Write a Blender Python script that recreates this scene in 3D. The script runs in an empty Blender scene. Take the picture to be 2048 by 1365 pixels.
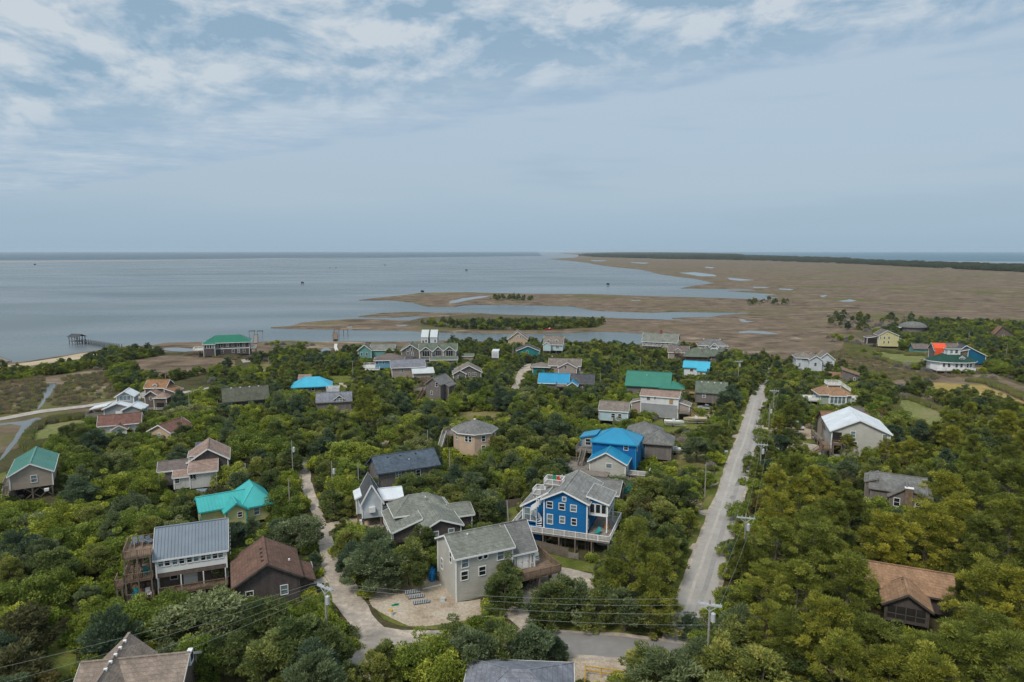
import bpy, math, random
import numpy as np
from mathutils import Vector, Matrix, geometry, noise as mnoise

R = math.radians
scene = bpy.context.scene
col = scene.collection

# ------------------------------------------------------------------ camera
FPX, CAMH = 1365.3, 50.0                       # focal length in photo pixels (2048 wide), camera height in metres
PITCH = math.atan((682.5 - 502.0) / FPX)
CP, SP = math.cos(PITCH), math.sin(PITCH)
cam = bpy.data.cameras.new('camera')
cam.sensor_width = 36.0
cam.lens = 36.0 * FPX / 2048.0
cam.clip_start, cam.clip_end = 1.0, 200000.0
cam_ob = bpy.data.objects.new('camera', cam)
cam_ob.location = (0, 0, CAMH)
cam_ob.rotation_euler = (math.pi / 2 - PITCH, 0, 0)
col.objects.link(cam_ob)
scene.camera = cam_ob

# ------------------------------------------------------------------ sky, sun, exposure
SUN_EL, SUN_AZ = R(52), R(215)                 # azimuth clockwise from +Y: the light comes from behind left
world = bpy.data.worlds.new('World')
scene.world = world
world.use_nodes = True
wn, wl = world.node_tree.nodes, world.node_tree.links
wn.clear()


def wnode(t, **k):
    n = wn.new(t)
    for a, b in k.items():
        setattr(n, a, b)
    return n


def wmath(op, a, b=None, clamp=False):
    n = wn.new('ShaderNodeMath'); n.operation = op; n.use_clamp = clamp
    for i, v in enumerate((a, b)):
        if v is None: continue
        if isinstance(v, (int, float)): n.inputs[i].default_value = v
        else: wl.new(v, n.inputs[i])
    return n.outputs[0]


def wramp(fac, stops, interp='EASE'):
    n = wn.new('ShaderNodeValToRGB'); n.color_ramp.interpolation = interp
    e = n.color_ramp.elements
    while len(e) < len(stops): e.new(0.5)
    for el, (p, c) in zip(e, stops):
        el.position = p; el.color = (*c, 1) if isinstance(c, tuple) else (c, c, c, 1)
    wl.new(fac, n.inputs[0])
    return n.outputs[0]


def wnoise(vec, scale, detail=6, rough=.55, dist=0.0):
    n = wn.new('ShaderNodeTexNoise'); n.inputs['Scale'].default_value = scale
    n.inputs['Detail'].default_value = detail; n.inputs['Roughness'].default_value = rough
    n.inputs['Distortion'].default_value = dist
    wl.new(vec, n.inputs['Vector'])
    return n.outputs['Fac']


def wmix(f, a, b, mode='MIX'):
    n = wn.new('ShaderNodeMix'); n.data_type = 'RGBA'; n.blend_type = mode
    for s, v in ((n.inputs[0], f), (n.inputs[6], a), (n.inputs[7], b)):
        if isinstance(v, (int, float)): s.default_value = v
        elif isinstance(v, tuple): s.default_value = (*v, 1)
        else: wl.new(v, s)
    return n.outputs[2]


def wmap(vec, loc=(0, 0, 0), scale=(1, 1, 1), rot=0.0):
    n = wn.new('ShaderNodeMapping'); n.inputs['Location'].default_value = loc
    n.inputs['Scale'].default_value = scale; n.inputs['Rotation'].default_value = (0, 0, rot)
    wl.new(vec, n.inputs['Vector'])
    return n.outputs[0]


sky = wnode('ShaderNodeTexSky', sky_type='NISHITA', sun_disc=False, sun_elevation=SUN_EL, sun_rotation=SUN_AZ)
sky.air_density, sky.dust_density, sky.ozone_density = 1.0, 2.0, 1.0
tc = wnode('ShaderNodeTexCoord')
sep = wnode('ShaderNodeSeparateXYZ'); wl.new(tc.outputs['Generated'], sep.inputs[0])
dz = wmath('MAXIMUM', sep.outputs[2], 0.012)
U, V = wmath('DIVIDE', sep.outputs[0], dz), wmath('DIVIDE', sep.outputs[1], dz)   # the cloud deck as a plane overhead
comb = wnode('ShaderNodeCombineXYZ'); wl.new(U, comb.inputs[0]); wl.new(V, comb.inputs[1])
P2 = comb.outputs[0]
warp = wnoise(P2, 0.9, 3, .5)
# edge of the textured deck: a straight line across the sky, thin veil beyond it
edge = wmath('SUBTRACT', wmath('SUBTRACT', 5.2, wmath('MULTIPLY', U, 0.84)), V)
edge = wmath('ADD', edge, wmath('MULTIPLY', wmath('SUBTRACT', wnoise(wmap(P2, (4, 1, 0)), 1.1, 7, .62), .5), 1.5))
deck = wramp(wmath('ADD', wmath('MULTIPLY', edge, .5), .45, True), [(0.38, 0.0), (0.53, 1.0)])
rim = wramp(wmath('ADD', wmath('MULTIPLY', edge, .5), .45, True), [(0.44, 1.0), (0.95, 0.0)])      # the deck's edge is seen in shade
# lumps with body: noise in direction space, flattened towards the horizon; lit from above left
D3 = tc.outputs['Generated']
n1 = wnoise(wmap(D3, (1.7, .6, .4), (1.0, 1.0, 2.3)), 6.2, 9, .58, .3)
n2 = wnoise(wmap(D3, (1.69, .6, .445), (1.0, 1.0, 2.3)), 6.2, 9, .58, .3)
n3 = wnoise(wmap(D3, (7, 3, 1), (1, 1, 2.4)), 30.0, 7, .66, .5)
shade = wmath('ADD', n1, wmath('MULTIPLY', wmath('SUBTRACT', n1, n2), 2.0))
shade = wmath('ADD', wmath('MULTIPLY', shade, .72), wmath('MULTIPLY', n3, .28))
puff = wramp(shade, [(0.36, (.172, .255, .332)), (0.44, (.218, .294, .366)), (0.50, (.256, .322, .383)), (0.56, (.294, .350, .400)), (0.66, (.362, .402, .434))], 'LINEAR')
# the puffs flatten into a finely rippled sheet with distance
far = wramp(wmath('MULTIPLY', wmath('ADD', V, wmath('MULTIPLY', U, .35)), .1), [(0.30, 0.0), (0.54, 1.0)])
sh_n = wmath('ADD', wmath('MULTIPLY', wnoise(wmap(P2, (2, 5, 0), (.7, 1.0, 1), .6), 1.1, 8, .6, .2), .65), wmath('MULTIPLY', wnoise(wmap(P2, (2, 9, 0), (.6, 1.0, 1), .6), 8.0, 5, .6, .3), .35))
sheet = wramp(sh_n, [(0.36, (.215, .292, .376)), (0.50, (.258, .326, .398)), (0.63, (.318, .370, .422))], 'LINEAR')
cl = wmix(wmath('MULTIPLY', far, .85), puff, sheet)
cl = wmix(wmath('MULTIPLY', rim, .5), cl, (.208, .282, .366))
# thin veil below the edge: pale grey, bluer towards the horizon, with long soft bands
el = wmath('ADD', sep.outputs[2], wmath('MULTIPLY', wmath('SUBTRACT', wnoise(wmap(tc.outputs['Generated'], (0, 0, 2), (1.1, 1.1, 10)), 1.3, 6, .55), .5), .11))
veil = wramp(el, [(0.0, (.205, .288, .362)), (0.045, (.212, .294, .370)), (0.09, (.246, .312, .376)), (0.16, (.256, .324, .390)), (0.26, (.276, .342, .405)), (0.5, (.33, .375, .42)), (1.0, (.38, .405, .43))], 'LINEAR')
clouds = wmix(deck, veil, cl)
lens = wramp(wnoise(wmap(tc.outputs['Generated'], (3.1, 1, .3), (1, 1, 9)), 2.0, 5, .55), [(0.56, 0.0), (0.70, 0.5)])
clouds = wmix(wmath('MULTIPLY', lens, wmath('SUBTRACT', 1.0, deck)), clouds, (.205, .280, .355))
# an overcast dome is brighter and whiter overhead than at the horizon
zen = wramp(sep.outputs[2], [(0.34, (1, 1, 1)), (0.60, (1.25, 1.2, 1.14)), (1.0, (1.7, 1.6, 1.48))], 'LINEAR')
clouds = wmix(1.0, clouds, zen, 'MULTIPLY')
skycol = wmix(1.0, sky.outputs[0], (.075, .075, .075), 'MULTIPLY')
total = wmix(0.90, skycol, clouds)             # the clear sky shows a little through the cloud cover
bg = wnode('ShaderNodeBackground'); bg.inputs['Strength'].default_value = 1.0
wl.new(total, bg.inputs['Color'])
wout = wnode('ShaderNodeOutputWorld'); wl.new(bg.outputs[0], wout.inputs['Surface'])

sun = bpy.data.lights.new('sun', 'SUN')
sun.energy, sun.angle, sun.color = 1.5, R(14), (1.0, .93, .82)
sun_ob = bpy.data.objects.new('sun', sun)
sd = Vector((math.sin(SUN_AZ) * math.cos(SUN_EL), math.cos(SUN_AZ) * math.cos(SUN_EL), math.sin(SUN_EL)))
sun_ob.rotation_euler = (-sd).to_track_quat('-Z', 'Y').to_euler()
sun_ob.location = sd * 300
col.objects.link(sun_ob)

vs = scene.view_settings
vs.view_transform, vs.look, vs.exposure, vs.gamma = 'Standard', 'None', 0.75, 1.0
vs.use_curve_mapping = False
scene.cycles.max_bounces = 6
scene.cycles.diffuse_bounces = 4
scene.cycles.glossy_bounces = 2
scene.cycles.transmission_bounces = 2
scene.cycles.volume_bounces = 1
scene.cycles.use_denoising = True

# ------------------------------------------------------------------ pixel helpers
def ray(px, py):
    x, u = (px - 1024) / FPX, -(py - 682.5) / FPX
    return Vector((x, CP + u * SP, -SP + u * CP))


def W(px, py, z=0.0):                          # photo pixel -> point on the level plane at height z
    d = ray(px, py)
    t = (z - CAMH) / d.z
    return Vector((d.x * t, d.y * t, z))


def PX(p):                                     # world point -> photo pixel
    x, y, z = p[0], p[1], p[2] - CAMH
    yc = y * CP - z * SP
    zc = y * SP + z * CP
    if yc < 1: return None
    return (1024 + FPX * x / yc, 682.5 - FPX * zc / yc)


# ------------------------------------------------------------------ materials
MATS = {}


def nt(m):
    m.use_nodes = True
    return m.node_tree.nodes, m.node_tree.links


def mk(name, c, rough=.75, var=.12, scale=1.2, kind=None, spec=.25, metal=0.0, c2=None, bump=0.0):
    """Principled with procedural variation; kind adds siding laps, shingles, planks or standing seams."""
    if name in MATS: return MATS[name]
    m = bpy.data.materials.new(name); n, l = nt(m)
    b = n['Principled BSDF']
    b.inputs['Roughness'].default_value = rough
    b.inputs['Specular IOR Level'].default_value = spec
    b.inputs['Metallic'].default_value = metal
    t = n.new('ShaderNodeTexCoord')
    def noise(sc, de=5, ro=.6, vec=None, st=None):
        q = n.new('ShaderNodeTexNoise'); q.inputs['Scale'].default_value = sc
        q.inputs['Detail'].default_value = de; q.inputs['Roughness'].default_value = ro
        if st:
            mp = n.new('ShaderNodeMapping'); mp.inputs['Scale'].default_value = st
            l.new(vec or t.outputs['Object'], mp.inputs[0]); l.new(mp.outputs[0], q.inputs['Vector'])
        else: l.new(vec or t.outputs['Object'], q.inputs['Vector'])
        return q.outputs['Fac']
    def mix(f, a, bb, mode='MIX'):
        q = n.new('ShaderNodeMix'); q.data_type = 'RGBA'; q.blend_type = mode
        for s, v in ((q.inputs[0], f), (q.inputs[6], a), (q.inputs[7], bb)):
            if isinstance(v, (int, float)): s.default_value = v
            elif isinstance(v, tuple): s.default_value = (*v, 1)
            else: l.new(v, s)
        return q.outputs[2]
    def ramp(f, stops):
        q = n.new('ShaderNodeValToRGB'); e = q.color_ramp.elements
        while len(e) < len(stops): e.new(.5)
        for el_, (p, cc) in zip(e, stops):
            el_.position = p; el_.color = (cc, cc, cc, 1)
        l.new(f, q.inputs[0]); return q.outputs[0]
    base = mix(ramp(noise(scale), [(.35, 0.0), (.68, 1.0)]), c, c2 or tuple(min(1, v * (1 - 2 * var)) for v in c))
    hgt = None
    if kind in ('shingle', 'shake'):
        br = n.new('ShaderNodeTexBrick')
        br.inputs['Scale'].default_value = 1.0
        br.inputs['Brick Width'].default_value = .42 if kind == 'shingle' else .24
        br.inputs['Row Height'].default_value = .24 if kind == 'shingle' else .28
        br.inputs['Mortar Size'].default_value = .018
        br.inputs['Color1'].default_value = (.72, .72, .72, 1); br.inputs['Color2'].default_value = (1.18, 1.18, 1.18, 1)
        br.inputs['Mortar'].default_value = (.55, .55, .55, 1)
        g = n.new('ShaderNodeSeparateXYZ'); l.new(t.outputs['Object'], g.inputs[0])
        a = n.new('ShaderNodeMath'); a.operation = 'ADD'; l.new(g.outputs[0], a.inputs[0]); l.new(g.outputs[1], a.inputs[1])
        cb = n.new('ShaderNodeCombineXYZ'); l.new(a.outputs[0], cb.inputs[0]); l.new(g.outputs[2], cb.inputs[1])
        l.new(cb.outputs[0], br.inputs['Vector'])
        base = mix(.55, base, mix(1.0, base, br.outputs['Color'], 'MULTIPLY'))
        base = mix(.5, base, mix(1.0, base, ramp(noise(7, 3, .7), [(.3, .55), (.75, 1.35)]), 'MULTIPLY'))
        base = mix(.6, base, mix(1.0, base, ramp(noise(1.0, 4, .6, st=(1.6, 1.6, .25)), [(.3, .62), (.7, 1.22)]), 'MULTIPLY'))
        hgt = br.outputs['Fac']
    elif kind in ('lap', 'board', 'plank'):
        st = {'lap': (.15, .15, 7), 'board': (5, 5, .12), 'plank': (7, .3, .3)}[kind]
        base = mix(.45, base, mix(1.0, base, ramp(noise(1.0, 4, .65, st=st), [(.3, .68), (.7, 1.12)]), 'MULTIPLY'))
        base = mix(.35, base, mix(1.0, base, ramp(noise(.35, 4, .6), [(.3, .7), (.7, 1.1)]), 'MULTIPLY'))
        w_ = n.new('ShaderNodeTexWave'); w_.bands_direction = {'lap': 'Z', 'board': 'X', 'plank': 'X'}[kind]
        w_.wave_profile = 'SAW'; w_.inputs['Scale'].default_value = 1.6
        l.new(t.outputs['Object'], w_.inputs['Vector']); hgt = w_.outputs['Fac']
    elif kind == 'metal':
        base = mix(.5, base, mix(1.0, base, ramp(noise(.5, 5, .6, st=(1, 1, 1)), [(.3, .82), (.7, 1.08)]), 'MULTIPLY'))
    if bump or hgt is not None:
        bp = n.new('ShaderNodeBump'); bp.inputs['Strength'].default_value = bump or .35; bp.inputs['Distance'].default_value = .04
        l.new(hgt if hgt is not None else noise(6, 4, .65), bp.inputs['Height']); l.new(bp.outputs[0], b.inputs['Normal'])
    l.new(base, b.inputs['Base Color'])
    MATS[name] = m
    return m


def leafmat(name, c1, c2, c3, hue=.5, transl=.38):
    """Foliage: colour varies from leaf to leaf, clump to clump (attribute tint) and plant to plant."""
    m = bpy.data.materials.new(name); n, l = nt(m)
    b = n['Principled BSDF']
    at = n.new('ShaderNodeAttribute'); at.attribute_name = 'tint'
    oi = n.new('ShaderNodeObjectInfo')
    def ramp(f, stops):
        q = n.new('ShaderNodeValToRGB'); e = q.color_ramp.elements
        while len(e) < len(stops): e.new(.5)
        for el_, (p, cc) in zip(e, stops):
            el_.position = p; el_.color = (*cc, 1)
        l.new(f, q.inputs[0]); return q.outputs[0]
    a = ramp(at.outputs['Fac'], [(0.05, c1), (.5, c2), (.95, c3)])
    v = ramp(oi.outputs['Random'], [(0, (.62, .66, .70)), (.35, (.86, .9, .92)), (.7, (1.12, 1.06, .95)), (1, (1.38, 1.22, .95))])
    q = n.new('ShaderNodeMix'); q.data_type = 'RGBA'; q.blend_type = 'MULTIPLY'; q.inputs[0].default_value = 1
    l.new(a, q.inputs[6]); l.new(v, q.inputs[7])
    l.new(q.outputs[2], b.inputs['Base Color'])
    b.inputs['Roughness'].default_value = .62
    b.inputs['Specular IOR Level'].default_value = .22
    if transl:
        tr = n.new('ShaderNodeBsdfTranslucent'); l.new(q.outputs[2], tr.inputs['Color'])
        ms = n.new('ShaderNodeMixShader'); ms.inputs[0].default_value = transl
        l.new(b.outputs[0], ms.inputs[1]); l.new(tr.outputs[0], ms.inputs[2])
        l.new(ms.outputs[0], n['Material Output'].inputs['Surface'])
    MATS[name] = m
    return m


def groundmat(name, stops, scale, detail=8, rough=.95, fine=None, stretch=(1, 1, 1), bump=.0, bscale=1.2, dist=.6, patch=None, fs=.75):
    """Ground: a broad patchwork of colours, finer mottling and relief, all in world metres."""
    m = bpy.data.materials.new(name); n, l = nt(m)
    b = n['Principled BSDF']; b.inputs['Roughness'].default_value = rough; b.inputs['Specular IOR Level'].default_value = .1
    g = n.new('ShaderNodeNewGeometry')
    def noise(sc, de, ro=.6, di=0.0, st=(1, 1, 1)):
        mp = n.new('ShaderNodeMapping'); mp.inputs['Scale'].default_value = st
        q = n.new('ShaderNodeTexNoise'); q.inputs['Scale'].default_value = sc; q.inputs['Detail'].default_value = de
        q.inputs['Roughness'].default_value = ro; q.inputs['Distortion'].default_value = di
        l.new(g.outputs['Position'], mp.inputs[0]); l.new(mp.outputs[0], q.inputs['Vector'])
        return q.outputs['Fac']
    def ramp(f, st):
        q = n.new('ShaderNodeValToRGB'); e = q.color_ramp.elements
        while len(e) < len(st): e.new(.5)
        for el_, (p, cc) in zip(e, st):
            el_.position = p; el_.color = (*cc, 1)
        l.new(f, q.inputs[0]); return q.outputs[0]
    def mix(f, a, bb, mode='MIX'):
        q = n.new('ShaderNodeMix'); q.data_type = 'RGBA'; q.blend_type = mode
        for s, v in ((q.inputs[0], f), (q.inputs[6], a), (q.inputs[7], bb)):
            if isinstance(v, (int, float)): s.default_value = v
            elif isinstance(v, tuple): s.default_value = (*v, 1)
            else: l.new(v, s)
        return q.outputs[2]
    c = ramp(noise(scale, detail, .62, dist, stretch), stops)
    if fine:
        f1 = ramp(noise(fine, 5, .7), [(.32, (.55, .55, .55)), (.68, (1.32, 1.32, 1.32))])
        c = mix(fs, c, mix(1.0, c, f1, 'MULTIPLY'))
    for pt in (patch if isinstance(patch, list) else [patch] if patch else []):
        pc, ps, lo, hi = pt[:4]
        pm = ramp(noise(ps, 7, .62, .5, pt[4] if len(pt) > 4 else stretch), [(lo, (0, 0, 0)), (hi, (1, 1, 1))])
        c = mix(pm, c, mix(.5, pc, mix(1.0, pc, ramp(noise(ps * 7, 4, .7), [(.3, (.6, .6, .6)), (.7, (1.35, 1.35, 1.35))]), 'MULTIPLY')))
    l.new(c, b.inputs['Base Color'])
    if bump:
        bp = n.new('ShaderNodeBump'); bp.inputs['Strength'].default_value = bump; bp.inputs['Distance'].default_value = .35
        l.new(noise(bscale, 5, .7), bp.inputs['Height']); l.new(bp.outputs[0], b.inputs['Normal'])
    MATS[name] = m
    return m


# ------------------------------------------------------------------ mesh helpers
class MB:
    """Collects boxes, bars, slabs and tubes; build() links them as ONE mesh object."""
    def __init__(s): s.v, s.f = [], []
    def add(s, vs, fs):
        o = len(s.v); s.v += [tuple(p) for p in vs]; s.f += [tuple(i + o for i in q) for q in fs]; return s
    def box(s, x0, y0, z0, x1, y1, z1):
        return s.add([(x0, y0, z0), (x1, y0, z0), (x1, y1, z0), (x0, y1, z0), (x0, y0, z1), (x1, y0, z1), (x1, y1, z1), (x0, y1, z1)],
                     [(3, 2, 1, 0), (4, 5, 6, 7), (0, 1, 5, 4), (1, 2, 6, 5), (2, 3, 7, 6), (3, 0, 4, 7)])
    def slab(s, poly, t, up=(0, 0, 1)):         # polygon (counter-clockwise from above) with thickness t downwards
        n_ = len(poly); u = Vector(up) * t
        lo = [tuple(Vector(p) - u) for p in poly]
        fs = [tuple(range(n_)), tuple(range(2 * n_ - 1, n_ - 1, -1))]
        fs += [(i, i + n_, (i + 1) % n_ + n_, (i + 1) % n_) for i in range(n_)]
        return s.add(list(poly) + lo, fs)
    def bar(s, p, q, w, h=None):                # box beam from p to q
        p, q = Vector(p), Vector(q); h = h or w
        d = (q - p).normalized()
        a = d.cross(Vector((0, 0, 1)))
        a = Vector((1, 0, 0)) if a.length < 1e-3 else a.normalized()
        c = a.cross(d).normalized()
        a, c = a * w / 2, c * h / 2
        vs_ = [p - a - c, p + a - c, p + a + c, p - a + c, q - a - c, q + a - c, q + a + c, q - a + c]
        return s.add(vs_, [(3, 2, 1, 0), (4, 5, 6, 7), (0, 1, 5, 4), (1, 2, 6, 5), (2, 3, 7, 6), (3, 0, 4, 7)])
    def tube(s, pts, rad, n_=6, cap=True):
        pts = [Vector(p) for p in pts]
        if not isinstance(rad, (list, tuple)): rad = [rad] * len(pts)
        o = len(s.v); vs_ = []
        for i, p in enumerate(pts):
            d = (pts[min(i + 1, len(pts) - 1)] - pts[max(i - 1, 0)]).normalized()
            a = d.cross(Vector((0, 1, 0)) if abs(d.y) < .9 else Vector((1, 0, 0))).normalized(); c = d.cross(a)
            for k in range(n_):
                t = 2 * math.pi * k / n_
                vs_.append(p + (a * math.cos(t) + c * math.sin(t)) * rad[i])
        fs = []
        for i in range(len(pts) - 1):
            for k in range(n_):
                a0, a1 = i * n_ + k, i * n_ + (k + 1) % n_
                fs.append((a0, a1, a1 + n_, a0 + n_))
        if cap: fs += [tuple(range(n_ - 1, -1, -1)), tuple(range(len(vs_) - n_, len(vs_)))]
        return s.add(vs_, fs)
    def cyl(s, x, y, z0, z1, r0, r1=None, n_=10):
        return s.tube([(x, y, z0), (x, y, z1)], [r0, r0 if r1 is None else r1], n_)
    def mesh(s, name, mat):
        me = bpy.data.meshes.new(name); me.from_pydata(s.v, [], s.f); me.update()
        if mat: me.materials.append(mat)
        return me
    def build(s, name, mat, parent=None, loc=None, rz=0.0):
        return mob(name, s.mesh(name, mat), parent, loc, rz)


def mob(name, me, parent=None, loc=None, rz=0.0):
    o = bpy.data.objects.new(name, me); col.objects.link(o)
    if parent is not None: o.parent = parent
    if loc is not None: o.location = loc
    if rz: o.rotation_euler = (0, 0, rz)
    return o


def tag(o, label, cat, group=None, kind=None):
    if label: o['label'] = label
    if cat: o['category'] = cat
    if group: o['group'] = group
    if kind: o['kind'] = kind
    return o


def empty(name, loc, rz=0.0):
    o = bpy.data.objects.new(name, None); o.empty_display_size = .5
    o.location = loc; o.rotation_euler = (0, 0, rz); col.objects.link(o)
    return o

# ------------------------------------------------------------------ ground, water, roads
random.seed(7)
# marsh: brown cordgrass with olive and straw patches
groundmat('marsh', [(.30, (.070, .058, .036)), (.42, (.132, .096, .066)), (.50, (.190, .139, .102)), (.58, (.140, .108, .070)), (.70, (.255, .196, .148))],
          .034, 11, fine=.075, fs=.85, stretch=(1, 1.4, 1), bump=1.0, bscale=.3, dist=1.2,
          patch=[((.112, .110, .040), .011, .53, .62), ((.310, .245, .182), .034, .59, .67, (.7, 2.4, 1)), ((.062, .050, .034), .024, .59, .68, (1, 2.2, 1)), ((.140, .142, .042), .006, .60, .67)])
groundmat('shoal', [(.3, (.25, .235, .225)), (.7, (.32, .295, .28))], .01, 6)
groundmat('forest_floor', [(.35, (.045, .050, .018)), (.5, (.085, .072, .038)), (.65, (.06, .075, .022))], .12, 8, fine=1.6, bump=.8, bscale=1.5)
groundmat('lawn', [(.32, (.075, .098, .018)), (.5, (.125, .145, .032)), (.68, (.185, .165, .060))], .14, 8, fine=2.4, bump=.5, bscale=3.0)
groundmat('lawn_dry', [(.32, (.11, .115, .03)), (.5, (.19, .165, .065)), (.68, (.24, .20, .11))], .16, 8, fine=2.2, bump=.5, bscale=3.0)
groundmat('sand', [(.32, (.30, .225, .155)), (.5, (.42, .345, .265)), (.66, (.50, .43, .35))], .22, 9, fine=3.5, bump=.4, bscale=4.0, patch=((.13, .12, .04), .3, .60, .70))
groundmat('beach_sand', [(.32, (.38, .30, .20)), (.6, (.50, .41, .29))], .1, 8, fine=2.0)
groundmat('gravel', [(.3, (.30, .255, .215)), (.5, (.42, .36, .305)), (.68, (.54, .46, .385))], .20, 9, fine=1.0, bump=.4, bscale=4.0, patch=((.27, .245, .22), .10, .5, .68))
groundmat('asphalt', [(.30, (.325, .302, .285)), (.5, (.36, .335, .315)), (.70, (.40, .37, .345))], .16, 6, fine=.5, fs=.22, stretch=(1.4, .5, 1), bump=.12, bscale=7.0, dist=.1, patch=((.30, .285, .275), .09, .56, .72))
groundmat('asphalt_dark', [(.30, (.21, .20, .195)), (.5, (.235, .224, .216)), (.70, (.265, .25, .24))], .2, 6, fine=.6, fs=.22, bump=.12, bscale=7.0)
groundmat('concrete_lane', [(.30, (.33, .30, .265)), (.6, (.42, .385, .345))], .1, 8, fine=.8)
groundmat('straw_field', [(.30, (.20, .165, .045)), (.48, (.30, .225, .07)), (.66, (.44, .32, .15))], .05, 8, fine=.8, stretch=(.6, 2, 1), bump=.5)
groundmat('reed_ground', [(.32, (.125, .150, .050)), (.5, (.185, .200, .070)), (.66, (.240, .215, .115))], .08, 8, fine=.9, bump=.9)
groundmat('scrub_floor', [(.32, (.07, .062, .035)), (.5, (.12, .098, .062)), (.66, (.09, .09, .035))], .05, 8, fine=.8, bump=.9)


def jitter_poly(pts, amp, seg, seed=0):
    """World polygon -> the same outline with a natural, uneven edge; amp and seg grow with distance."""
    out = []
    n_ = len(pts)
    for i in range(n_):
        a, b = pts[i], pts[(i + 1) % n_]
        d = (b - a).length
        dist = max(60.0, ((a + b) / 2).length)
        sc = max(1.0, dist / 300.0)
        k = max(1, min(60, int(d / (seg * sc))))
        for j in range(k):
            p = a.lerp(b, j / k)
            s_ = max(1.0, p.length / 300.0)
            q = Vector((p.x / (seg * 3 * s_) + seed, p.y / (seg * 3 * s_), 1.7 * seed))
            q2 = q * 3.1
            v = mnoise.noise_vector(q) + mnoise.noise_vector(q2) * .5
            out.append(p + Vector((v.x, v.y, 0)) * amp * s_)
    return out


SHEETS, KEEP = [], []


def sheet(name, pxs, z, mat, amp=.5, seg=2.0, skirt=0.0, world_pts=None, seed=0, kind='structure', label=None):
    if pxs and mat not in ('forest_floor', 'scrub_floor', 'reed_ground'): SHEETS.append((name, pxs, mat not in ('beach_sand', 'pond_water') and not name.startswith(('cross', 'gravel_lane', 'sand_yard')) and not (name in ('lawn', 'driveway') and max(p[1] for p in pxs) > 1140)))
    pts = world_pts or [W(*p) for p in pxs]
    pts = jitter_poly(pts, amp, seg, seed) if amp else pts
    n_ = len(pts)
    vs_ = [(p.x, p.y, z) for p in pts]
    area = sum(vs_[i][0] * vs_[(i + 1) % n_][1] - vs_[(i + 1) % n_][0] * vs_[i][1] for i in range(n_))
    if area < 0: vs_.reverse(); pts.reverse()
    fs = [tuple(range(n_))]
    if skirt:
        c = []
        for i in range(n_):
            t = (Vector(vs_[(i + 1) % n_]) - Vector(vs_[i - 1])); t.z = 0
            t = t.normalized() if t.length > 1e-6 else Vector((1, 0, 0))
            nrm = Vector((t.y, -t.x, 0)) * (skirt * .8)
            c.append((vs_[i][0] + nrm.x, vs_[i][1] + nrm.y, z - skirt))
        vs_ += c
        fs += [(i, i + n_, (i + 1) % n_ + n_, (i + 1) % n_) for i in range(n_)]
    me = bpy.data.meshes.new(name); me.from_pydata(vs_, [], fs); me.update()
    me.materials.append(MATS[mat])
    o = mob(name, me); o['kind'] = kind
    if label: o['label'] = label
    return o


# water: one sheet to the horizon
def water_material(name, deep, rough, bscale, bstr):
    m = bpy.data.materials.new(name); n, l = nt(m); b = n['Principled BSDF']
    g = n.new('ShaderNodeNewGeometry')
    def noise(sc, de, st=(1, 1, 1), di=0.0):
        mp = n.new('ShaderNodeMapping'); mp.inputs['Scale'].default_value = st
        q = n.new('ShaderNodeTexNoise'); q.inputs['Scale'].default_value = sc; q.inputs['Detail'].default_value = de
        q.inputs['Distortion'].default_value = di
        l.new(g.outputs['Position'], mp.inputs[0]); l.new(mp.outputs[0], q.inputs['Vector']); return q.outputs['Fac']
    def ramp(f, st):
        q = n.new('ShaderNodeValToRGB'); e = q.color_ramp.elements
        while len(e) < len(st): e.new(.5)
        for el_, (p, cc) in zip(e, st):
            el_.position = p; el_.color = (*cc, 1)
        l.new(f, q.inputs[0]); return q.outputs[0]
    l.new(ramp(noise(.0035, 7, (1, 2.5, 1), .8), [(.32, deep[0]), (.5, deep[1]), (.7, deep[2])]), b.inputs['Base Color'])
    # wind streaks change the roughness, so bands of the water catch the sky differently
    l.new(ramp(noise(.004, 6, (.5, 1.6, 1), 1.0), [(.35, (rough * .85,) * 3), (.65, (rough * 1.2,) * 3)]), b.inputs['Roughness'])
    b.inputs['IOR'].default_value = 1.333
    b.inputs['Specular IOR Level'].default_value = .5
    bp = n.new('ShaderNodeBump'); bp.inputs['Strength'].default_value = bstr; bp.inputs['Distance'].default_value = .4
    l.new(noise(bscale, 5, (1, 1.8, 1)), bp.inputs['Height']); l.new(bp.outputs[0], b.inputs['Normal'])
    MATS[name] = m


water_material('sound_water', ((.060, .085, .093), (.094, .120, .127), (.150, .168, .172)), .26, .6, .35)
water_material('sea_water', ((.018, .056, .082), (.023, .066, .094), (.030, .076, .106)), .42, .5, .3)
water_material('ocean_water', ((.030, .100, .150), (.036, .112, .165), (.044, .125, .18)), .42, .5, .3)
water_material('pond_water', ((.070, .085, .085), (.090, .105, .105), (.11, .12, .12)), .10, .8, .12)
me = bpy.data.meshes.new('water')
B_ = 40000.0
me.from_pydata([(-B_, -2000, -.45), (B_, -2000, -.45), (B_, B_, -.45), (-B_, B_, -.45)], [], [(0, 1, 2, 3)])
me.materials.append(MATS['sound_water'])
tag(mob('water', me), None, None, kind='structure')

for nm_, mt_, q_ in (('open_sea', 'sea_water', [(-38000, 4100), (-2600, 3700), (-1500, 4300), (-700, 5300), (300, 6800), (1400, 38000), (-38000, 38000)]), ('ocean', 'ocean_water', [(1700, 9000), (1500, 4600), (1900, 3600), (4200, 2200), (9000, 1500), (38000, 1500), (38000, 38000), (2600, 38000)])):
    me = bpy.data.meshes.new(nm_); me.from_pydata([(a, b_, -.40) for a, b_ in q_], [], [tuple(range(len(q_)))]); me.materials.append(MATS[mt_]); tag(mob(nm_, me), None, None, kind='structure')

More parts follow.
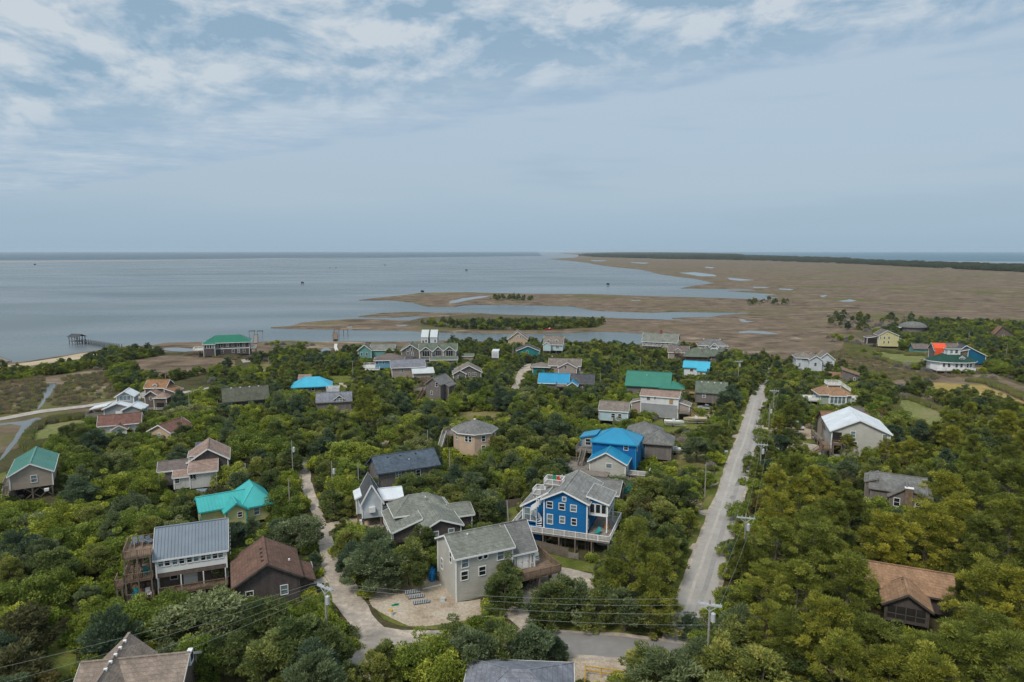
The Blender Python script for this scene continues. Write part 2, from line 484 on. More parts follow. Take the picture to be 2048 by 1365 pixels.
# one sheet of low land: village, creek banks, the two marsh spits, the big marsh and the far island
COAST = [(-900, 830), (-350, 772), (0, 727), (60, 722), (130, 711), (180, 703), (215, 698), (245, 693), (300, 692), (330, 686), (400, 684), (500, 687),
         (530, 683), (580, 681), (640, 684), (700, 683), (760, 684), (830, 683), (900, 681), (1000, 685), (1100, 687), (1180, 683), (1230, 687), (1272, 690), (1312, 680), (1314, 671),
         # far bank of the creek, back to the tip of the near spit
         (1298, 667), (1245, 663), (1200, 662), (1150, 664), (1090, 666), (1044, 667), (959, 665), (890, 664), (805, 660), (702, 658), (600, 656.5), (540, 655),
         (580, 652), (600, 646), (661, 641), (702, 638), (740, 638.5), (790, 641), (815, 641.5), (866, 633), (830, 631.5), (788, 634), (740, 633.6), (716, 632.6),
         (764, 626.5), (822, 624), (873, 626), (942, 626), (1020, 630), (1090, 632), (1164, 633.5), (1217, 636), (1305, 639), (1402, 643),
         (1380, 639.5), (1343, 636.5), (1380, 635), (1419, 635), (1440, 631), (1463, 629), (1515, 626),
         # channel's far bank, back to the tip of the second spit
         (1490, 624.5), (1446, 624), (1349, 623), (1302, 624.7), (1241, 622.6), (1200, 621), (1167, 617), (1144, 612), (1100, 611), (1040, 609.5), (959, 609), (925, 610),
         (907, 613), (860, 613), (839, 609), (825, 605), (784, 600.5), (716, 600), (764, 595), (812, 590), (839, 586.5), (928, 584.7), (1044, 588), (1100, 588), (1179, 588.5),
         (1305, 593), (1437, 596), (1487, 598), (1595, 602.7), (1560, 600), (1534, 596.5), (1570, 595), (1530, 592), (1560, 588.5), (1500, 585), (1455, 582), (1519, 581.5), (1495, 578),
         (1420, 577.5), (1362, 576.8), (1393, 571), (1432, 566.5), (1393, 558), (1349, 553), (1317, 548), (1290, 541), (1264, 537.8), (1229, 534.7), (1208, 531.8), (1173, 526), (1135, 521.5), (1096, 518.5),
         (1150, 515.5), (1160, 511), (1120, 507), (1300, 506), (1420, 509), (1500, 512.5), (1640, 517), (1767, 522), (1888, 526), (2048, 531), (2400, 542), (3200, 575)]
pts = [W(*p) for p in COAST] + [Vector((900, -150, 0)), Vector((-500, -150, 0))]
sheet('ground', None, 0.0, 'marsh', .9, 5.0, 1.0, world_pts=pts)
# far spit beyond the sound and the sand bar, only a hint at the horizon
sheet('far_shore', [(1100, 506.5), (1250, 505.8), (1290, 506.8), (1200, 508)], .6, 'scrub_floor', 2, 20, 1.2)
sheet('sand_bar', [(-600, 526), (0, 522.5), (160, 521), (380, 519), (560, 516.6), (740, 515.2), (560, 517.8), (380, 520.6), (200, 523), (0, 525.5), (-600, 531)], -.32, 'shoal', 3.0, 10, .1)


def pond(pxs, z=.03, amp=.5, seg=2.5, seed=3, name='pond'): return sheet(name, pxs, z, 'pond_water', amp, seg, seed=seed)


pond([(105, 766), (112, 766), (108, 778), (100, 790), (92, 800), (85, 811), (75, 822), (72, 823), (82, 805), (87, 795), (86, 785), (92, 772)], amp=.35, name='tidal_ditch')
pond([(-60, 849), (0, 848), (50, 842), (72, 836), (95, 838), (70, 846), (55, 856), (46, 868), (38, 880), (24, 898), (8, 915), (-4, 925), (8, 905), (18, 892), (34, 868), (44, 852), (20, 849), (-60, 860)], amp=.3, name='tidal_creek')
pond([(325, 698), (338, 696), (358, 696), (384, 698), (392, 702), (368, 704), (345, 703), (330, 701)])
pond([(545, 693), (585, 693.5), (612, 700), (640, 702), (648, 696), (656, 697), (662, 701), (648, 704), (652, 712), (644, 722), (632, 722), (636, 712), (618, 706), (590, 702), (560, 697)])
for k_, q in enumerate([[(898, 604), (925, 597), (960, 593), (982, 592), (965, 596), (935, 601), (915, 606), (900, 607)],
          [(1478, 664), (1500, 662), (1530, 663), (1560, 668.5), (1540, 669), (1500, 666.5), (1480, 667)], [(1478, 640), (1486, 638), (1495, 643), (1512, 643), (1495, 645.5), (1484, 644)],
          [(1358, 546), (1390, 545), (1430, 550), (1435, 553), (1400, 553), (1375, 549)], [(1455, 556), (1470, 557), (1510, 561), (1480, 562), (1460, 560)],
          [(1505, 574), (1540, 575), (1530, 576.5), (1510, 576)], [(1556, 577.5), (1590, 579), (1582, 581), (1560, 579.5)], [(1640, 592), (1656, 590.5), (1650, 594), (1645, 594.5)],
          [(1676, 602.5), (1700, 599), (1715, 602), (1700, 604), (1685, 603.8)], [(1408, 534), (1430, 535), (1425, 537), (1410, 536)], [(1260, 524.5), (1300, 526), (1290, 528), (1265, 526)],
          [(1180, 521), (1215, 521.5), (1205, 523), (1183, 522.6)], [(690, 655), (702, 653.5), (704, 655.5), (694, 656.5)], [(790, 651.5), (812, 651), (815, 652.5), (796, 653.3)],
          [(1260, 601), (1280, 600), (1284, 601.5), (1265, 602)]]):
    pond(q, amp=.5, seed=k_)

# dry land of the village and other overlays, each a thin sheet above the one below
VILL = [(-500, 1100), (-500, 900), (0, 905), (40, 893), (112, 897), (150, 862), (200, 838), (260, 818), (300, 790), (262, 765), (250, 742), (240, 712), (300, 706), (420, 706), (520, 712),
        (600, 700), (700, 700), (840, 698), (930, 692), (1000, 694), (1090, 692), (1180, 690), (1280, 694), (1400, 700), (1480, 712), (1560, 725), (1650, 727), (1720, 745), (1770, 775), (1800, 830), (1850, 868),
        (1900, 872), (1980, 862), (2100, 858), (2700, 880)]
vpts = [W(*p) for p in VILL] + [Vector((700, -120, 0)), Vector((-400, -120, 0))]
sheet('woodland_ground', None, .02, 'forest_floor', 2.0, 5.0, world_pts=vpts, seed=1)
sheet('wooded_rise_ground', [(1700, 668), (1760, 655), (1850, 640), (1950, 648), (2048, 652), (2300, 660), (2300, 800), (2048, 772), (1990, 752), (1960, 735), (1860, 728), (1800, 705), (1740, 690)], .032, 'scrub_floor', 3, 6, seed=2)
sheet('spit_scrub_ground', [(800, 648), (850, 636), (960, 628), (1080, 632), (1180, 636), (1215, 645), (1190, 656), (1080, 662), (960, 662), (860, 656)], .024, 'scrub_floor', 3, 6, seed=3)
sheet('shore_scrub_ground', [(-200, 765), (0, 742), (90, 735), (170, 716), (230, 700), (300, 700), (330, 712), (260, 725), (160, 745), (60, 760), (-200, 790)], .028, 'forest_floor', 2, 5, seed=4)
sheet('beach', [(-150, 752), (0, 732), (30, 729), (110, 717), (160, 708), (205, 703), (222, 706), (190, 716), (130, 722), (60, 732), (0, 740), (-150, 768)], .04, 'beach_sand', .8, 3, seed=5)
sheet('reed_bed', [(45, 893), (60, 868), (80, 850), (110, 840), (180, 832), (190, 850), (150, 868), (110, 890), (70, 905)], .04, 'reed_ground', 1.2, 3, seed=6)
sheet('meadow', [(255, 722), (330, 712), (420, 712), (470, 722), (468, 736), (420, 744), (340, 760), (285, 758), (252, 740)], .042, 'marsh', 1.5, 4, seed=61)
sheet('reed_flat', [(1745, 828), (1790, 795), (1830, 800), (1900, 830), (1960, 840), (2048, 838), (2200, 850), (2200, 875), (2000, 868), (1900, 866), (1850, 866), (1800, 850)], .04, 'reed_ground', 1.5, 4, seed=7)
sheet('reed_meadow', [(1745, 700), (1800, 707), (1860, 712), (1870, 735), (1850, 742), (1800, 733), (1760, 720), (1700, 712), (1690, 690)], .04, 'reed_ground', 2, 5, seed=8)
sheet('field', [(1838, 766), (1880, 766), (1928, 769), (1964, 770), (2006, 787), (2060, 810), (2140, 850), (2060, 830), (1996, 804), (1941, 790), (1869, 785)], .05, 'straw_field', .4, 3, seed=9)
sheet('reed_fringe', [(1935, 764), (1970, 762), (2030, 785), (2100, 812), (2160, 850), (2110, 836), (2060, 806), (2010, 783), (1966, 767)], .06, 'reed_ground', .8, 3, seed=10)
for k_, (mt, am, q) in enumerate([
        ('lawn', .5, [(1055, 1090), (1085, 1104), (1150, 1120), (1200, 1128), (1196, 1146), (1150, 1140), (1100, 1135), (1062, 1118)]),
        ('lawn', .4, [(1449, 955), (1440, 980), (1420, 1032), (1380, 1140), (1358, 1200), (1350, 1240), (1330, 1238), (1345, 1180), (1366, 1110), (1385, 1050), (1410, 985), (1425, 950)]),
        ('lawn', .4, [(1506, 790), (1492, 838), (1476, 885), (1456, 935), (1447, 962), (1424, 962), (1440, 925), (1458, 880), (1474, 835), (1490, 800)]),
        ('lawn', .4, [(1500, 950), (1506, 925), (1524, 895), (1530, 840), (1540, 790), (1552, 790), (1545, 850), (1540, 900), (1520, 950), (1500, 1010), (1470, 1090), (1440, 1200), (1434, 1270), (1415, 1275), (1425, 1230), (1462, 1090), (1490, 1005)]),
        ('lawn_dry', .5, [(1316, 905), (1345, 893), (1400, 905), (1425, 915), (1415, 940), (1370, 945), (1325, 925)]),
        ('lawn', .4, [(1600, 880), (1650, 872), (1660, 890), (1640, 886), (1590, 888), (1575, 884)]),
        ('lawn', .5, [(1290, 845), (1340, 836), (1400, 840), (1420, 852), (1390, 862), (1340, 866), (1300, 858)]),
        ('lawn_dry', .5, [(1370, 812), (1400, 803), (1440, 812), (1432, 826), (1400, 826), (1375, 822)]),
        ('lawn', .5, [(422, 880), (440, 900), (470, 922), (450, 935), (430, 925), (418, 900)]),
        ('lawn', .5, [(300, 1012), (340, 1000), (400, 1003), (400, 1018), (350, 1024), (300, 1022)]),
        ('lawn', .5, [(630, 1130), (645, 1100), (655, 1120), (662, 1150), (700, 1195), (720, 1225), (760, 1256), (720, 1250), (660, 1205), (655, 1230), (645, 1215), (640, 1165)]),
        ('lawn', .5, [(735, 1195), (760, 1240), (800, 1254), (870, 1260), (960, 1256), (1010, 1240), (1060, 1250), (1140, 1262), (1240, 1268), (1340, 1272), (1335, 1240), (1240, 1220), (1130, 1238), (1060, 1225), (960, 1222), (880, 1222), (770, 1220), (745, 1180)]),
        ('lawn', .5, [(20, 1190), (70, 1195), (120, 1250), (150, 1310), (160, 1365), (90, 1400), (40, 1330), (100, 1290)]),
        ('lawn_dry', .5, [(420, 1300), (520, 1280), (600, 1320), (560, 1400), (400, 1400)]),
        ('lawn', .4, [(990, 1090), (1005, 1030), (1040, 1000), (1055, 1040), (1036, 1075), (1020, 1080)]),
        ('lawn_dry', .6, [(898, 836), (920, 826), (960, 822), (1000, 824), (1015, 830), (980, 838), (930, 842)]),
        ('lawn_dry', .8, [(520, 724), (545, 722), (548, 735), (535, 748), (520, 742)]), ('lawn', .6, [(640, 752), (700, 752), (712, 760), (690, 770), (655, 765)]),
        ('lawn', .6, [(1195, 712), (1225, 709), (1228, 716), (1200, 722)]), ('lawn', .6, [(1020, 760), (1030, 745), (1048, 736), (1045, 748), (1034, 760), (1026, 772)]),
        ('lawn_dry', .8, [(1760, 905), (1830, 895), (1890, 905), (1900, 915), (1850, 920), (1780, 918)]), ('lawn', .6, [(1965, 712), (2000, 708), (2060, 716), (2060, 724), (2000, 726)]),
        ('lawn', .5, [(-60, 965), (12, 945), (14, 990), (-60, 1000)])]):
    sheet('lawn', q, .045 + .0015 * k_, mt, am, 2.0, seed=11 + k_)
for k_, (nm, mt, am, q) in enumerate([
        ('sand_lot', 'sand', .7, [(726, 1178), (760, 1168), (800, 1150), (880, 1150), (915, 1205), (965, 1200), (960, 1215), (965, 1235), (925, 1245), (880, 1252), (820, 1253), (775, 1240), (750, 1215)]),
        ('driveway', 'gravel', .3, [(1010, 1232), (1030, 1200), (1062, 1160), (1085, 1138), (1096, 1131), (1140, 1138), (1195, 1151), (1207, 1172), (1180, 1182), (1120, 1180), (1085, 1190), (1072, 1215), (1072, 1262), (1045, 1262)]),
        ('driveway', 'sand', .4, [(640, 1062), (655, 1048), (690, 1040), (730, 1030), (768, 1040), (775, 1058), (720, 1056), (680, 1062), (660, 1078)]),
        ('driveway', 'sand', .4, [(1516, 856), (1560, 856), (1600, 852), (1635, 862), (1632, 880), (1600, 878), (1560, 868), (1520, 866)]),
        ('driveway', 'gravel', .4, [(1505, 905), (1540, 884), (1570, 882), (1632, 890), (1660, 905), (1640, 916), (1560, 905), (1520, 915)]),
        ('driveway', 'gravel', .4, [(608, 1165), (622, 1155), (648, 1155), (655, 1168), (620, 1170)]),
        ('driveway', 'gravel', .3, [(1430, 972), (1418, 975), (1412, 969), (1440, 965)]), ('driveway', 'gravel', .3, [(1416, 1035), (1400, 1030), (1390, 1022), (1425, 1020)]),
        ('driveway', 'gravel', .3, [(1398, 1104), (1376, 1098), (1384, 1088), (1402, 1086)]), ('driveway', 'gravel', .3, [(1482, 880), (1464, 876), (1466, 870), (1485, 868)]),
        ('driveway', 'gravel', .3, [(1490, 835), (1482, 832), (1486, 829), (1493, 829)]), ('driveway', 'sand', .3, [(1412, 822), (1430, 822), (1434, 834), (1420, 838), (1410, 830)]),
        ('sand_yard', 'sand', .8, [(1118, 1318), (1240, 1320), (1290, 1330), (1280, 1420), (1120, 1420), (1090, 1360)]),
        ('sand_path', 'sand', .5, [(755, 885), (775, 878), (785, 882), (770, 895), (755, 905), (748, 900)]),
        ('driveway', 'gravel', .4, [(-80, 1012), (20, 985), (24, 998), (-80, 1040)]), ('sand_yard', 'sand', .5, [(668, 768), (690, 766), (700, 776), (680, 782)]),
        ('driveway', 'gravel', .4, [(368, 815), (385, 813), (405, 830), (398, 834), (376, 824)]), ('driveway', 'gravel', .5, [(482, 720), (498, 718), (504, 724), (486, 726)]),
        ('driveway', 'gravel', .4, [(520, 736), (530, 742), (536, 748), (526, 746)]), ('driveway', 'gravel', .4, [(1100, 714), (1118, 704), (1120, 712), (1108, 716)]),
        ('driveway', 'gravel', .4, [(1962, 716), (1975, 714), (1990, 724), (1978, 728)])]):
    sheet(nm, q, .085 + .0015 * k_, mt, am, 1.5, seed=40 + k_)

ROADL = [(1330, 1300), (1346, 1239), (1360, 1190), (1379, 1138.5), (1395, 1096), (1419, 1032), (1440, 980), (1455, 929), (1476, 879), (1490.6, 836), (1502, 797), (1507, 786), (1521, 771), (1535, 733.6)]
ROADR = [(1395, 1300), (1410, 1240), (1434, 1181), (1449, 1129), (1458.5, 1084), (1472, 1041), (1484, 1000), (1496, 958), (1503, 924), (1516, 895), (1522, 858.6), (1528, 817.7), (1534, 792), (1537, 772), (1548.5, 731)]
wide = [W(*p) + Vector((-.55, 0, 0)) for p in ROADL] + [W(*p) + Vector((.6, 0, 0)) for p in reversed(ROADR)]
sheet('road_shoulder', None, .125, 'gravel', .3, 1.5, world_pts=wide, seed=70)
sheet('street', ROADL + ROADR[::-1], .135, 'asphalt', .09, 1.5, seed=71)
def strip(f0, f1):
    n_ = min(len(ROADL), len(ROADR))
    yl = sorted(set([p[1] for p in ROADL])); out = [[], []]
    for k in range(24):
        y_ = 1225 - (1225 - 800) * (k / 23) ** .8
        def at(line):
            for a_, b2 in zip(line, line[1:]):
                if b2[1] <= y_ <= a_[1]: return a_[0] + (b2[0] - a_[0]) * (a_[1] - y_) / (a_[1] - b2[1])
        l_, r_ = at(ROADL), at(ROADR)
        out[0].append((l_ + (r_ - l_) * f0, y_)); out[1].append((l_ + (r_ - l_) * f1, y_))
    return out[0] + out[1][::-1]


groundmat('asphalt_pale', [(.3, (.39, .36, .33)), (.7, (.44, .405, .37))], .3, 7, fine=.6, fs=.3)
groundmat('asphalt_worn', [(.3, (.285, .27, .262)), (.7, (.325, .305, .292))], .3, 7, fine=.6, fs=.3)
sheet('worn_wheel_track', strip(.26, .36), .1385, 'asphalt_pale', .12, 2.0, seed=81)
sheet('worn_wheel_track', strip(.58, .74), .1385, 'asphalt_worn', .15, 2.0, seed=82)
sheet('street_patch', [(1478, 958), (1493, 956), (1489, 971), (1468, 974)], .142, 'asphalt_dark', .12, .8, seed=72)
sheet('street_patch', [(1462, 993), (1472, 993), (1470, 999), (1458, 999)], .142, 'asphalt_dark', .12, .8, seed=73)
LANE_L = [(668, 1420), (683, 1365), (701, 1300), (704, 1272), (692, 1239), (668, 1205), (655, 1163), (640, 1145), (643, 1120), (634, 1084), (635, 1056), (622, 1026), (611, 995), (600, 970), (597, 945), (574, 926)]
LANE_R = [(760, 1420), (768, 1365), (790, 1330), (812, 1310), (868, 1308), (868, 1267), (826, 1268), (771, 1257), (744, 1230), (728, 1202), (704, 1157), (686, 1123), (671, 1093), (655, 1050), (648, 1032), (633, 995), (624, 965), (621, 947), (612, 920)]
sheet('gravel_lane', LANE_L + LANE_R[::-1], .130, 'gravel', .35, 1.5, seed=74)
sheet('cross_street_shoulder', [(800, 1262), (867, 1262), (1128, 1261), (1241, 1268), (1350, 1282), (1400, 1290), (1400, 1345), (1238, 1326), (1125, 1318), (860, 1316), (805, 1316)], .128, 'gravel', .3, 1.5, seed=75)
sheet('cross_street', [(850, 1268), (1128, 1267), (1241, 1275), (1350, 1288), (1400, 1296), (1400, 1335), (1238, 1317), (1125, 1309), (860, 1308), (845, 1290)], .140, 'asphalt_dark', .12, 1.5, seed=76)
sheet('back_lane', [(-80, 847), (0, 836), (81, 820.6), (168, 811), (210, 805), (280, 793), (340, 787), (383, 781.5), (424, 774), (424, 777), (383, 786), (340, 791.5), (280, 798), (210, 810), (169, 816), (81, 827), (0, 842), (-80, 853)], .10, 'concrete_lane', .15, 3, seed=77)
sheet('far_lane', [(1020, 785), (1024, 773), (1031, 757), (1037, 743), (1044, 735), (1050, 730), (1061, 727), (1064, 730), (1060, 736), (1064, 741), (1072, 742), (1050, 748), (1050, 756), (1044, 766), (1039, 775), (1036, 785)], .10, 'gravel', .3, 2, seed=78)

VISIBLE = [[(1449, 955), (1440, 980), (1420, 1032), (1385, 1125), (1366, 1180), (1350, 1180), (1370, 1115), (1392, 1050), (1416, 985), (1430, 955)], [(1790, 800), (1830, 802), (1900, 832), (1960, 842), (2048, 842), (2048, 862), (1900, 862), (1850, 860), (1800, 845)], [(50, 893), (62, 868), (85, 850), (180, 834), (185, 848), (110, 888)], [(1745, 702), (1800, 709), (1855, 714), (1860, 732), (1800, 730), (1750, 716)], [(1125, 1262), (1240, 1268), (1240, 1330), (1125, 1322)], [(655, 1163), (668, 1205), (700, 1250), (704, 1290), (720, 1320), (735, 1310), (790, 1296), (862, 1300), (866, 1262), (826, 1264), (771, 1250), (744, 1226), (704, 1155), (671, 1093), (664, 1050), (644, 995), (632, 947), (618, 914), (568, 922), (586, 945), (598, 995), (612, 1026), (626, 1056), (628, 1084), (643, 1120), (640, 1145)],
           [(1095, 1131), (1195, 1151), (1204, 1172), (1180, 1180), (1130, 1160), (1088, 1148)], [(1016, 1232), (1034, 1205), (1066, 1215), (1070, 1250), (1050, 1255)], [(1120, 1322), (1250, 1326), (1262, 1365), (1130, 1365)], [(745, 1200), (775, 1245), (860, 1258), (960, 1240), (960, 1215), (900, 1225)]]
for v_ in VISIBLE: SHEETS.append(('visible', v_, True))

# ------------------------------------------------------------------ building materials
mk('orange_sheet', (.78, .10, .035), .5, .1, .8)
mk('white', (.78, .78, .77), .5, .05, .6)
mk('trim_white', (.74, .74, .73), .5, .06, .8)
mk('glass', (.020, .028, .034), .08, .2, .7, spec=.6)
mk('glass_pale', (.20, .27, .30), .10, .3, .9, spec=.6)
mk('wood_grey', (.30, .265, .235), .85, .2, 1.5, 'plank')
mk('wood_brown', (.25, .175, .125), .85, .2, 1.5, 'plank')
mk('wood_new', (.42, .29, .15), .8, .15, 1.5, 'plank')
mk('wood_white', (.66, .645, .62), .7, .1, 1.0, 'plank')
mk('wood_dark', (.10, .085, .075), .85, .2, 1.5)
mk('pile_wood', (.20, .165, .135), .9, .2, 2.0)
mk('pole_wood', (.33, .31, .285), .9, .15, 2.0)
mk('brick', (.28, .10, .07), .85, .2, 4.0)
mk('concrete', (.42, .41, .39), .9, .1, 1.0)
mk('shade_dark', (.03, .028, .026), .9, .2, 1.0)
WALLS = {'beige': (.54, .525, .48), 'tan': (.42, .355, .295), 'shake_dark': (.115, .095, .092), 'shake_grey': (.22, .195, .185), 'shake_brown': (.19, .145, .125), 'blue': (.008, .155, .41), 'paleblue': (.47, .62, .67),
         'midblue': (.16, .36, .50), 'navy': (.014, .085, .17), 'whitewash': (.56, .545, .53), 'cream': (.56, .51, .36), 'yellow': (.60, .585, .27), 'paleyellow': (.62, .57, .30), 'peach': (.58, .43, .32), 'white_lap': (.76, .77, .78),
         'icewhite': (.60, .64, .69), 'greywall': (.33, .34, .35), 'teal': (.025, .22, .23), 'seagreen': (.15, .35, .33), 'skyteal': (.01, .135, .25), 'pinkgrey': (.40, .33, .30), 'greygreen': (.36, .42, .36)}
for k_, c_ in WALLS.items():
    mk('w_' + k_, c_, .8, .08, .5, 'shake' if k_.startswith('shake') else ('board' if k_ in ('whitewash',) else 'lap'))
ROOFS = {'grey': (.27, .275, .265), 'greygreen': (.235, .245, .215), 'midgrey': (.21, .21, .205), 'slate': (.105, .135, .175), 'darkgrey': (.10, .105, .115), 'brown': (.185, .110, .085), 'redbrown': (.215, .115, .095), 'tan': (.36, .222, .14),
         'orange': (.34, .19, .105), 'rust': (.30, .175, .115), 'olive': (.125, .13, .10), 'taupe': (.25, .215, .19), 'fawn': (.30, .24, .20), 'lavender': (.235, .245, .285), 'mauve': (.20, .165, .155), 'greenshingle': (.155, .185, .145), 'darkgreen': (.028, .085, .066), 'pinktan': (.345, .245, .205)}
for k_, c_ in ROOFS.items(): mk('r_' + k_, c_, .92, .13, .45, 'shingle', spec=.15)
for k_, c_ in {'steel': (.185, .225, .27), 'turquoise': (.055, .41, .40), 'cyan': (.055, .40, .57), 'azure': (.02, .25, .44), 'brightblue': (.02, .265, .47), 'white': (.66, .70, .745), 'green': (.03, .195, .14), 'kelly': (.012, .155, .095), 'seafoam': (.095, .26, .215), 'silver': (.52, .55, .57)}.items():
    mk('m_' + k_, c_, .42, .07, .3, 'metal', spec=.4)

WCACHE, HOUSES = {}, []


def win_mesh(w, h, kind, fm):
    k = (round(w, 2), round(h, 2), kind, fm)
    if k in WCACHE: return WCACHE[k]
    m, t = MB(), .10
    if kind == 'round':
        o_, n_ = [], 12
        for j in range(n_):
            a0, a1 = 2 * math.pi * j / n_, 2 * math.pi * (j + 1) / n_
            m.bar((math.cos(a0) * w / 2, -.03, math.sin(a0) * w / 2), (math.cos(a1) * w / 2, -.03, math.sin(a1) * w / 2), .10, .14)
        p = MB(); p.add([(math.cos(2 * math.pi * j / n_) * w / 2, -.012, math.sin(2 * math.pi * j / n_) * w / 2) for j in range(n_)], [tuple(range(n_))])
    else:
        m.box(-w / 2 - t, -.07, -h / 2 - t, -w / 2, .02, h / 2 + t); m.box(w / 2, -.07, -h / 2 - t, w / 2 + t, .02, h / 2 + t)
        m.box(-w / 2, -.07, h / 2, w / 2, .02, h / 2 + t); m.box(-w / 2, -.09, -h / 2 - t, w / 2, .02, -h / 2)
        if kind == 'sash': m.box(-w / 2, -.045, -.03, w / 2, .015, .03)
        if kind == 'twin': m.box(-.06, -.06, -h / 2, .06, .015, h / 2); m.box(-w / 2, -.045, -.03, -.06, .015, .03); m.box(.06, -.045, -.03, w / 2, .015, .03)
        if kind == 'grid':
            for q in (-w / 6, w / 6): m.box(q - .03, -.05, -h / 2, q + .03, .015, h / 2)
        p = MB().box(-w / 2, -.012, -h / 2, w / 2, .01, h / 2)
    WCACHE[k] = (m.mesh('window_frame', MATS[fm]), p.mesh('pane', MATS['glass']), p.mesh('pane', MATS['glass_pale']))
    return WCACHE[k]


PILES = {}


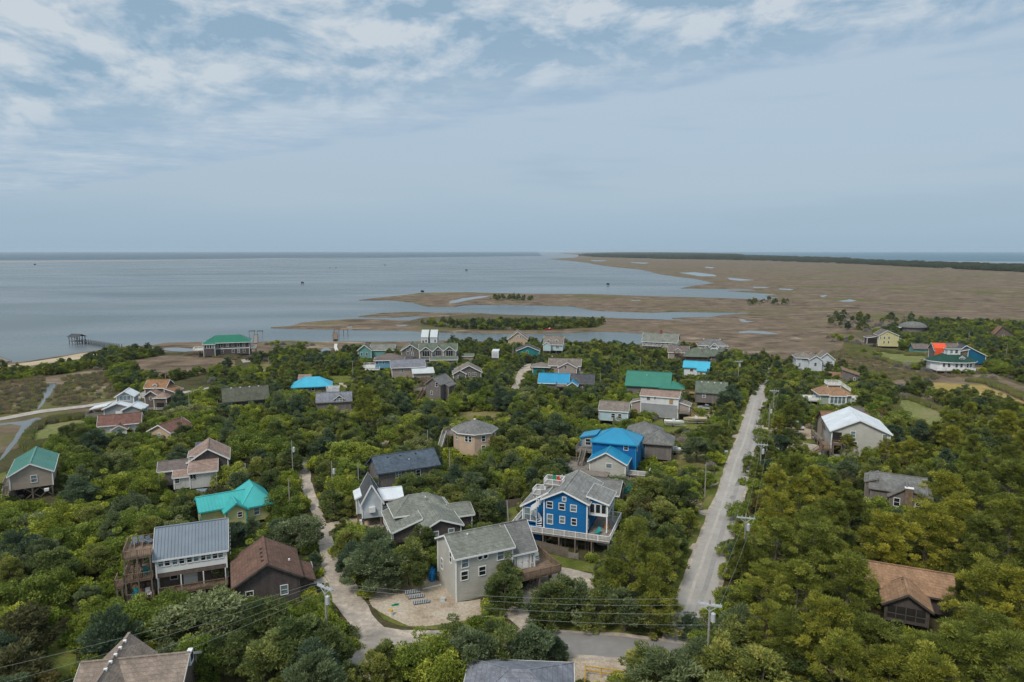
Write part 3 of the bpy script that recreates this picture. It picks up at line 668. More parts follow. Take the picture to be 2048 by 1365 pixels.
class House:
    """A building: an Empty at its base, local x along the front (left to right), y away from the street, parts as children."""
    def __init__(s, name, label, A, B=None, z=0.0, yaw=None, vis=None, cat='house', group='houses of the village', short=None):
        a = W(*A, z)
        if B:
            b = W(*B, z); s.L = (b - a).length
            if yaw is None: yaw = math.degrees(math.atan2(b.y - a.y, b.x - a.x))
        s.yaw = R(yaw); s.o = Vector((a.x, a.y, 0))
        s.root = tag(empty(name, (a.x, a.y, 0), s.yaw), label, cat, group)
        s.vis, s.rects, s.short = vis, [], short or label
        s.blk, s.gab = None, ''
        HOUSES.append(s)
    def wp(s, x, y, z=0):
        c, q = math.cos(s.yaw), math.sin(s.yaw)
        return Vector((s.o.x + x * c - y * q, s.o.y + x * q + y * c, z))
    def loc(s, p):
        d = Vector((p[0], p[1], 0)) - s.o; c, q = math.cos(s.yaw), math.sin(s.yaw)
        return (d.x * c + d.y * q, -d.x * q + d.y * c)
    def px(s, x, y, z): return s.loc(W(x, y, z))
    def part(s, name, m, mat, parent=None): return m.build(name, MATS[mat], parent or s.root)
    # ---- a block: walls with gable triangles, and its roof
    def block(s, x0, x1, y0, y1, z0, z1, wall, roof=None, rise=1.8, axis='x', over=.45, rm='r_grey', trim='trim_white', t=.16, ridge=None, piles=True, hi=None, corner=True):
        s.rects.append((x0, x1, y0, y1))
        m = MB()
        base = [(x0, y0), (x1, y0), (x1, y1), (x0, y1)]
        zt = [z1] * 4
        if roof == 'shed':                       # hi: the side that is high
            for i, (a, b) in enumerate(base):
                if (hi == 'b' and b == y1) or (hi == 'f' and b == y0) or (hi == 'l' and a == x0) or (hi == 'r' and a == x1): zt[i] = z1 + rise
        vs_ = [(a, b, z0) for a, b in base] + [(a, b, q) for (a, b), q in zip(base, zt)]
        fs = [(3, 2, 1, 0), (4, 5, 6, 7), (0, 1, 5, 4), (1, 2, 6, 5), (2, 3, 7, 6), (3, 0, 4, 7)]
        rp = .5 if ridge is None else ridge      # ridge position across the span
        ym, xm = y0 + (y1 - y0) * rp, x0 + (x1 - x0) * rp
        if roof == 'gable' and axis == 'x':
            vs_ += [(x0, ym, z1 + rise), (x1, ym, z1 + rise)]
            fs = [f for f in fs if f != (4, 5, 6, 7)] + [(7, 4, 8), (5, 6, 9), (4, 5, 9, 8), (6, 7, 8, 9)]
        elif roof == 'gable':
            vs_ += [(xm, y0, z1 + rise), (xm, y1, z1 + rise)]
            fs = [f for f in fs if f != (4, 5, 6, 7)] + [(4, 5, 8), (6, 7, 9), (5, 6, 9, 8), (7, 4, 8, 9)]
        m.add(vs_, fs)
        w = s.part('wall', m, wall)
        s.blk = (x0, x1, y0, y1, z0, z1); s.gab = '' if roof != 'gable' else ('lr' if axis == 'x' else 'fb')
        if z0 > 1.2 and piles:
            nx, ny = max(1, int((x1 - x0) / 3)), max(1, int((y1 - y0) / 3.2))
            for i in range(nx + 1):
                for j in range(ny + 1):
                    s.pile(x0 + .2 + (x1 - x0 - .4) * i / nx, y0 + .2 + (y1 - y0 - .4) * j / ny, z0)
        if trim and corner:
            for (a, b), q in zip(base, zt):
                k = ('corner', round(z0, 2), round(q, 2), trim)
                if k not in PILES: PILES[k] = MB().box(-.10, -.10, z0, .10, .10, q - .06).mesh('corner_board', MATS[trim])
                mob('corner_board', PILES[k], s.root, (a, b, 0))
        if roof: s.roof(x0, x1, y0, y1, z1, roof, rise, axis, over, rm, trim, t, rp, hi)
        return w
    def roof(s, x0, x1, y0, y1, z1, roof, rise, axis='x', over=.45, rm='r_grey', trim='trim_white', t=.16, rp=.5, hi=None, hipin=None):
        m, o = MB(), over
        X0, X1, Y0, Y1 = x0 - o, x1 + o, y0 - o, y1 + o
        ym, xm = y0 + (y1 - y0) * rp, x0 + (x1 - x0) * rp
        ed = []
        lift = .03
        if roof == 'gable' and axis == 'x':
            za, zb, zr = z1 - rise * o / (ym - y0) + lift + t, z1 - rise * o / (y1 - ym) + lift + t, z1 + rise + lift + t
            P = [(X0, Y0, za), (X1, Y0, za), (X1, ym, zr), (X0, ym, zr), (X1, Y1, zb), (X0, Y1, zb)]
            m.slab([P[0], P[1], P[2], P[3]], t); m.slab([P[3], P[2], P[4], P[5]], t)
            ed = [(P[0], P[3]), (P[3], P[5]), (P[1], P[2]), (P[2], P[4]), (P[0], P[1]), (P[5], P[4])]
            m.bar((X0, ym, zr + .01), (X1, ym, zr + .01), .30, .10)
        elif roof == 'gable':
            za, zb, zr = z1 - rise * o / (xm - x0) + lift + t, z1 - rise * o / (x1 - xm) + lift + t, z1 + rise + lift + t
            P = [(X0, Y0, za), (X0, Y1, za), (xm, Y1, zr), (xm, Y0, zr), (X1, Y1, zb), (X1, Y0, zb)]
            m.slab([P[0], P[3], P[2], P[1]], t); m.slab([P[3], P[5], P[4], P[2]], t)
            ed = [(P[0], P[3]), (P[3], P[5]), (P[1], P[2]), (P[2], P[4]), (P[0], P[1]), (P[5], P[4])]
            m.bar((xm, Y0, zr + .01), (xm, Y1, zr + .01), .30, .10)
        elif roof == 'hip':
            w_, d_ = X1 - X0, Y1 - Y0
            ax = 'x' if w_ >= d_ else 'y'
            ins = hipin if hipin is not None else min(w_, d_) / 2 - .02
            za, zr = z1 - rise * o / (min(w_, d_) / 2) + lift + t, z1 + rise + lift + t
            if ax == 'x': r0, r1 = (X0 + ins, (Y0 + Y1) / 2, zr), (X1 - ins, (Y0 + Y1) / 2, zr)
            else: r0, r1 = ((X0 + X1) / 2, Y0 + ins, zr), ((X0 + X1) / 2, Y1 - ins, zr)
            a, b, c, d = (X0, Y0, za), (X1, Y0, za), (X1, Y1, za), (X0, Y1, za)
            if ax == 'x':
                for q in ([a, b, r1, r0], [b, c, r1], [c, d, r0, r1], [d, a, r0]): m.slab(q, t)
            else:
                for q in ([a, b, r0], [b, c, r1, r0], [c, d, r1], [d, a, r0, r1]): m.slab(q, t)
            ed = [(a, b), (b, c), (c, d), (d, a)]
            for e0, e1 in ((a, r0), (d, r0 if ax == 'x' else r1), (b, r1 if ax == 'x' else r0), (c, r1)): m.bar(e0, e1, .22, .08)
        elif roof == 'shed':
            sl = rise / ((y1 - y0) if hi in 'fb' else (x1 - x0))
            lo_, hi_ = z1 - sl * o + lift + t, z1 + rise + sl * o + lift + t
            zf = {'b': (lo_, lo_, hi_, hi_), 'f': (hi_, hi_, lo_, lo_), 'l': (hi_, lo_, lo_, hi_), 'r': (lo_, hi_, hi_, lo_)}[hi]
            P = [(X0, Y0, zf[0]), (X1, Y0, zf[1]), (X1, Y1, zf[2]), (X0, Y1, zf[3])]
            m.slab(P, t); ed = [(P[0], P[1]), (P[1], P[2]), (P[2], P[3]), (P[3], P[0])]
        elif roof == 'flat':
            P = [(X0, Y0, z1 + t), (X1, Y0, z1 + t), (X1, Y1, z1 + t), (X0, Y1, z1 + t)]
            m.slab(P, t); ed = [(P[0], P[1]), (P[1], P[2]), (P[2], P[3]), (P[3], P[0])]
        r = s.part('roof', m, rm)
        if rm.startswith('m_') and roof == 'gable' and s.o.length < 260 and rm != 'm_steel':
            if axis == 'x': s.seams([(P[0], P[1], P[3], P[2]), (P[5], P[4], P[3], P[2])], rm, .6)
            else: s.seams([(P[0], P[1], P[3], P[2]), (P[5], P[4], P[3], P[2])], rm, .6)
        if trim and ed:
            f = MB(); cx, cy = (X0 + X1) / 2, (Y0 + Y1) / 2
            for a, b in ed:                        # fascia boards, just outside the roof edge
                a, b = Vector(a), Vector(b); dr = (b - a); nn = Vector((dr.y, -dr.x, 0)).normalized()
                mid = (a + b) / 2
                if nn.dot(mid - Vector((cx, cy, mid.z))) < 0: nn = -nn
                off = nn * .035 + Vector((0, 0, -t * .55 - .03))
                f.bar(a + off, b + off, .05, t + .10)
            s.part('fascia', f, trim)
        return r
    def pile(s, x, y, z, r=.14, mat='pile_wood'):
        k = (round(z, 1), round(r, 2), mat)
        if k not in PILES: PILES[k] = MB().box(-r, -r, -.3, r, r, z).mesh('pile', MATS[mat])
        return mob('pile', PILES[k], s.root, (x, y, 0))
    def win(s, face, u, z, w=.9, h=1.3, kind='sash', fm='white', pale=False):
        x0, x1, y0, y1, _, _ = s.blk
        l, rz = {'f': ((u, y0 - .015, z), 0), 'b': ((u, y1 + .015, z), math.pi), 'l': ((x0 - .015, u, z), -math.pi / 2), 'r': ((x1 + .015, u, z), math.pi / 2)}[face]
        a, b, c = win_mesh(w, h, kind, fm)
        o = mob('window', a, s.root, l, rz); mob('pane', c if (pale or random.random() < .22) else b, o)
        return o
    def wpx(s, face, pxs, w=.9, h=1.3, kind='sash', fm='white', pale=False):
        """Windows at photo pixels: the sight line meets the plane of the wall."""
        x0, x1, y0, y1, z0, z1 = s.blk
        c, q = math.cos(s.yaw), math.sin(s.yaw)
        for p in pxs:
            d = ray(*p)
            o = -s.o; ox, oy = o.x * c + o.y * q, -o.x * q + o.y * c
            dx, dy = d.x * c + d.y * q, -d.x * q + d.y * c
            if face in 'fb': t = ((y0 if face == 'f' else y1) - oy) / dy; u = ox + dx * t; lim = (x0, x1)
            else: t = ((x0 if face == 'l' else x1) - ox) / dx; u = oy + dy * t; lim = (y0, y1)
            z = CAMH + d.z * t
            u = min(max(u, lim[0] + w / 2 + .2), lim[1] - w / 2 - .2)
            s.win(face, u, min(max(z, z0 + h / 2 + .15), z1 + 2.5 if face in s.gab else z1 - h / 2 - .22), w, h, kind, fm, pale)
    def door(s, face, u, z0, w=.95, h=2.1, mat='white'):
        x0, x1, y0, y1, _, _ = s.blk
        m = MB().box(-w / 2, -.06, 0, w / 2, .02, h); m.box(-w / 2 + .12, -.08, .2, w / 2 - .12, -.058, h * .45).box(-w / 2 + .12, -.08, h * .55, w / 2 - .12, -.058, h - .15)
        l, rz = {'f': ((u, y0 - .015, z0), 0), 'b': ((u, y1 + .015, z0), math.pi), 'l': ((x0 - .015, u, z0), -math.pi / 2), 'r': ((x1 + .015, u, z0), math.pi / 2)}[face]
        o = m.build('door', MATS[mat], s.root, l, rz)
        MB().box(w / 2 - .16, -.12, h * .48, w / 2 - .08, -.082, h * .53).build('handle', MATS['wood_dark'], o)
        return o
    def deck(s, x0, x1, y0, y1, z, rails='flr', mat='wood_grey', rm=None, piles=True, hr=1.0, solid=False, horiz=False):
        s.rects.append((x0, x1, y0, y1))
        m = MB(); n_ = max(2, int((y1 - y0) / .6)); 
        for i in range(n_):                        # boards with open joints
            a = y0 + (y1 - y0) * i / n_; m.box(x0, a, z - .06, x1, a + (y1 - y0) / n_ - .025, z)
        m.box(x0 + .05, y0 + .04, z - .28, x1 - .05, y0 + .10, z - .062).box(x0 + .05, y1 - .10, z - .28, x1 - .05, y1 - .04, z - .062)
        m.box(x0 + .04, y0 + .12, z - .28, x0 + .10, y1 - .12, z - .062).box(x1 - .10, y0 + .12, z - .28, x1 - .04, y1 - .12, z - .062)
        s.part('deck', m, mat)
        for f in rails:
            a, b = {'f': ((x0, y0), (x1, y0)), 'b': ((x0, y1), (x1, y1)), 'l': ((x0, y0), (x0, y1)), 'r': ((x1, y0), (x1, y1))}[f]
            s.rail(a, b, z, z, rm or mat, hr, solid, horiz)
        if piles:
            nx, ny = max(1, round((x1 - x0) / 2.8)), max(1, round((y1 - y0) / 3.0))
            for i in range(nx + 1):
                for j in range(ny + 1):
                    s.pile(x0 + .2 + (x1 - x0 - .4) * i / nx, y0 + .2 + (y1 - y0 - .4) * j / ny, z - .29, .11)
    def rail(s, a, b, za, zb, mat='wood_grey', h=1.0, solid=False, horiz=False):
        m = MB(); a, b = Vector((a[0], a[1], za)), Vector((b[0], b[1], zb)); d = (b - a).length
        u = Vector((0, 0, 1))
        n_ = max(1, round(d / 1.9))
        for i in range(n_ + 1):
            p = a.lerp(b, i / n_); m.bar(p - u * .05, p + u * (h + .08), .11)
        m.bar(a + u * h, b + u * h, .12, .06); m.bar(a + u * .12, b + u * .12, .06, .08)
        if solid: m.bar(a + u * (h * .5), b + u * (h * .5), .04, h * .72)
        elif horiz:
            for k in range(1, 6): m.bar(a + u * (h * k / 6), b + u * (h * k / 6), .04, .11)
        else:
            k = max(2, int(d / .22))
            for i in range(1, k):
                p = a.lerp(b, i / k); m.bar(p + u * .14, p + u * (h - .03), .05)
        return s.part('railing', m, mat)
    def stairs(s, x, y, z, dx, dy, w=1.1, z0=0.0, mat='wood_grey', rail=True, slope=.68):
        """A flight from (x, y) at height z running down towards (dx, dy)."""
        m = MB(); n_ = max(3, int((z - z0) / .19)); run = (z - z0) / slope
        d = Vector((dx, dy, 0)).normalized(); q = Vector((-d.y, d.x, 0)) * w / 2
        for i in range(n_):
            p = Vector((x, y, 0)) + d * (run * (i + .5) / n_); zz = z - (z - z0) * (i + .5) / n_
            m.bar(p - q + Vector((0, 0, zz)), p + q + Vector((0, 0, zz)), run / n_ * .9, .05)
        A_ = Vector((x, y, z - .12)); B2 = Vector((x, y, 0)) + d * run + Vector((0, 0, z0 - .02))
        for k in (-1, 1): m.bar(A_ + q * k * 1.04, B2 + q * k * 1.04, .06, .26)
        s.part('stairs', m, mat)
        if rail:
            for k in (-1, 1):
                s.rail(((A_ + q * k * 1.1).x, (A_ + q * k * 1.1).y), ((B2 + q * k * 1.1).x, (B2 + q * k * 1.1).y), z, z0, mat, .95)
    def chimney(s, x, y, z0, z1, w=.8, mat='brick'):
        m = MB().box(x - w / 2, y - w / 2, z0, x + w / 2, y + w / 2, z1).box(x - w / 2 - .08, y - w / 2 - .08, z1 - .25, x + w / 2 + .08, y + w / 2 + .08, z1 - .1)
        m.box(x - w / 4, y - w / 4, z1, x + w / 4, y + w / 4, z1 + .25); s.part('chimney', m, mat)
    def vents(s, pts, mat='wood_dark', r=.17):
        for p in pts:
            MB().box(-r, -r, -.1, r, r, .14).build('roof_vent', MATS[mat], s.root, p)
    def box(s, name, x0, x1, y0, y1, z0, z1, mat): return s.part(name, MB().box(x0, y0, z0, x1, y1, z1), mat)
    def seams(s, segs, mat, step=.45):
        """Standing seams: ribs between two edge lines of a roof plane."""
        m = MB()
        for (a0, a1, b0, b1) in segs:
            a0, a1, b0, b1 = map(Vector, (a0, a1, b0, b1)); n_ = max(2, int((a1 - a0).length / step))
            for i in range(n_ + 1): m.bar(a0.lerp(a1, i / n_), b0.lerp(b1, i / n_), .05, .09)
        o = s.part('standing_seam', m, mat); o['kind'] = 'stuff'
    def dormer(s, x, y, z0, w, h, dep, wall, rm, kind='gable', face=-1, win=True, wk='sash', rise=None, ww=None, wh=None):
        """Small gabled dormer with a window, looking towards -y; rooted in the roof slope behind it."""
        ri = rise if rise is not None else w * .38
        ob = s.blk
        m = MB(); m.add([(x - w / 2, y, z0), (x + w / 2, y, z0), (x + w / 2, y, z0 + h), (x, y, z0 + h + ri), (x - w / 2, y, z0 + h),
                         (x - w / 2, y + dep, z0), (x + w / 2, y + dep, z0), (x + w / 2, y + dep, z0 + h), (x, y + dep, z0 + h + ri), (x - w / 2, y + dep, z0 + h)],
                        [(0, 1, 2, 3, 4), (9, 8, 7, 6, 5), (1, 6, 7, 2), (5, 0, 4, 9), (2, 7, 8, 3), (4, 3, 8, 9), (0, 5, 6, 1)])
        d = s.part('dormer', m, wall)
        o = .22; t = .12; sl = ri / (w / 2)
        r = MB(); L_, R_, C_ = x - w / 2 - o, x + w / 2 + o, x; ze = z0 + h - sl * o + .03 + t; zr = z0 + h + ri + .03 + t
        r.slab([(L_, y - .25, ze), (C_, y - .25, zr), (C_, y + dep, zr), (L_, y + dep, ze)], t); r.slab([(C_, y - .25, zr), (R_, y - .25, ze), (R_, y + dep, ze), (C_, y + dep, zr)], t)
        r.build('dormer_roof', MATS[rm], d)
        f = MB(); f.bar((L_, y - .28, ze - .1), (C_, y - .28, zr - .1), .05, .2); f.bar((C_, y - .28, zr - .1), (R_, y - .28, ze - .1), .05, .2); f.build('dormer_fascia', MATS['trim_white'], d)
        if win:
            s.blk = (x - w / 2, x + w / 2, y, y + dep, z0, z0 + h)
            s.win('f', x, z0 + h * .55, ww or w * .55, wh or h * .75, wk); s.blk = ob
        return d

# ------------------------------------------------------------------ the houses, nearest first
# H1 brown-grey shingled roof with cross gables
h = House('shingled_house', 'house with weathered brown-grey cross-gabled roof and a line of small white ridge vents', (169, 1322), (368, 1304), 7, yaw=10, vis=(150, 1275, 400, 1365), short='the house with white ridge vents')
h.block(.3, h.L + .2, -3.8, 3.0, 0, 4.9, 'w_shake_brown', 'gable', 2.0, 'x', .5, 'r_fawn', 'wood_white')
h.block(.6, 5.4, -8.5, 3.6, 0, 5.0, 'w_shake_brown', 'gable', 2.3, 'y', .5, 'r_fawn', None)
for k in range(5): h.vents([(3.12, 2.4 - 1.3 * k, 7.42)], 'white', .16)
h.box('louvre_panel', h.L + .25, h.L + .75, -.6, .6, 5.6, 7.0, 'white')
h.box('louvre', h.L + .755, h.L + .77, -.42, .42, 5.9, 6.8, 'shade_dark')
h.win('r', -2.2, 3.4, 1.0, 1.4)
h.deck(-1.8, .1, -3.8, -.5, 2.6, 'fl', 'wood_grey')

# H2 steel-roofed house with white window band and timber deck tower
h = House('steel_roof_house', 'house with blue-grey standing-seam metal roof, white window band and timber deck tower', (311, 1119), (452, 1099), 6.2, yaw=21.5, vis=(245, 1038, 462, 1180), short='the steel-roofed house with the deck tower')
L = h.L
h.block(0, L, 0, 8.6, 3.3, 6.2, 'w_shake_brown', 'gable', 2.9, 'x', .35, 'm_steel', 'white', piles=False)
h.box('window_band', -.02, L + .02, -.05, .0, 4.0, 6.1, 'white')
h.blk = (0, L, -.05, 8.6, 3.3, 6.2)
h.wpx('f', [(321.5, 1125.5), (334.5, 1123.5), (349.7, 1121), (363.4, 1118), (378.7, 1115.8), (392.3, 1113.6), (406.6, 1111), (416.7, 1109.4), (429.7, 1107), (441, 1105)], .62, .95, 'sash', 'white')
h.seams([((-.3, -.36, 6.19), (L + .3, -.36, 6.19), (-.3, 4.3, 9.32), (L + .3, 4.3, 9.32))], 'm_steel')
h.block(0, L, 2.0, 8.5, .9, 3.3, 'w_shake_brown', None, piles=True)
h.win('f', 7.6, 2.5, .9, 1.1); h.win('f', 2.0, 2.5, .9, 1.1); h.door('f', 4.2, .92, 1.9, 2.1)
h.deck(0, L, -.4, 1.95, .9, 'f', 'wood_brown')
for k in range(4): h.box('porch_post', L * k / 3 * .96 + .05, L * k / 3 * .96 + .2, -.12, .03, .9, 3.3, 'white')
for z_, ex in ((.9, -3.9), (3.9, -4.0), (7.3, -3.9)):
    h.deck(ex, -.4, -.9, 4.6, z_, 'flb', 'wood_brown', piles=(z_ < 3))
h.deck(-5.2, -4.15, -.6, 2.0, 3.2, 'fl', 'wood_brown')
for x_ in (-3.8, -2.2, -.55):
    for y_ in (-.8, 1.9, 4.5): h.box('tower_post', x_ - .09, x_ + .09, y_ - .09, y_ + .09, .9, 7.2, 'pile_wood')
h.stairs(-2.4, 3.2, 7.3, .0, -1, .9, 3.9, 'wood_brown', True, .9); h.stairs(-2.4, .2, 3.9, 0, 1, .9, .9, 'wood_brown', True, .9)
h.stairs(-2.0, -1.0, .9, 0, -1, 1.1, 0, 'wood_brown')
m = MB()
for k in range(7): m.bar((L + .55, .3 + k * .55, 5.3 + k * .42), (L + .55, 1.5 + k * .55, 5.0 + k * .42), .06, .22)
h.part('white_louvre', m, 'white')

# H3 plain brown gabled house
h = House('brown_house', 'house with plain reddish brown shingle gable roof and dark board walls beside the lane', (464, 1174), (604, 1150), 4, yaw=23, vis=(462, 1090, 612, 1172), short='the brown-roofed house by the lane')
L = h.L
h.block(.4, L - .4, 0, 9.0, 0, 4.0, 'w_shake_dark', 'gable', 2.5, 'y', .5, 'r_brown', 'wood_dark')
h.block(L - .35, L + 1.6, .8, 6.0, 0, 2.6, 'w_shake_dark', 'shed', .9, over=.3, rm='r_brown', trim='wood_dark', hi='l')
h.blk = (.4, L - .4, 0, 9.0, 0, 4.0); h.win('f', 2.2, 2.2); h.win('f', 6.8, 2.2)
h.vents([(L / 2 - .55, 5.5 - k * 1.4, 6.48) for k in range(4)], 'wood_dark', .15); h.vents([(L / 2 + 3.2, 3.0, 5.2)], 'white', .12)

# H4 lavender roof at the bottom edge
h = House('lavender_roof_house', 'house with pale lavender-grey shingle hip roof beside the yellow rail fence', (934, 1340), (1142, 1352), 6, yaw=-4, vis=(925, 1338, 1142, 1365), short='the lavender-roofed house')
L = h.L
h.block(.2, L - .2, -4.4, 4.2, 0, 4.3, 'w_greywall', 'hip', 1.9, 'x', .6, 'r_lavender', 'trim_white')
h.block(3.2, 7.8, -7.5, -1.0, 0, 4.2, 'w_greywall', 'gable', 1.5, 'y', .4, 'r_lavender', 'trim_white')
h.win('f', 5.5, 2.4, 1.6, 1.3, 'twin')

# H5 beige two-storey house
h = House('beige_house', 'tall beige two-storey house with grey shingle roof, two round windows and slatted deck', (912, 1117), (1022, 1091), 6.7, yaw=26, vis=(868, 1060, 1098, 1207), short='the beige two-storey house')
L = h.L
h.block(0, L, 0, 7.6, 0, 6.7, 'w_beige', 'gable', 1.9, 'x', .35, 'r_greygreen', 'white')
h.wpx('f', [(930, 1122), (1001, 1105)], 1.0, 1.4, 'sash', 'white', True); h.wpx('f', [(929, 1151.5), (964.5, 1142)], 1.0, 1.25)
h.wpx('f', [(960, 1115), (971, 1112.5)], .8, .8, 'round')
h.wpx('l', [(901.5, 1115), (884.5, 1128)], .7, 1.5)
h.vents([(3, 3.0, 8.55)], 'white', .1)
h.block(L + .02, L + 3.9, .4, 7.5, 2.6, 5.4, 'w_beige', 'gable', 3.25, 'x', .35, 'r_midgrey', 'white', ridge=.47)
h.door('f', L + 1.4, 2.65, .95, 2.1, 'white'); h.door('f', L + 2.4, 2.65, .95, 2.1, 'white')
h.box('door_frame', L + .5, L + .68, .30, .39, 2.62, 5.1, 'white'); h.box('door_frame', L + 3.1, L + 3.28, .30, .39, 2.62, 5.1, 'white'); h.box('transom', L + .68, L + 3.1, .30, .39, 4.85, 5.1, 'white')
h.win('f', L + .36, 3.9, .18, 1.2, 'plain'); h.win('f', L + 3.5, 3.9, .18, 1.2, 'plain')
h.deck(L - .2, L + 6.8, -2.6, .3, 2.6, 'f', 'wood_brown', horiz=True); h.deck(L + 4.0, L + 6.8, .35, 6.5, 2.6, 'rb', 'wood_brown', horiz=True)
h.rail((L + 6.8, -2.6), (L + 6.8, .3), 2.6, 2.6, 'wood_brown', horiz=True)
h.box('downspout_base', -3.2, -.3, 5.6, 5.8, .05, .2, 'white')

# H6 dark shingled house with broad grey roof
h = House('dark_shingle_house', 'dark cedar-shingled house with broad grey roof and white gable trim', (849, 1059), (920, 1053), 5.2, yaw=20, vis=(772, 1000, 940, 1085), short='the dark shingled house')
L = h.L + .3
h.block(0, L, 0, 12.5, 2.2, 5.2, 'w_shake_dark', 'gable', 1.3, 'y', .45, 'r_greygreen', 'white', ridge=.42)
h.wpx('f', [(871.5, 1071), (902.5, 1065)], .85, 1.2)
h.block(-4.6, -.03, 3.0, 12.3, 2.2, 4.1, 'w_shake_dark', 'shed', 1.55, over=.35, rm='r_greygreen', trim='white', hi='r')
for k in range(4): h.win('l', 4.2 + 2.2 * k, 3.3, 1.5, 1.5, 'grid')
h.block(-3.4, 5.6, 6.6, 12.4, 4.4, 5.6, 'w_shake_dark', 'hip', 2.1, 'x', .5, 'r_greygreen', 'white', piles=False, corner=False)
h.block(L + .02, L + 3.4, 5.0, 10.5, 2.2, 4.7, 'w_shake_dark', 'gable', 1.0, 'x', .45, 'r_greygreen', 'white')
h.vents([(2.0, 8.0, 7.6)], 'white', .1)
h.stairs(-4.8, 5.5, 2.2, -1, 0, 1.1); h.block(0, L, .05, 12, 0, 2.1, 'w_shake_dark', None, trim=None)

# H7 little white house with steep front gable
h = House('white_cottage', 'small white cottage on piles with steep dark front gable and white wing', (724, 1005), (762, 1000), 5.0, yaw=17, vis=(718, 962, 808, 1040), short='the small white cottage')
h.block(0, 3.5, 0, 6.5, 1.9, 5.0, 'w_icewhite', 'gable', 3.1, 'y', .4, 'r_darkgrey', 'white')
h.box('bay_box', 1.2, 2.3, -.45, -.02, 3.0, 4.0, 'white')
h.block(3.52, 7.3, 1.2, 6.0, 1.9, 4.7, 'w_icewhite', 'gable', 1.1, 'x', .35, 'm_white', 'white')
h.wpx('f', [(772, 996.5)], .7, 1.1); h.box('wall_unit', 5.9, 6.5, .8, 1.18, 3.0, 3.5, 'concrete')
h.block(-.8, -.03, 2.5, 6.3, 1.9, 4.9, 'w_icewhite', 'shed', .3, over=.3, rm='m_white', trim='white', hi='r')
h.deck(7.4, 10.2, .4, 6.0, 2.0, 'frb', 'wood_grey'); h.deck(7.4, 10.0, -1.8, .35, 1.5, 'fr', 'wood_grey'); h.stairs(5.2, .4, 1.9, -.2, -1, 1.3)
h.box('gas_bottle', -.55, -.15, -.7, -.3, .6, 1.9, 'white')

# H8 bright blue house
h = House('blue_house', 'bright blue two-storey house with white wraparound deck and rooftop lookout', (1088, 1056), (1172, 1066), 2.9, yaw=-19, vis=(1035, 963, 1218, 1082), short='the bright blue house with white decks')
L = h.L + .2
h.block(0, L, 0, 10.5, 2.9, 8.2, 'w_blue', 'gable', 1.7, 'y', .5, 'r_grey', 'white', ridge=.45)
h.wpx('f', [(1099.5, 1010), (1124, 1013.5), (1147, 1017)], .95, 1.05); h.wpx('f', [(1100, 1038.5)], .9, 1.6, 'sash'); h.wpx('f', [(1124.7, 1040), (1148, 1044)], .8, 1.1)
h.wpx('f', [(1128.5, 998.5)], .55, .6, 'plain', 'white', True)
h.block(-4.3, -.03, 1.5, 10.4, 2.9, 5.9, 'w_blue', 'shed', 2.6, over=.4, rm='r_grey', trim='white', hi='r')
h.win('f', -2.9, 4.4, 2.2, 2.2, 'twin', 'white', True)
h.block(L + .03, L + 3.2, 1.2, 7.0, 5.8, 8.0, 'w_blue', 'shed', .9, over=.4, rm='r_grey', trim='white', hi='l', piles=False)
for k in range(3): h.win('f', L + .62 + k * .98, 7.0, .72, 1.5, 'plain')
for k in range(5): h.win('r', 1.9 + k * 1.1, 7.0, .75, 1.5, 'plain')
h.box('porch_apron', L + .05, L + 3.15, 1.13, 1.19, 5.75, 6.2, 'white')
for x_, y_ in ((L + 3.1, 1.3), (L + 3.1, 6.8)): h.box('porch_post', x_ - .1, x_ + .1, y_ - .1, y_ + .1, 2.9, 5.75, 'white')
h.win('r', 0, 4.4) if False else None
h.blk = (0, L, 0, 10.5, 2.9, 8.2); h.win('r', .75, 4.3, .6, 1.5)
h.deck(-5.4, L + 4.2, -2.0, -.05, 2.75, 'f', 'wood_grey', 'white'); h.deck(-5.4, -4.4, .0, 6.0, 2.75, 'lb', 'wood_grey', 'white'); h.deck(L + .05, L + 4.2, .0, 9.0, 2.75, 'rb', 'wood_grey', 'white')
h.rail((-5.4, -2.0), (-5.4, .0), 2.75, 2.75, 'white'); h.rail((L + 4.2, -2.0), (L + 4.2, .0), 2.75, 2.75, 'white')
h.block(-3.8, -.6, .2, 4.0, .1, 2.4, 'w_blue', None, trim=None)
h.deck(-1.3, 1.9, 4.2, 6.6, 9.1, 'flrb', 'wood_grey', 'white', piles=False); h.deck(-2.9, -1.5, 2.6, 5.2, 7.6, 'flb', 'wood_grey', 'white', piles=False)
for x_, y_ in ((-1.1, 4.4), (1.7, 4.4), (-1.1, 6.4), (-2.7, 2.8), (-2.7, 5.0)): h.box('lookout_post', x_ - .08, x_ + .08, y_ - .08, y_ + .08, 6.6, 9.1 if x_ > -2 else 7.6, 'white')
m = MB()                                         # spiral stair
for k in range(16):
    a = k * .42; zz = 2.9 + k * .31; c_, s_ = math.cos(a), math.sin(a)
    m.add([(-1.55, .55, zz), (-1.55 + c_ * .95, .55 + s_ * .95, zz), (-1.55 + math.cos(a + .42) * .95, .55 + math.sin(a + .42) * .95, zz),
           (-1.55, .55, zz - .06), (-1.55 + c_ * .95, .55 + s_ * .95, zz - .06), (-1.55 + math.cos(a + .42) * .95, .55 + math.sin(a + .42) * .95, zz - .06)], [(0, 1, 2), (5, 4, 3), (1, 4, 5, 2), (0, 3, 4, 1), (2, 5, 3, 0)])
    b0, b1 = (-1.55 + c_ * .97, .55 + s_ * .97), (-1.55 + math.cos(a + .42) * .97, .55 + math.sin(a + .42) * .97)
    m.add([(b0[0], b0[1], zz - .1), (b1[0], b1[1], zz + .21), (b1[0], b1[1], zz + 1.2), (b0[0], b0[1], zz + .9)], [(0, 1, 2, 3)])
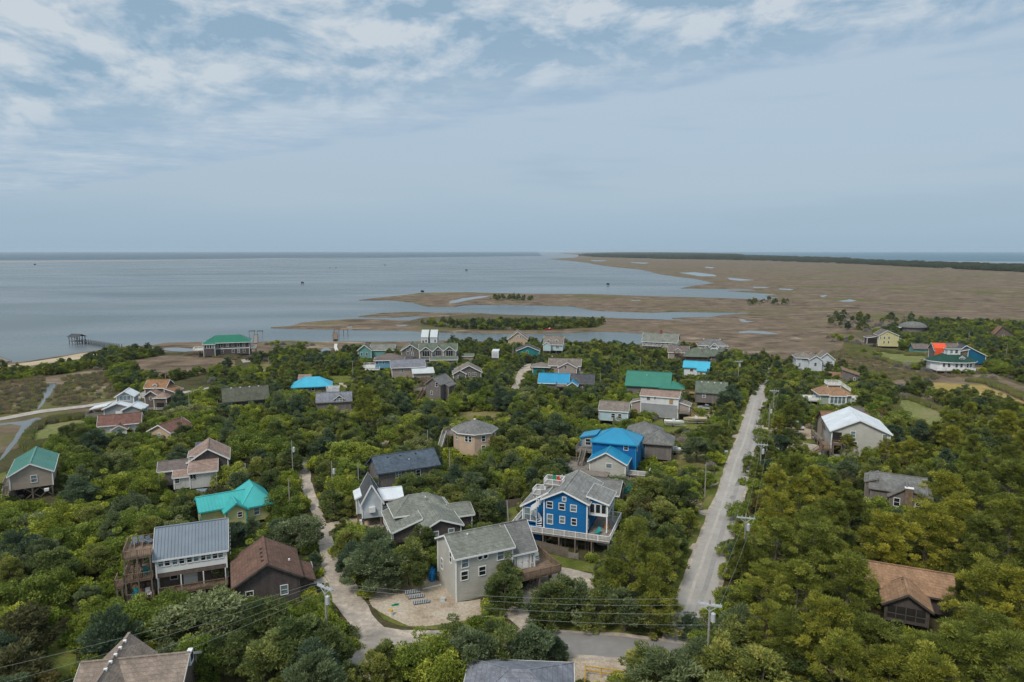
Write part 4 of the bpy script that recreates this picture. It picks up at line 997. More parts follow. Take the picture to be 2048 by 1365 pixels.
m.cyl(-1.55, .55, 2.8, 8.2, .07, n_=6)
h.part('spiral_stair', m, 'white')

# H9 brown roof with screened porch, in the pines on the right
h = House('porch_house', 'low house with tan-brown shingle roof and dark screened gable porch among the pines', (1766, 1203), (1863, 1224), 3.7, yaw=-24, vis=(1745, 1147, 1932, 1248), short='the brown house with the screened porch')
L = h.L
h.block(.3, L - .2, 0, 4.4, 1.2, 3.7, 'w_shake_dark', 'gable', 1.6, 'y', .5, 'r_tan', 'wood_dark')
h.box('porch_screen', .6, L - .5, -.05, -.01, 1.7, 3.4, 'shade_dark'); h.box('porch_rail', .4, L - .3, -.12, -.06, 2.3, 2.42, 'wood_dark')
for k in range(5): h.box('porch_post', .35 + (L - .9) * k / 4, .47 + (L - .9) * k / 4, -.14, -.06, 1.2, 3.7, 'wood_dark')
h.block(-3.6, 8.4, 4.45, 9.6, 1.2, 4.0, 'w_shake_dark', 'gable', 1.9, 'x', .6, 'r_tan', 'wood_dark')
h.vents([(2.6, 3.4, 5.2), (2.6, 4.2, 5.25)], 'wood_dark', .15); h.box('gutter', L - .1, L + 2.0, 4.0, 4.15, 3.75, 3.85, 'white')

# H10 grey shingled house
h = House('grey_shingle_house', 'weathered grey shingled house with stepped roof and boarded chimney stack among the pines', (1742, 974), (1848, 1001), 5.0, yaw=-28, vis=(1732, 948, 1852, 1002), short='the weathered grey shingled house')
L = h.L
h.block(0, L - .3, 0, 7.0, 0, 4.9, 'w_shake_grey', 'gable', 1.9, 'x', .35, 'r_midgrey', 'wood_grey', ridge=.55)
h.wpx('f', [(1791, 994)], .9, 1.5); h.wpx('f', [(1845, 998)], .9, 1.4)
h.block(3.2, L + .6, -1.4, 5.5, 0, 4.3, 'w_shake_grey', 'gable', 1.9, 'y', .35, 'r_midgrey', 'wood_grey', ridge=.4)
h.win('f', 4.4, 3.2, .9, 1.5); h.win('f', 7.9, 3.0, .9, 1.3)
h.box('chimney_stack', 5.6, 6.9, -2.2, -1.42, 0, 6.3, 'wood_brown'); h.box('chimney_cap', 5.5, 7.0, -2.3, -1.3, 6.3, 6.42, 'white')
h.block(-1.0, 1.0, 1.0, 6.0, 0, 5.6, 'w_shake_grey', 'shed', .8, over=.2, rm='r_midgrey', trim='wood_grey', hi='r')

# H11 turquoise metal roof
h = House('turquoise_roof_house', 'pale yellow house with bright turquoise metal roof', (398, 1024), (474, 1003), 3.8, yaw=32, vis=(396, 975, 532, 1040), short='the turquoise-roofed house')
L = h.L
h.block(.4, 9.0, .2, 6.0, .6, 3.8, 'w_yellow', 'gable', 1.5, 'x', .5, 'm_turquoise', 'm_turquoise')
h.block(4.2, 7.6, -2.0, 3.0, .6, 3.6, 'w_yellow', 'gable', 1.2, 'y', .45, 'm_turquoise', 'm_turquoise'); h.win('f', 6.5, 2.6, .7, .9)
h.block(7.0, 12.2, -1.4, 7.4, .6, 3.8, 'w_yellow', 'hip', 2.6, 'x', .5, 'm_turquoise', 'm_turquoise')
h.win('f', 9.5, 2.4)

# H12 slate-blue roof
h = House('slate_roof_house', 'long low house with slate-blue shingle gable roof', (754, 946), (880, 928), 4.0, yaw=27, vis=(742, 898, 880, 936), short='the slate-blue-roofed house')
L = h.L
h.block(.4, L - .4, 0, 7.4, 0, 4.0, 'w_shake_grey', 'gable', 2.3, 'x', .5, 'r_slate', 'r_slate')
h.wpx('f', [(797, 950)], 1.1, 1.2, 'twin', 'white', True); h.win('f', 9.0, 2.6)
h.vents([(3.2, 3.0, 6.0), (6.0, 3.0, 6.0), (9.5, 3.0, 6.0)], 'shade_dark', .16); h.vents([(7.6, 1.8, 5.3)], 'white', .1)

# H13 barn-like pair: whitewashed wing and brown-roofed gable
h = House('barn_house', 'brown-roofed shingled gable house with whitewashed board wing on braced piles', (348, 966), (416, 956), 3.2, yaw=22, vis=(295, 880, 425, 975), short='the whitewashed barn-like house')
h.block(0, 3.6, 0, 4.5, 1.8, 4.2, 'w_whitewash', 'shed', .9, over=.3, rm='r_pinktan', trim='trim_white', hi='b'); h.wpx('f', [(332, 959)], .8, .9)
h.block(3.0, 8.0, -.8, 4.2, 1.8, 5.0, 'w_whitewash', 'shed', 1.0, over=.35, rm='r_pinktan', trim='trim_white', hi='b'); h.wpx('f', [(364, 954.5), (379, 953)], .8, .95, 'twin')
h.block(-3.0, 3.2, 3.2, 8.5, 1.8, 4.9, 'w_shake_grey', 'gable', 1.2, 'x', .3, 'r_mauve', 'trim_white')
h.block(2.6, 10.2, 4.3, 12.5, 1.8, 6.0, 'w_shake_dark', 'gable', 2.4, 'y', .45, 'r_pinktan', 'white'); h.wpx('f', [(382, 918)], .9, .9); h.wpx('f', [(406, 938)], 1.5, 1.1, 'twin')
h.deck(10.3, 13.6, 2.5, 6.5, 2.8, 'frb', 'wood_grey'); h.deck(13.7, 17.0, 3.5, 5.0, 2.0, 'fb', 'wood_grey')
m = MB()
for k in range(2): m.bar((.5 + 3.2 * k, -.6, .1), (3.4 + 3.2 * k, -.6, 1.7), .16); m.bar((3.4 + 3.2 * k, -.5, .1), (.5 + 3.2 * k, -.5, 1.7), .16)
h.part('cross_brace', m, 'pile_wood')
h = House('grey_shed', 'small grey board shed with flat slanting roof behind the whitewashed barn-like house', (393, 903), (420, 899), 3, yaw=22, vis=(392, 878, 422, 905), cat='shed', group='sheds')
h.block(0, 3.2, 0, 3.0, 0, 3.4, 'w_greywall', 'shed', .7, over=.25, rm='r_slate', trim='wood_grey', hi='b')

# H14 green-roofed house on piles at the left edge
h = House('green_roof_house', 'tan gabled house on tall cross-braced piles with sea-green metal roof', (18, 953), (104, 939), 5.4, yaw=30, vis=(10, 888, 108, 992), short='the sea-green-roofed house on piles')
L = h.L
h.block(0, L, 0, 13.0, 2.4, 5.4, 'w_tan', 'gable', 2.0, 'y', .4, 'm_seafoam', 'white', piles=True); h.wpx('f', [(68, 958)], .95, 1.35, 'sash', 'white', True)
m = MB()
for a, b in ((2.4, 4.8), (4.8, 7.0)): m.bar((a, .2, .2), (b, .2, 2.2), .14); m.bar((b, .3, .2), (a, .3, 2.2), .14)
h.part('cross_brace', m, 'pile_wood'); h.deck(-1.6, -.1, 3, 9, 2.4, 'fl', 'wood_grey'); h.stairs(-.9, 3, 2.4, 0, -1, 1.0)
h.box('white_tank', 5.6, 6.4, -.9, -.3, 1.5, 2.0, 'white'); h.vents([(L - 1.2, 6, 6.1), (L - 1.0, 9, 6.0)], 'shade_dark', .15)

# H15 peach octagonal house
h = House('octagon_house', 'peach-sided octagonal two-storey house with grey peaked roof and high deck', (962, 868), None, 7, yaw=-20, vis=(890, 832, 990, 905), short='the peach octagonal house')
m, r, cx, cy, rr = MB(), MB(), -3.4, 4.2, 5.2
pts8 = [(cx + rr * math.cos(R(22.5 + 45 * k)), cy + rr * math.sin(R(22.5 + 45 * k))) for k in range(8)]
m.add([(a, b, 1.6) for a, b in pts8] + [(a, b, 7.0) for a, b in pts8], [tuple(range(7, -1, -1)), tuple(range(8, 16))] + [(k, (k + 1) % 8, (k + 1) % 8 + 8, k + 8) for k in range(8)])
h.part('wall', m, 'w_peach'); h.rects.append((cx - rr, cx + rr, cy - rr, cy + rr))
e8 = [(cx + (rr + .55) * math.cos(R(22.5 + 45 * k)), cy + (rr + .55) * math.sin(R(22.5 + 45 * k)), 6.95) for k in range(8)]
for k in range(8): r.slab([e8[k], e8[(k + 1) % 8], (cx, cy, 9.3)], .15)
h.part('roof', r, 'r_midgrey')
f = MB()
for k in range(8): f.bar(Vector(e8[k]) + Vector((0, 0, -.12)), Vector(e8[(k + 1) % 8]) + Vector((0, 0, -.12)), .08, .22)
h.part('fascia', f, 'white'); h.vents([(cx, cy, 9.25)], 'white', .22)
for (k, zz, uu) in ((5, 5.6, .28), (5, 5.6, .0), (6, 5.6, .1), (6, 3.2, .1), (7, 5.6, .0), (4, 5.6, .2), (7, 3.2, 0)):
    a, b = Vector((*pts8[k], 0)), Vector((*pts8[(k + 1) % 8], 0)); mid = a.lerp(b, .5 + uu * .7); ang = math.atan2(b.y - a.y, b.x - a.x)
    nn = Vector((math.sin(ang), -math.cos(ang), 0)) * .02
    o = mob('window', win_mesh(.85, 1.35, 'sash', 'white')[0], h.root, (mid.x + nn.x, mid.y + nn.y, zz), ang); mob('pane', win_mesh(.85, 1.35, 'sash', 'white')[1], o)
for a, b in pts8: h.pile(a * .96, cy + (b - cy) * .96, 1.6)
h.deck(-11.6, -8.4, 3.4, 8.0, 5.0, 'flb', 'wood_grey'); h.deck(-9.5, -6.5, 8.2, 11, 5.6, 'flb', 'wood_grey'); h.stairs(-11.2, 3.4, 5.0, -.1, -1, 1.0, 0, 'wood_white', True, 1.5)

# H16 azure-roofed house with upper storey in blue
h = House('azure_roof_house', 'beige gabled house with azure metal roof and blue mansard upper storey', (1178, 921), (1240, 927), 4.4, yaw=-19, vis=(1155, 862, 1292, 945), short='the azure-roofed house')
L = h.L
h.block(.2, 8.0, 0, 6.5, 1.2, 4.4, 'w_beige', 'gable', 2.1, 'y', .5, 'm_azure', 'white', ridge=.46); h.wpx('f', [(1218, 932)], 1.2, .95, 'plain', 'white', True)
h.block(-.4, 9.4, 5.2, 13.0, 1.2, 7.4, 'w_blue', 'hip', 2.2, 'x', .5, 'm_azure', 'm_azure'); h.wpx('f', [(1252, 896)], .9, 1.0); h.win('r', 7.0, 6.2, .8, 1.3); h.win('r', 10.2, 6.6, .8, 1.3)
h.block(-3.6, -.42, 8.0, 12.0, 5.0, 7.2, 'w_greywall', 'shed', .8, over=.35, rm='m_azure', trim='m_azure', hi='r', piles=False); h.win('f', -2.0, 6.2, 1.2, 1.4)
h.deck(-4.4, -.45, 5.6, 12, 4.6, 'flb', 'wood_grey'); h.deck(-6.0, -.2, -1.5, 5.0, 2.2, 'flb', 'wood_grey'); h.stairs(-2.4, 5.4, 4.6, 0, -1, 1.0, 2.2)
h.deck(8.2, 12.8, 1.5, 5.0, 1.6, 'fr', 'wood_grey', 'white')
# H16b low flat annex in front
h = House('grey_annex', 'low weathered grey board annex in front of the azure-roofed house', (1148, 944), (1204, 950), 3, yaw=-19, vis=(1146, 930, 1212, 948), cat='shed', group='sheds')
h.block(0, 7.0, 0, 2.6, 0, 2.6, 'w_shake_grey', 'flat', .2, over=.15, rm='r_taupe', trim='wood_grey'); h.win('f', 3.6, 1.9, .9, .8)

# H17 grey hip roofs behind
h = House('hip_roof_house', 'house with two weathered grey hip roofs and dark blue corner behind the azure-roofed house', (1291, 884), (1328, 888), 4.6, yaw=-16, vis=(1245, 848, 1330, 905), short='the house with two grey hip roofs')
h.block(0, 6.0, 0, 7.0, .5, 4.6, 'w_shake_grey', 'hip', 2.0, 'x', .6, 'r_midgrey', 'wood_grey'); h.block(-5.0, 2.8, 5.0, 13.0, .5, 4.9, 'w_shake_grey', 'hip', 2.3, 'x', .6, 'r_midgrey', 'wood_grey')
h.block(-1.8, -.03, .3, 4.8, .5, 4.4, 'w_navy', None, trim='white')

# H18 grey roof below the azure house
h = House('grey_cottage', 'small brown-walled cottage with mid-grey gable roof between the azure and blue houses', (1184, 983), (1216, 989), 3.4, yaw=-19, vis=(1182, 944, 1238, 985), short='the small grey-roofed cottage')
h.block(-1.5, 5.0, 0, 6.0, .3, 3.3, 'w_shake_brown', 'gable', 1.7, 'x', .45, 'r_midgrey', 'trim_white')
h.win('r', 2.0, 2.2)

# H19 pale blue cottage
h = House('pale_blue_cottage', 'pale blue cottage with light grey shingle roof and little front porch', (1223, 822), (1254, 826), 4.4, yaw=-16, vis=(1195, 797, 1256, 836), short='the pale blue cottage')
h.block(-3.6, 4.6, 0, 6.5, 1.4, 4.4, 'w_paleblue', 'gable', 1.9, 'x', .3, 'r_taupe', 'white', ridge=.55); h.win('f', .5, 3.0, 1.0, 1.2); h.win('f', 2.4, 3.0, .9, 1.2); h.win('r', 3.3, 3.1, .7, 1.5)
h.deck(.8, 4.8, -1.6, -.05, 1.6, 'flr', 'wood_brown')

# H20 white-over-grey two-storey
h = House('white_grey_house', 'two-storey house, white above and grey below, with brown roof and side porches', (1282, 791), (1353, 798), 6.6, yaw=-21, vis=(1268, 775, 1368, 815), short='the white-over-grey house')
L = h.L + .3
h.block(0, L, 0, 6.5, .3, 6.6, 'w_white_lap', 'gable', 1.2, 'x', .35, 'r_pinktan', 'white'); h.wpx('f', [(1297, 788.5)], 1.0, 1.0); h.wpx('f', [(1310, 788)], .5, .6, 'plain')
h.box('grey_siding', .1, L - .1, -.07, -.01, .5, 4.3, 'w_greywall'); h.box('plywood_panel', L - 2.6, L - 1.5, -.08, -.012, 4.6, 6.0, 'wood_new')
h.block(-3.0, -.03, 1.0, 5.0, .3, 4.0, 'w_pinkgrey', 'shed', .9, over=.3, rm='r_taupe', trim='white', hi='r'); h.block(L + .03, L + 3.2, 1.0, 5.0, 2.4, 4.2, 'w_pinkgrey', 'shed', .9, over=.3, rm='r_taupe', trim='white', hi='l')
h.deck(L + .1, L + 3.6, -.6, 4.8, 2.3, 'fr', 'wood_grey'); h.stairs(L + 3.6, .5, 2.3, 1, -.3, 1.1, 0, 'wood_new')

# H21 green metal roof
h = House('green_metal_house', 'house under a large plain green metal gable roof with lower side slope', (1262, 775), (1340, 787), 3.2, yaw=-17, vis=(1256, 737, 1350, 776), short='the green-metal-roofed house')
L = h.L
h.block(-1.5, L - 2.2, 0, 9.0, .5, 4.2, 'w_shake_grey', 'gable', 3.9, 'x', .6, 'm_green', 'm_green'); h.block(L - 5.0, L + 2.4, -.5, 5.5, .5, 3.8, 'w_shake_grey', 'hip', 1.7, 'x', .6, 'm_green', 'm_green'); h.win('r', 2.5, 2.6)
h.vents([(5, 3.0, 7.2)], 'white', .12)

# H22 olive-green roofed shingle house with stairs
h = House('moss_roof_house', 'grey shingled house with mossy green shingle roof and new wooden stair bridge', (1392, 786), (1442, 790), 4.4, yaw=-18, vis=(1390, 752, 1440, 803), short='the moss-green-roofed house')
L = h.L
h.block(0, 9.4, 0, 7.5, 1.3, 4.7, 'w_shake_grey', 'gable', 2.9, 'x', .35, 'r_greenshingle', 'r_greenshingle'); h.wpx('f', [(1408, 792)], .95, .95)
h.vents([(1.6 + 2.0 * k, 3.4, 7.45) for k in range(4)], 'white', .2); h.deck(-4.6, -.1, 4.0, 6.4, 3.4, 'fl', 'wood_new'); h.stairs(-4.6, 5.2, 3.4, -1, 0, 1.2, 1.8, 'wood_new'); h.deck(-9.5, -7.0, 4.4, 6.4, 1.8, 'fb', 'wood_new')

# H23 blue tarp-like roof with grey wing
h = House('blue_grey_roof_house', 'long house, half bright blue metal roof and half dark grey shingle', (1084, 765), (1140, 769), 3.6, yaw=-9, vis=(1075, 742, 1178, 770), short='the half-blue half-grey roofed house')
h.block(-1.0, 9.2, 0, 7, .5, 3.6, 'w_shake_grey', 'gable', 2.6, 'x', .5, 'm_brightblue', 'white'); h.block(9.0, 18.0, 1.0, 8.0, .5, 3.6, 'w_shake_grey', 'gable', 2.4, 'x', .5, 'r_darkgrey', 'wood_grey')
h.win('f', 15, 2.2, 1.1, 1.2); h.block(9.4, 12.6, -3.2, 2.6, .5, 3.4, 'w_shake_grey', 'gable', 1.1, 'y', .4, 'm_brightblue', 'white'); h.deck(5.2, 9.2, -3.4, -.2, 3.0, 'flr', 'wood_grey')

# H24 grey gabled house beside the far lane
h = House('cul_de_sac_house', 'pinkish grey house with taupe gable roof and turquoise corner beside the far lane', (1117, 735), (1146, 737), 4.0, yaw=-8, vis=(1073, 713, 1162, 744), short='the pinkish grey house by the far lane')
h.block(0, 7.2, 0, 6, .3, 4.0, 'w_pinkgrey', 'gable', 1.9, 'y', .4, 'r_taupe', 'white'); h.wpx('f', [(1131, 735)], .95, 1.15)
h.block(-4.0, 8.4, 3.5, 11.0, .3, 4.2, 'w_pinkgrey', 'gable', 2.1, 'x', .5, 'r_taupe', 'white'); h.block(-10.5, -4.0, 2.0, 8.5, .3, 3.7, 'w_teal', 'hip', 1.2, 'x', .6, 'r_taupe', 'white')
h.box('porch_shade_block', -5.5, -2.0, 1.2, 1.95, .4, 3.0, 'shade_dark'); h.deck(7.6, 11.5, 1, 5, 1.6, 'frb', 'wood_grey')  # the solid near-black block is painted shade for the inside of a porch

# ------------------------------------------------------------------ houses further back
h = House('gable_house', 'grey shingled house with taupe double front gable standing in thick trees', (912, 745), (956, 742), 4.6, yaw=6, vis=(905, 722, 957, 748), short='the grey double-gabled house')
h.block(0, 9.4, 0, 8, .4, 4.6, 'w_shake_grey', 'gable', 2.4, 'y', .5, 'r_taupe', 'white', ridge=.52); h.block(-1.0, 3.6, -1.4, 5, .4, 4.2, 'w_shake_grey', 'gable', 1.3, 'y', .4, 'r_taupe', 'white'); h.win('f', 1.2, 2.8)
h.blk = (0, 9.4, 0, 8, .4, 4.6); h.win('f', 5.0, 3.6, .5, 1.3); h.win('f', 6.8, 3.6, 1.4, 1.2, 'twin')

h = House('tall_grey_house', 'tall grey shingled gable house with brown timber pergola deck at its side', (852, 766), (889, 768), 6.4, yaw=-24, vis=(820, 747, 890, 792), short='the tall grey house with the pergola deck')
h.block(0, 5.4, 0, 8.0, .6, 6.2, 'w_shake_grey', 'gable', 2.0, 'y', .4, 'r_midgrey', 'wood_grey'); h.wpx('f', [(873.5, 770)], .9, 1.3); h.wpx('f', [(863.5, 786)], .7, 1.1)
h.win('l', 1.4, 4.8, .7, 1.4); h.win('l', 1.4, 2.2, .7, 1.4); h.block(5.0, 7.0, 3.0, 7.6, .6, 5.2, 'w_shake_grey', 'shed', 1.0, over=.3, rm='r_midgrey', trim='wood_grey', hi='l')
h.deck(-5.2, -.1, .6, 5.4, 3.6, 'flb', 'wood_grey'); h.deck(-5.2, -1.2, 5.6, 9.0, 5.4, 'flb', 'wood_brown'); h.stairs(-1.0, .6, 3.6, 0, -1, 1.0, 0, 'wood_brown')
m = MB()
for k in range(6): m.bar((-5.0 + k * .8, 2.6, 6.2), (-5.0 + k * .8, 5.4, 6.2), .12, .16)
for a, b in ((-5, 2.7), (-1, 2.7), (-5, 5.3), (-1, 5.3)): m.bar((a, b, 3.6), (a, b, 6.1), .14)
h.part('pergola', m, 'wood_brown')

h = House('lavender_long_house', 'long grey board house with lavender-grey gable roof and low white-grey side roof', (784, 735), (838, 731), 5.0, yaw=12, vis=(776, 715, 862, 748), short='the long lavender-roofed house')
h.block(0, 12.5, 0, 8, .4, 5.0, 'w_pinkgrey', 'gable', 2.2, 'x', .6, 'r_lavender', 'white'); h.win('f', 4, 3.6); h.win('f', 8.6, 3.6); h.win('f', 7.4, 3.6)
h.block(8.0, 15.5, -5.0, -.03, .4, 3.2, 'w_pinkgrey', 'shed', 1.0, over=.5, rm='m_silver', trim='white', hi='b')

h = House('deck_blue_house', 'mid-blue house with dark mauve hip roof and white corner deck', (750, 720), (797, 720), 5.4, yaw=8, vis=(730, 702, 798, 732), short='the mid-blue house with white deck')
h.block(0, 11.5, 0, 9, 1.8, 5.2, 'w_midblue', 'hip', 1.9, 'x', .6, 'r_mauve', 'white'); h.wpx('f', [(754, 723), (767, 723)], .9, 1.4); h.block(7.6, 12.4, -2.0, 2, 1.8, 4.6, 'w_midblue', 'flat', .2, over=.4, rm='r_mauve', trim='white')
h.deck(-4.8, -.1, -2.4, 5.5, 2.4, 'flb', 'wood_white', 'white'); h.deck(-4.8, 2.0, -4.6, -2.5, 2.0, 'flr', 'wood_white', 'white')

h = House('many_gabled_house', 'large grey shingled house with green roof, three white-trimmed front gables and tall windows', (838, 701), (895, 700), 7.4, yaw=3, vis=(807, 683, 896, 716), short='the many-gabled shingled house')
h.block(-7.6, 0, 1.5, 11, .4, 7.2, 'w_shake_grey', 'gable', 2.4, 'y', .5, 'r_greenshingle', 'white'); h.wpx('f', [(816, 699), (823, 699), (816, 707), (825, 708)], .8, 1.4)
h.block(0, 16.0, 2.0, 11, .4, 7.2, 'w_shake_grey', 'gable', 2.2, 'x', .5, 'r_greenshingle', 'white')
for a, w_, y_ in ((.4, 5.2, -.8), (6.2, 4.0, .6), (10.6, 5.0, -.2)):
    h.block(a, a + w_, y_, 6, .4, 7.0, 'w_shake_grey', 'gable', 1.9, 'y', .4, 'r_greenshingle', 'white'); h.win('f', a + w_ / 2, 6.0, w_ * .6, 2.4, 'grid'); h.win('f', a + w_ / 2, 2.8, w_ * .5, 1.4, 'grid')
h.block(5.0, 16.4, -2.6, -.85, .4, 3.6, 'w_shake_grey', 'shed', .8, over=.4, rm='r_greenshingle', trim='white', hi='b')

for k, (px_, lab) in enumerate((((843, 683), 'narrow white boathouse with pale steep roof and brown door'), ((861, 683), 'narrow white boathouse with pale steep roof and blue window'))):
    h = House('boathouse', lab + ' by the creek', px_, None, 3.2, yaw=0, vis=(838 + 21 * k, 663, 858 + 22 * k, 684), cat='boathouse', group='boathouses by the creek')
    h.block(0, 3.3, 0, 9, .3, 5.4, 'w_icewhite', 'gable', 3.2, 'x', .2, 'm_silver', 'white'); h.win('f', 2.4, 3.4, .8, 1.3)
    if k == 0: h.box('brown_door', .4, 1.4, -.06, -.01, .6, 3.6, 'wood_brown')

h = House('sea_green_house', 'sea-green house with grey shingle roof and small gabled dormer', (716, 702), (757, 703), 4.0, yaw=4, vis=(714, 686, 760, 712), short='the sea-green house')
h.block(0, 6.0, 0, 7, .4, 4.2, 'w_seagreen', 'gable', 2.4, 'y', .45, 'r_mauve', 'white'); h.win('f', 1.6, 2.4, .7, 1.4); h.win('f', 4.0, 2.4, .7, 1.4); h.block(5.5, 16.5, 2, 9, .4, 4.0, 'w_seagreen', 'gable', 2.2, 'x', .4, 'r_greygreen', 'white')

h = House('peach_house', 'peach gabled house with taupe roof standing beside the creek', (1017, 678), (1050, 678.5), 5.0, yaw=-2, vis=(1012, 656, 1056, 681), short='the peach house by the creek')
h.block(0, 9.6, 0, 9, .4, 5.0, 'w_peach', 'gable', 3.6, 'y', .5, 'r_taupe', 'white'); h.wpx('f', [(1025, 674), (1041, 674)], .8, 1.1); h.win('f', 4.8, 6.2, .9, .6, 'plain', 'white', True)

h = House('teal_house', 'low teal house with dark blue-grey gable roof in trees', (1040, 702), (1074, 703), 3.2, yaw=-2, vis=(1037, 688, 1076, 703), short='the low teal house')
h.block(-1.5, 9.0, 0, 7, .3, 3.2, 'w_teal', 'gable', 2.2, 'y', .5, 'r_darkgrey', 'white'); h.win('f', 3.4, 2.6, .8, 1.0)

h = House('dormer_house', 'pale blue house with taupe roof and two white gabled dormers by the creek', (1088, 688), (1122, 692), 5.2, yaw=-12, vis=(1082, 664, 1124, 700), short='the house with two white dormers')
h.block(0, 9.0, 0, 8, 2.0, 5.2, 'w_paleblue', 'gable', 3.4, 'x', .5, 'r_taupe', 'white'); h.win('f', 1.8, 3.8, 1.6, 1.2, 'twin'); h.win('f', 6.6, 3.8, 1.2, 1.2, 'twin')
h.dormer(2.2, .8, 5.7, 1.5, 1.1, 2.6, 'w_white_lap', 'r_taupe'); h.dormer(6.2, .8, 5.7, 1.5, 1.1, 2.6, 'w_white_lap', 'r_taupe'); h.block(0, 3.4, -1.8, .0, 2.0, 5.0, 'w_paleblue', 'gable', 1.3, 'y', .3, 'r_taupe', 'white')

h = House('long_porch_house', 'long white house with grey gable roof, brick chimney and full-length porch', (1285, 680), (1344, 684), 5.2, yaw=-20, vis=(1283, 661, 1362, 694), short='the long white house with brick chimney')
h.block(0, 17.0, 2.2, 9.5, .8, 5.4, 'w_white_lap', 'gable', 2.9, 'x', .6, 'r_greygreen', 'white', ridge=.45); h.win('r', 4.2, 4.0, .8, 1.5); h.win('r', 7.6, 4.0, .8, 1.2)
for k in range(6): h.win('f', 1.8 + 2.6 * k, 3.8, 1.0, 1.4)
h.chimney(8.5, 5.5, 7.6, 9.8, 1.1); h.roof(0, 17.0, -.2, 2.2, 4.4, 'shed', 1.05, 'x', .4, 'r_greygreen', 'white', .14, .5, 'b')
h.deck(0, 17, -.2, 2.15, 2.4, 'fl', 'wood_white', 'white')
for k in range(8): h.box('porch_post', .1 + 2.38 * k, .25 + 2.38 * k, -.1, .05, 2.4, 4.35, 'white')
h.deck(10.0, 17.0, -4.0, -.35, 2.2, 'flr', 'wood_grey')

h = House('stair_cottage', 'small brown-roofed cottage with cross gable and outside wooden stair', (1337, 704), (1372, 705), 4.0, yaw=-14, vis=(1336, 686, 1374, 714), short='the cottage with outside stair')
h.block(0, 9.0, 0, 6, .6, 4.0, 'w_pinkgrey', 'gable', 2.4, 'x', .4, 'r_mauve', 'white'); h.dormer(4.2, -.3, 4.0, 3.2, .6, 3.2, 'w_pinkgrey', 'r_mauve'); h.stairs(4.4, -.4, 3.8, 1, -.35, 1.2, 0, 'wood_brown'); h.deck(2.6, 5.0, -1.8, -.1, 3.8, 'fl', 'wood_brown')

h = House('yellow_bay_house', 'cream-yellow house with complex grey roof and tall arched white bay window', (1399, 693), (1448, 694), 5.4, yaw=-10, vis=(1394, 671, 1451, 700), short='the cream house with arched bay')
h.block(0, 13.0, 3, 10, .4, 5.6, 'w_cream', 'hip', 2.4, 'x', .5, 'r_midgrey', 'white'); h.block(4.8, 8.4, -.6, 6, .4, 5.4, 'w_white_lap', 'gable', 1.8, 'y', .5, 'r_midgrey', 'white'); h.win('f', 6.6, 3.0, 2.0, 2.8, 'twin'); h.win('f', 6.6, 5.4, 1.7, .7, 'plain')
h.block(1.0, 4.75, .8, 4, .4, 3.4, 'w_cream', 'hip', 1.6, 'x', .4, 'r_midgrey', 'white'); h.block(8.45, 13.0, .8, 4, .4, 3.4, 'w_cream', 'hip', 1.6, 'x', .4, 'r_midgrey', 'white'); h.win('f', 10.6, 2.2, .9, 1.4); h.vents([(2.5, 6.5, 8.1), (10, 6.5, 8.1)], 'white', .3)

h = House('olive_hip_house', 'low house with broad mossy olive hip roof in front of the cream house', (1371, 711), (1408, 713), 3.4, yaw=-10, vis=(1370, 694, 1437, 720), short='the olive-hip-roofed house')
h.block(0, 9.5, 0, 8, .5, 3.4, 'w_shake_dark', 'hip', 2.9, 'x', .8, 'r_greenshingle', 'wood_grey'); h.block(8.5, 16.0, 2.0, 8, .5, 3.4, 'w_shake_grey', 'gable', 2.0, 'x', .6, 'r_greenshingle', 'wood_grey'); h.win('f', 11, 2.2)

h = House('sky_roof_house', 'small white house with sky-blue metal roof deep in the trees', (1368, 734), (1402, 739), 4.0, yaw=-20, vis=(1365, 723, 1414, 744), short='the small sky-blue-roofed house')
h.block(0, 9.4, 0, 6.5, .5, 4.0, 'w_white_lap', 'gable', 1.9, 'x', .5, 'm_cyan', 'm_cyan'); h.win('f', 3, 2.8, 1.2, 1.0); h.block(5.5, 8.6, -3, .0, .5, 3.2, 'w_white_lap', 'shed', .8, over=.4, rm='m_cyan', trim='m_cyan', hi='b'); h.win('f', 7, 2, .9, 1.2)

h = House('cyan_roof_house', 'low house with long sky-cyan metal hip roof and brick chimney block', (586, 774), (652, 769), 3.4, yaw=14, vis=(576, 749, 658, 777), short='the cyan-roofed house')
h.block(0, 12.5, 0, 7.5, .4, 3.4, 'w_shake_grey', 'hip', 2.4, 'x', .7, 'm_cyan', 'm_cyan'); h.wpx('f', [(626, 774), (590, 775)], 1.0, 1.4); h.win('f', 4.2, 2.2, 1.4, 1.2); h.block(1.5, 5.5, 6.5, 11, .4, 4.6, 'w_shake_brown', 'shed', .8, over=.3, rm='r_pinktan', trim=None, hi='b')

h = House('roof_deck_cottage', 'small grey shingled cottage with central dormer window and rooftop deck', (634, 805), (697, 798), 4.4, yaw=13, vis=(628, 768, 700, 812), short='the cottage with rooftop deck')
h.block(0, 10.0, 0, 7.0, .6, 4.4, 'w_shake_grey', 'gable', 2.0, 'x', .4, 'r_lavender', 'wood_grey'); h.dormer(6.6, -.1, 4.0, 3.0, 1.1, 3.4, 'w_shake_brown', 'r_lavender', ww=1.8, wh=1.1, wk='twin')
h.deck(2.6, 6.6, 5.0, 9.0, 6.6, 'flrb', 'wood_white', 'wood_white', solid=True); h.box('deck_table', 4.4, 5.6, 6.4, 7.4, 7.2, 7.3, 'm_azure'); h.rail((10.2, .5), (14, -1.5), 2.0, .2, 'wood_grey')

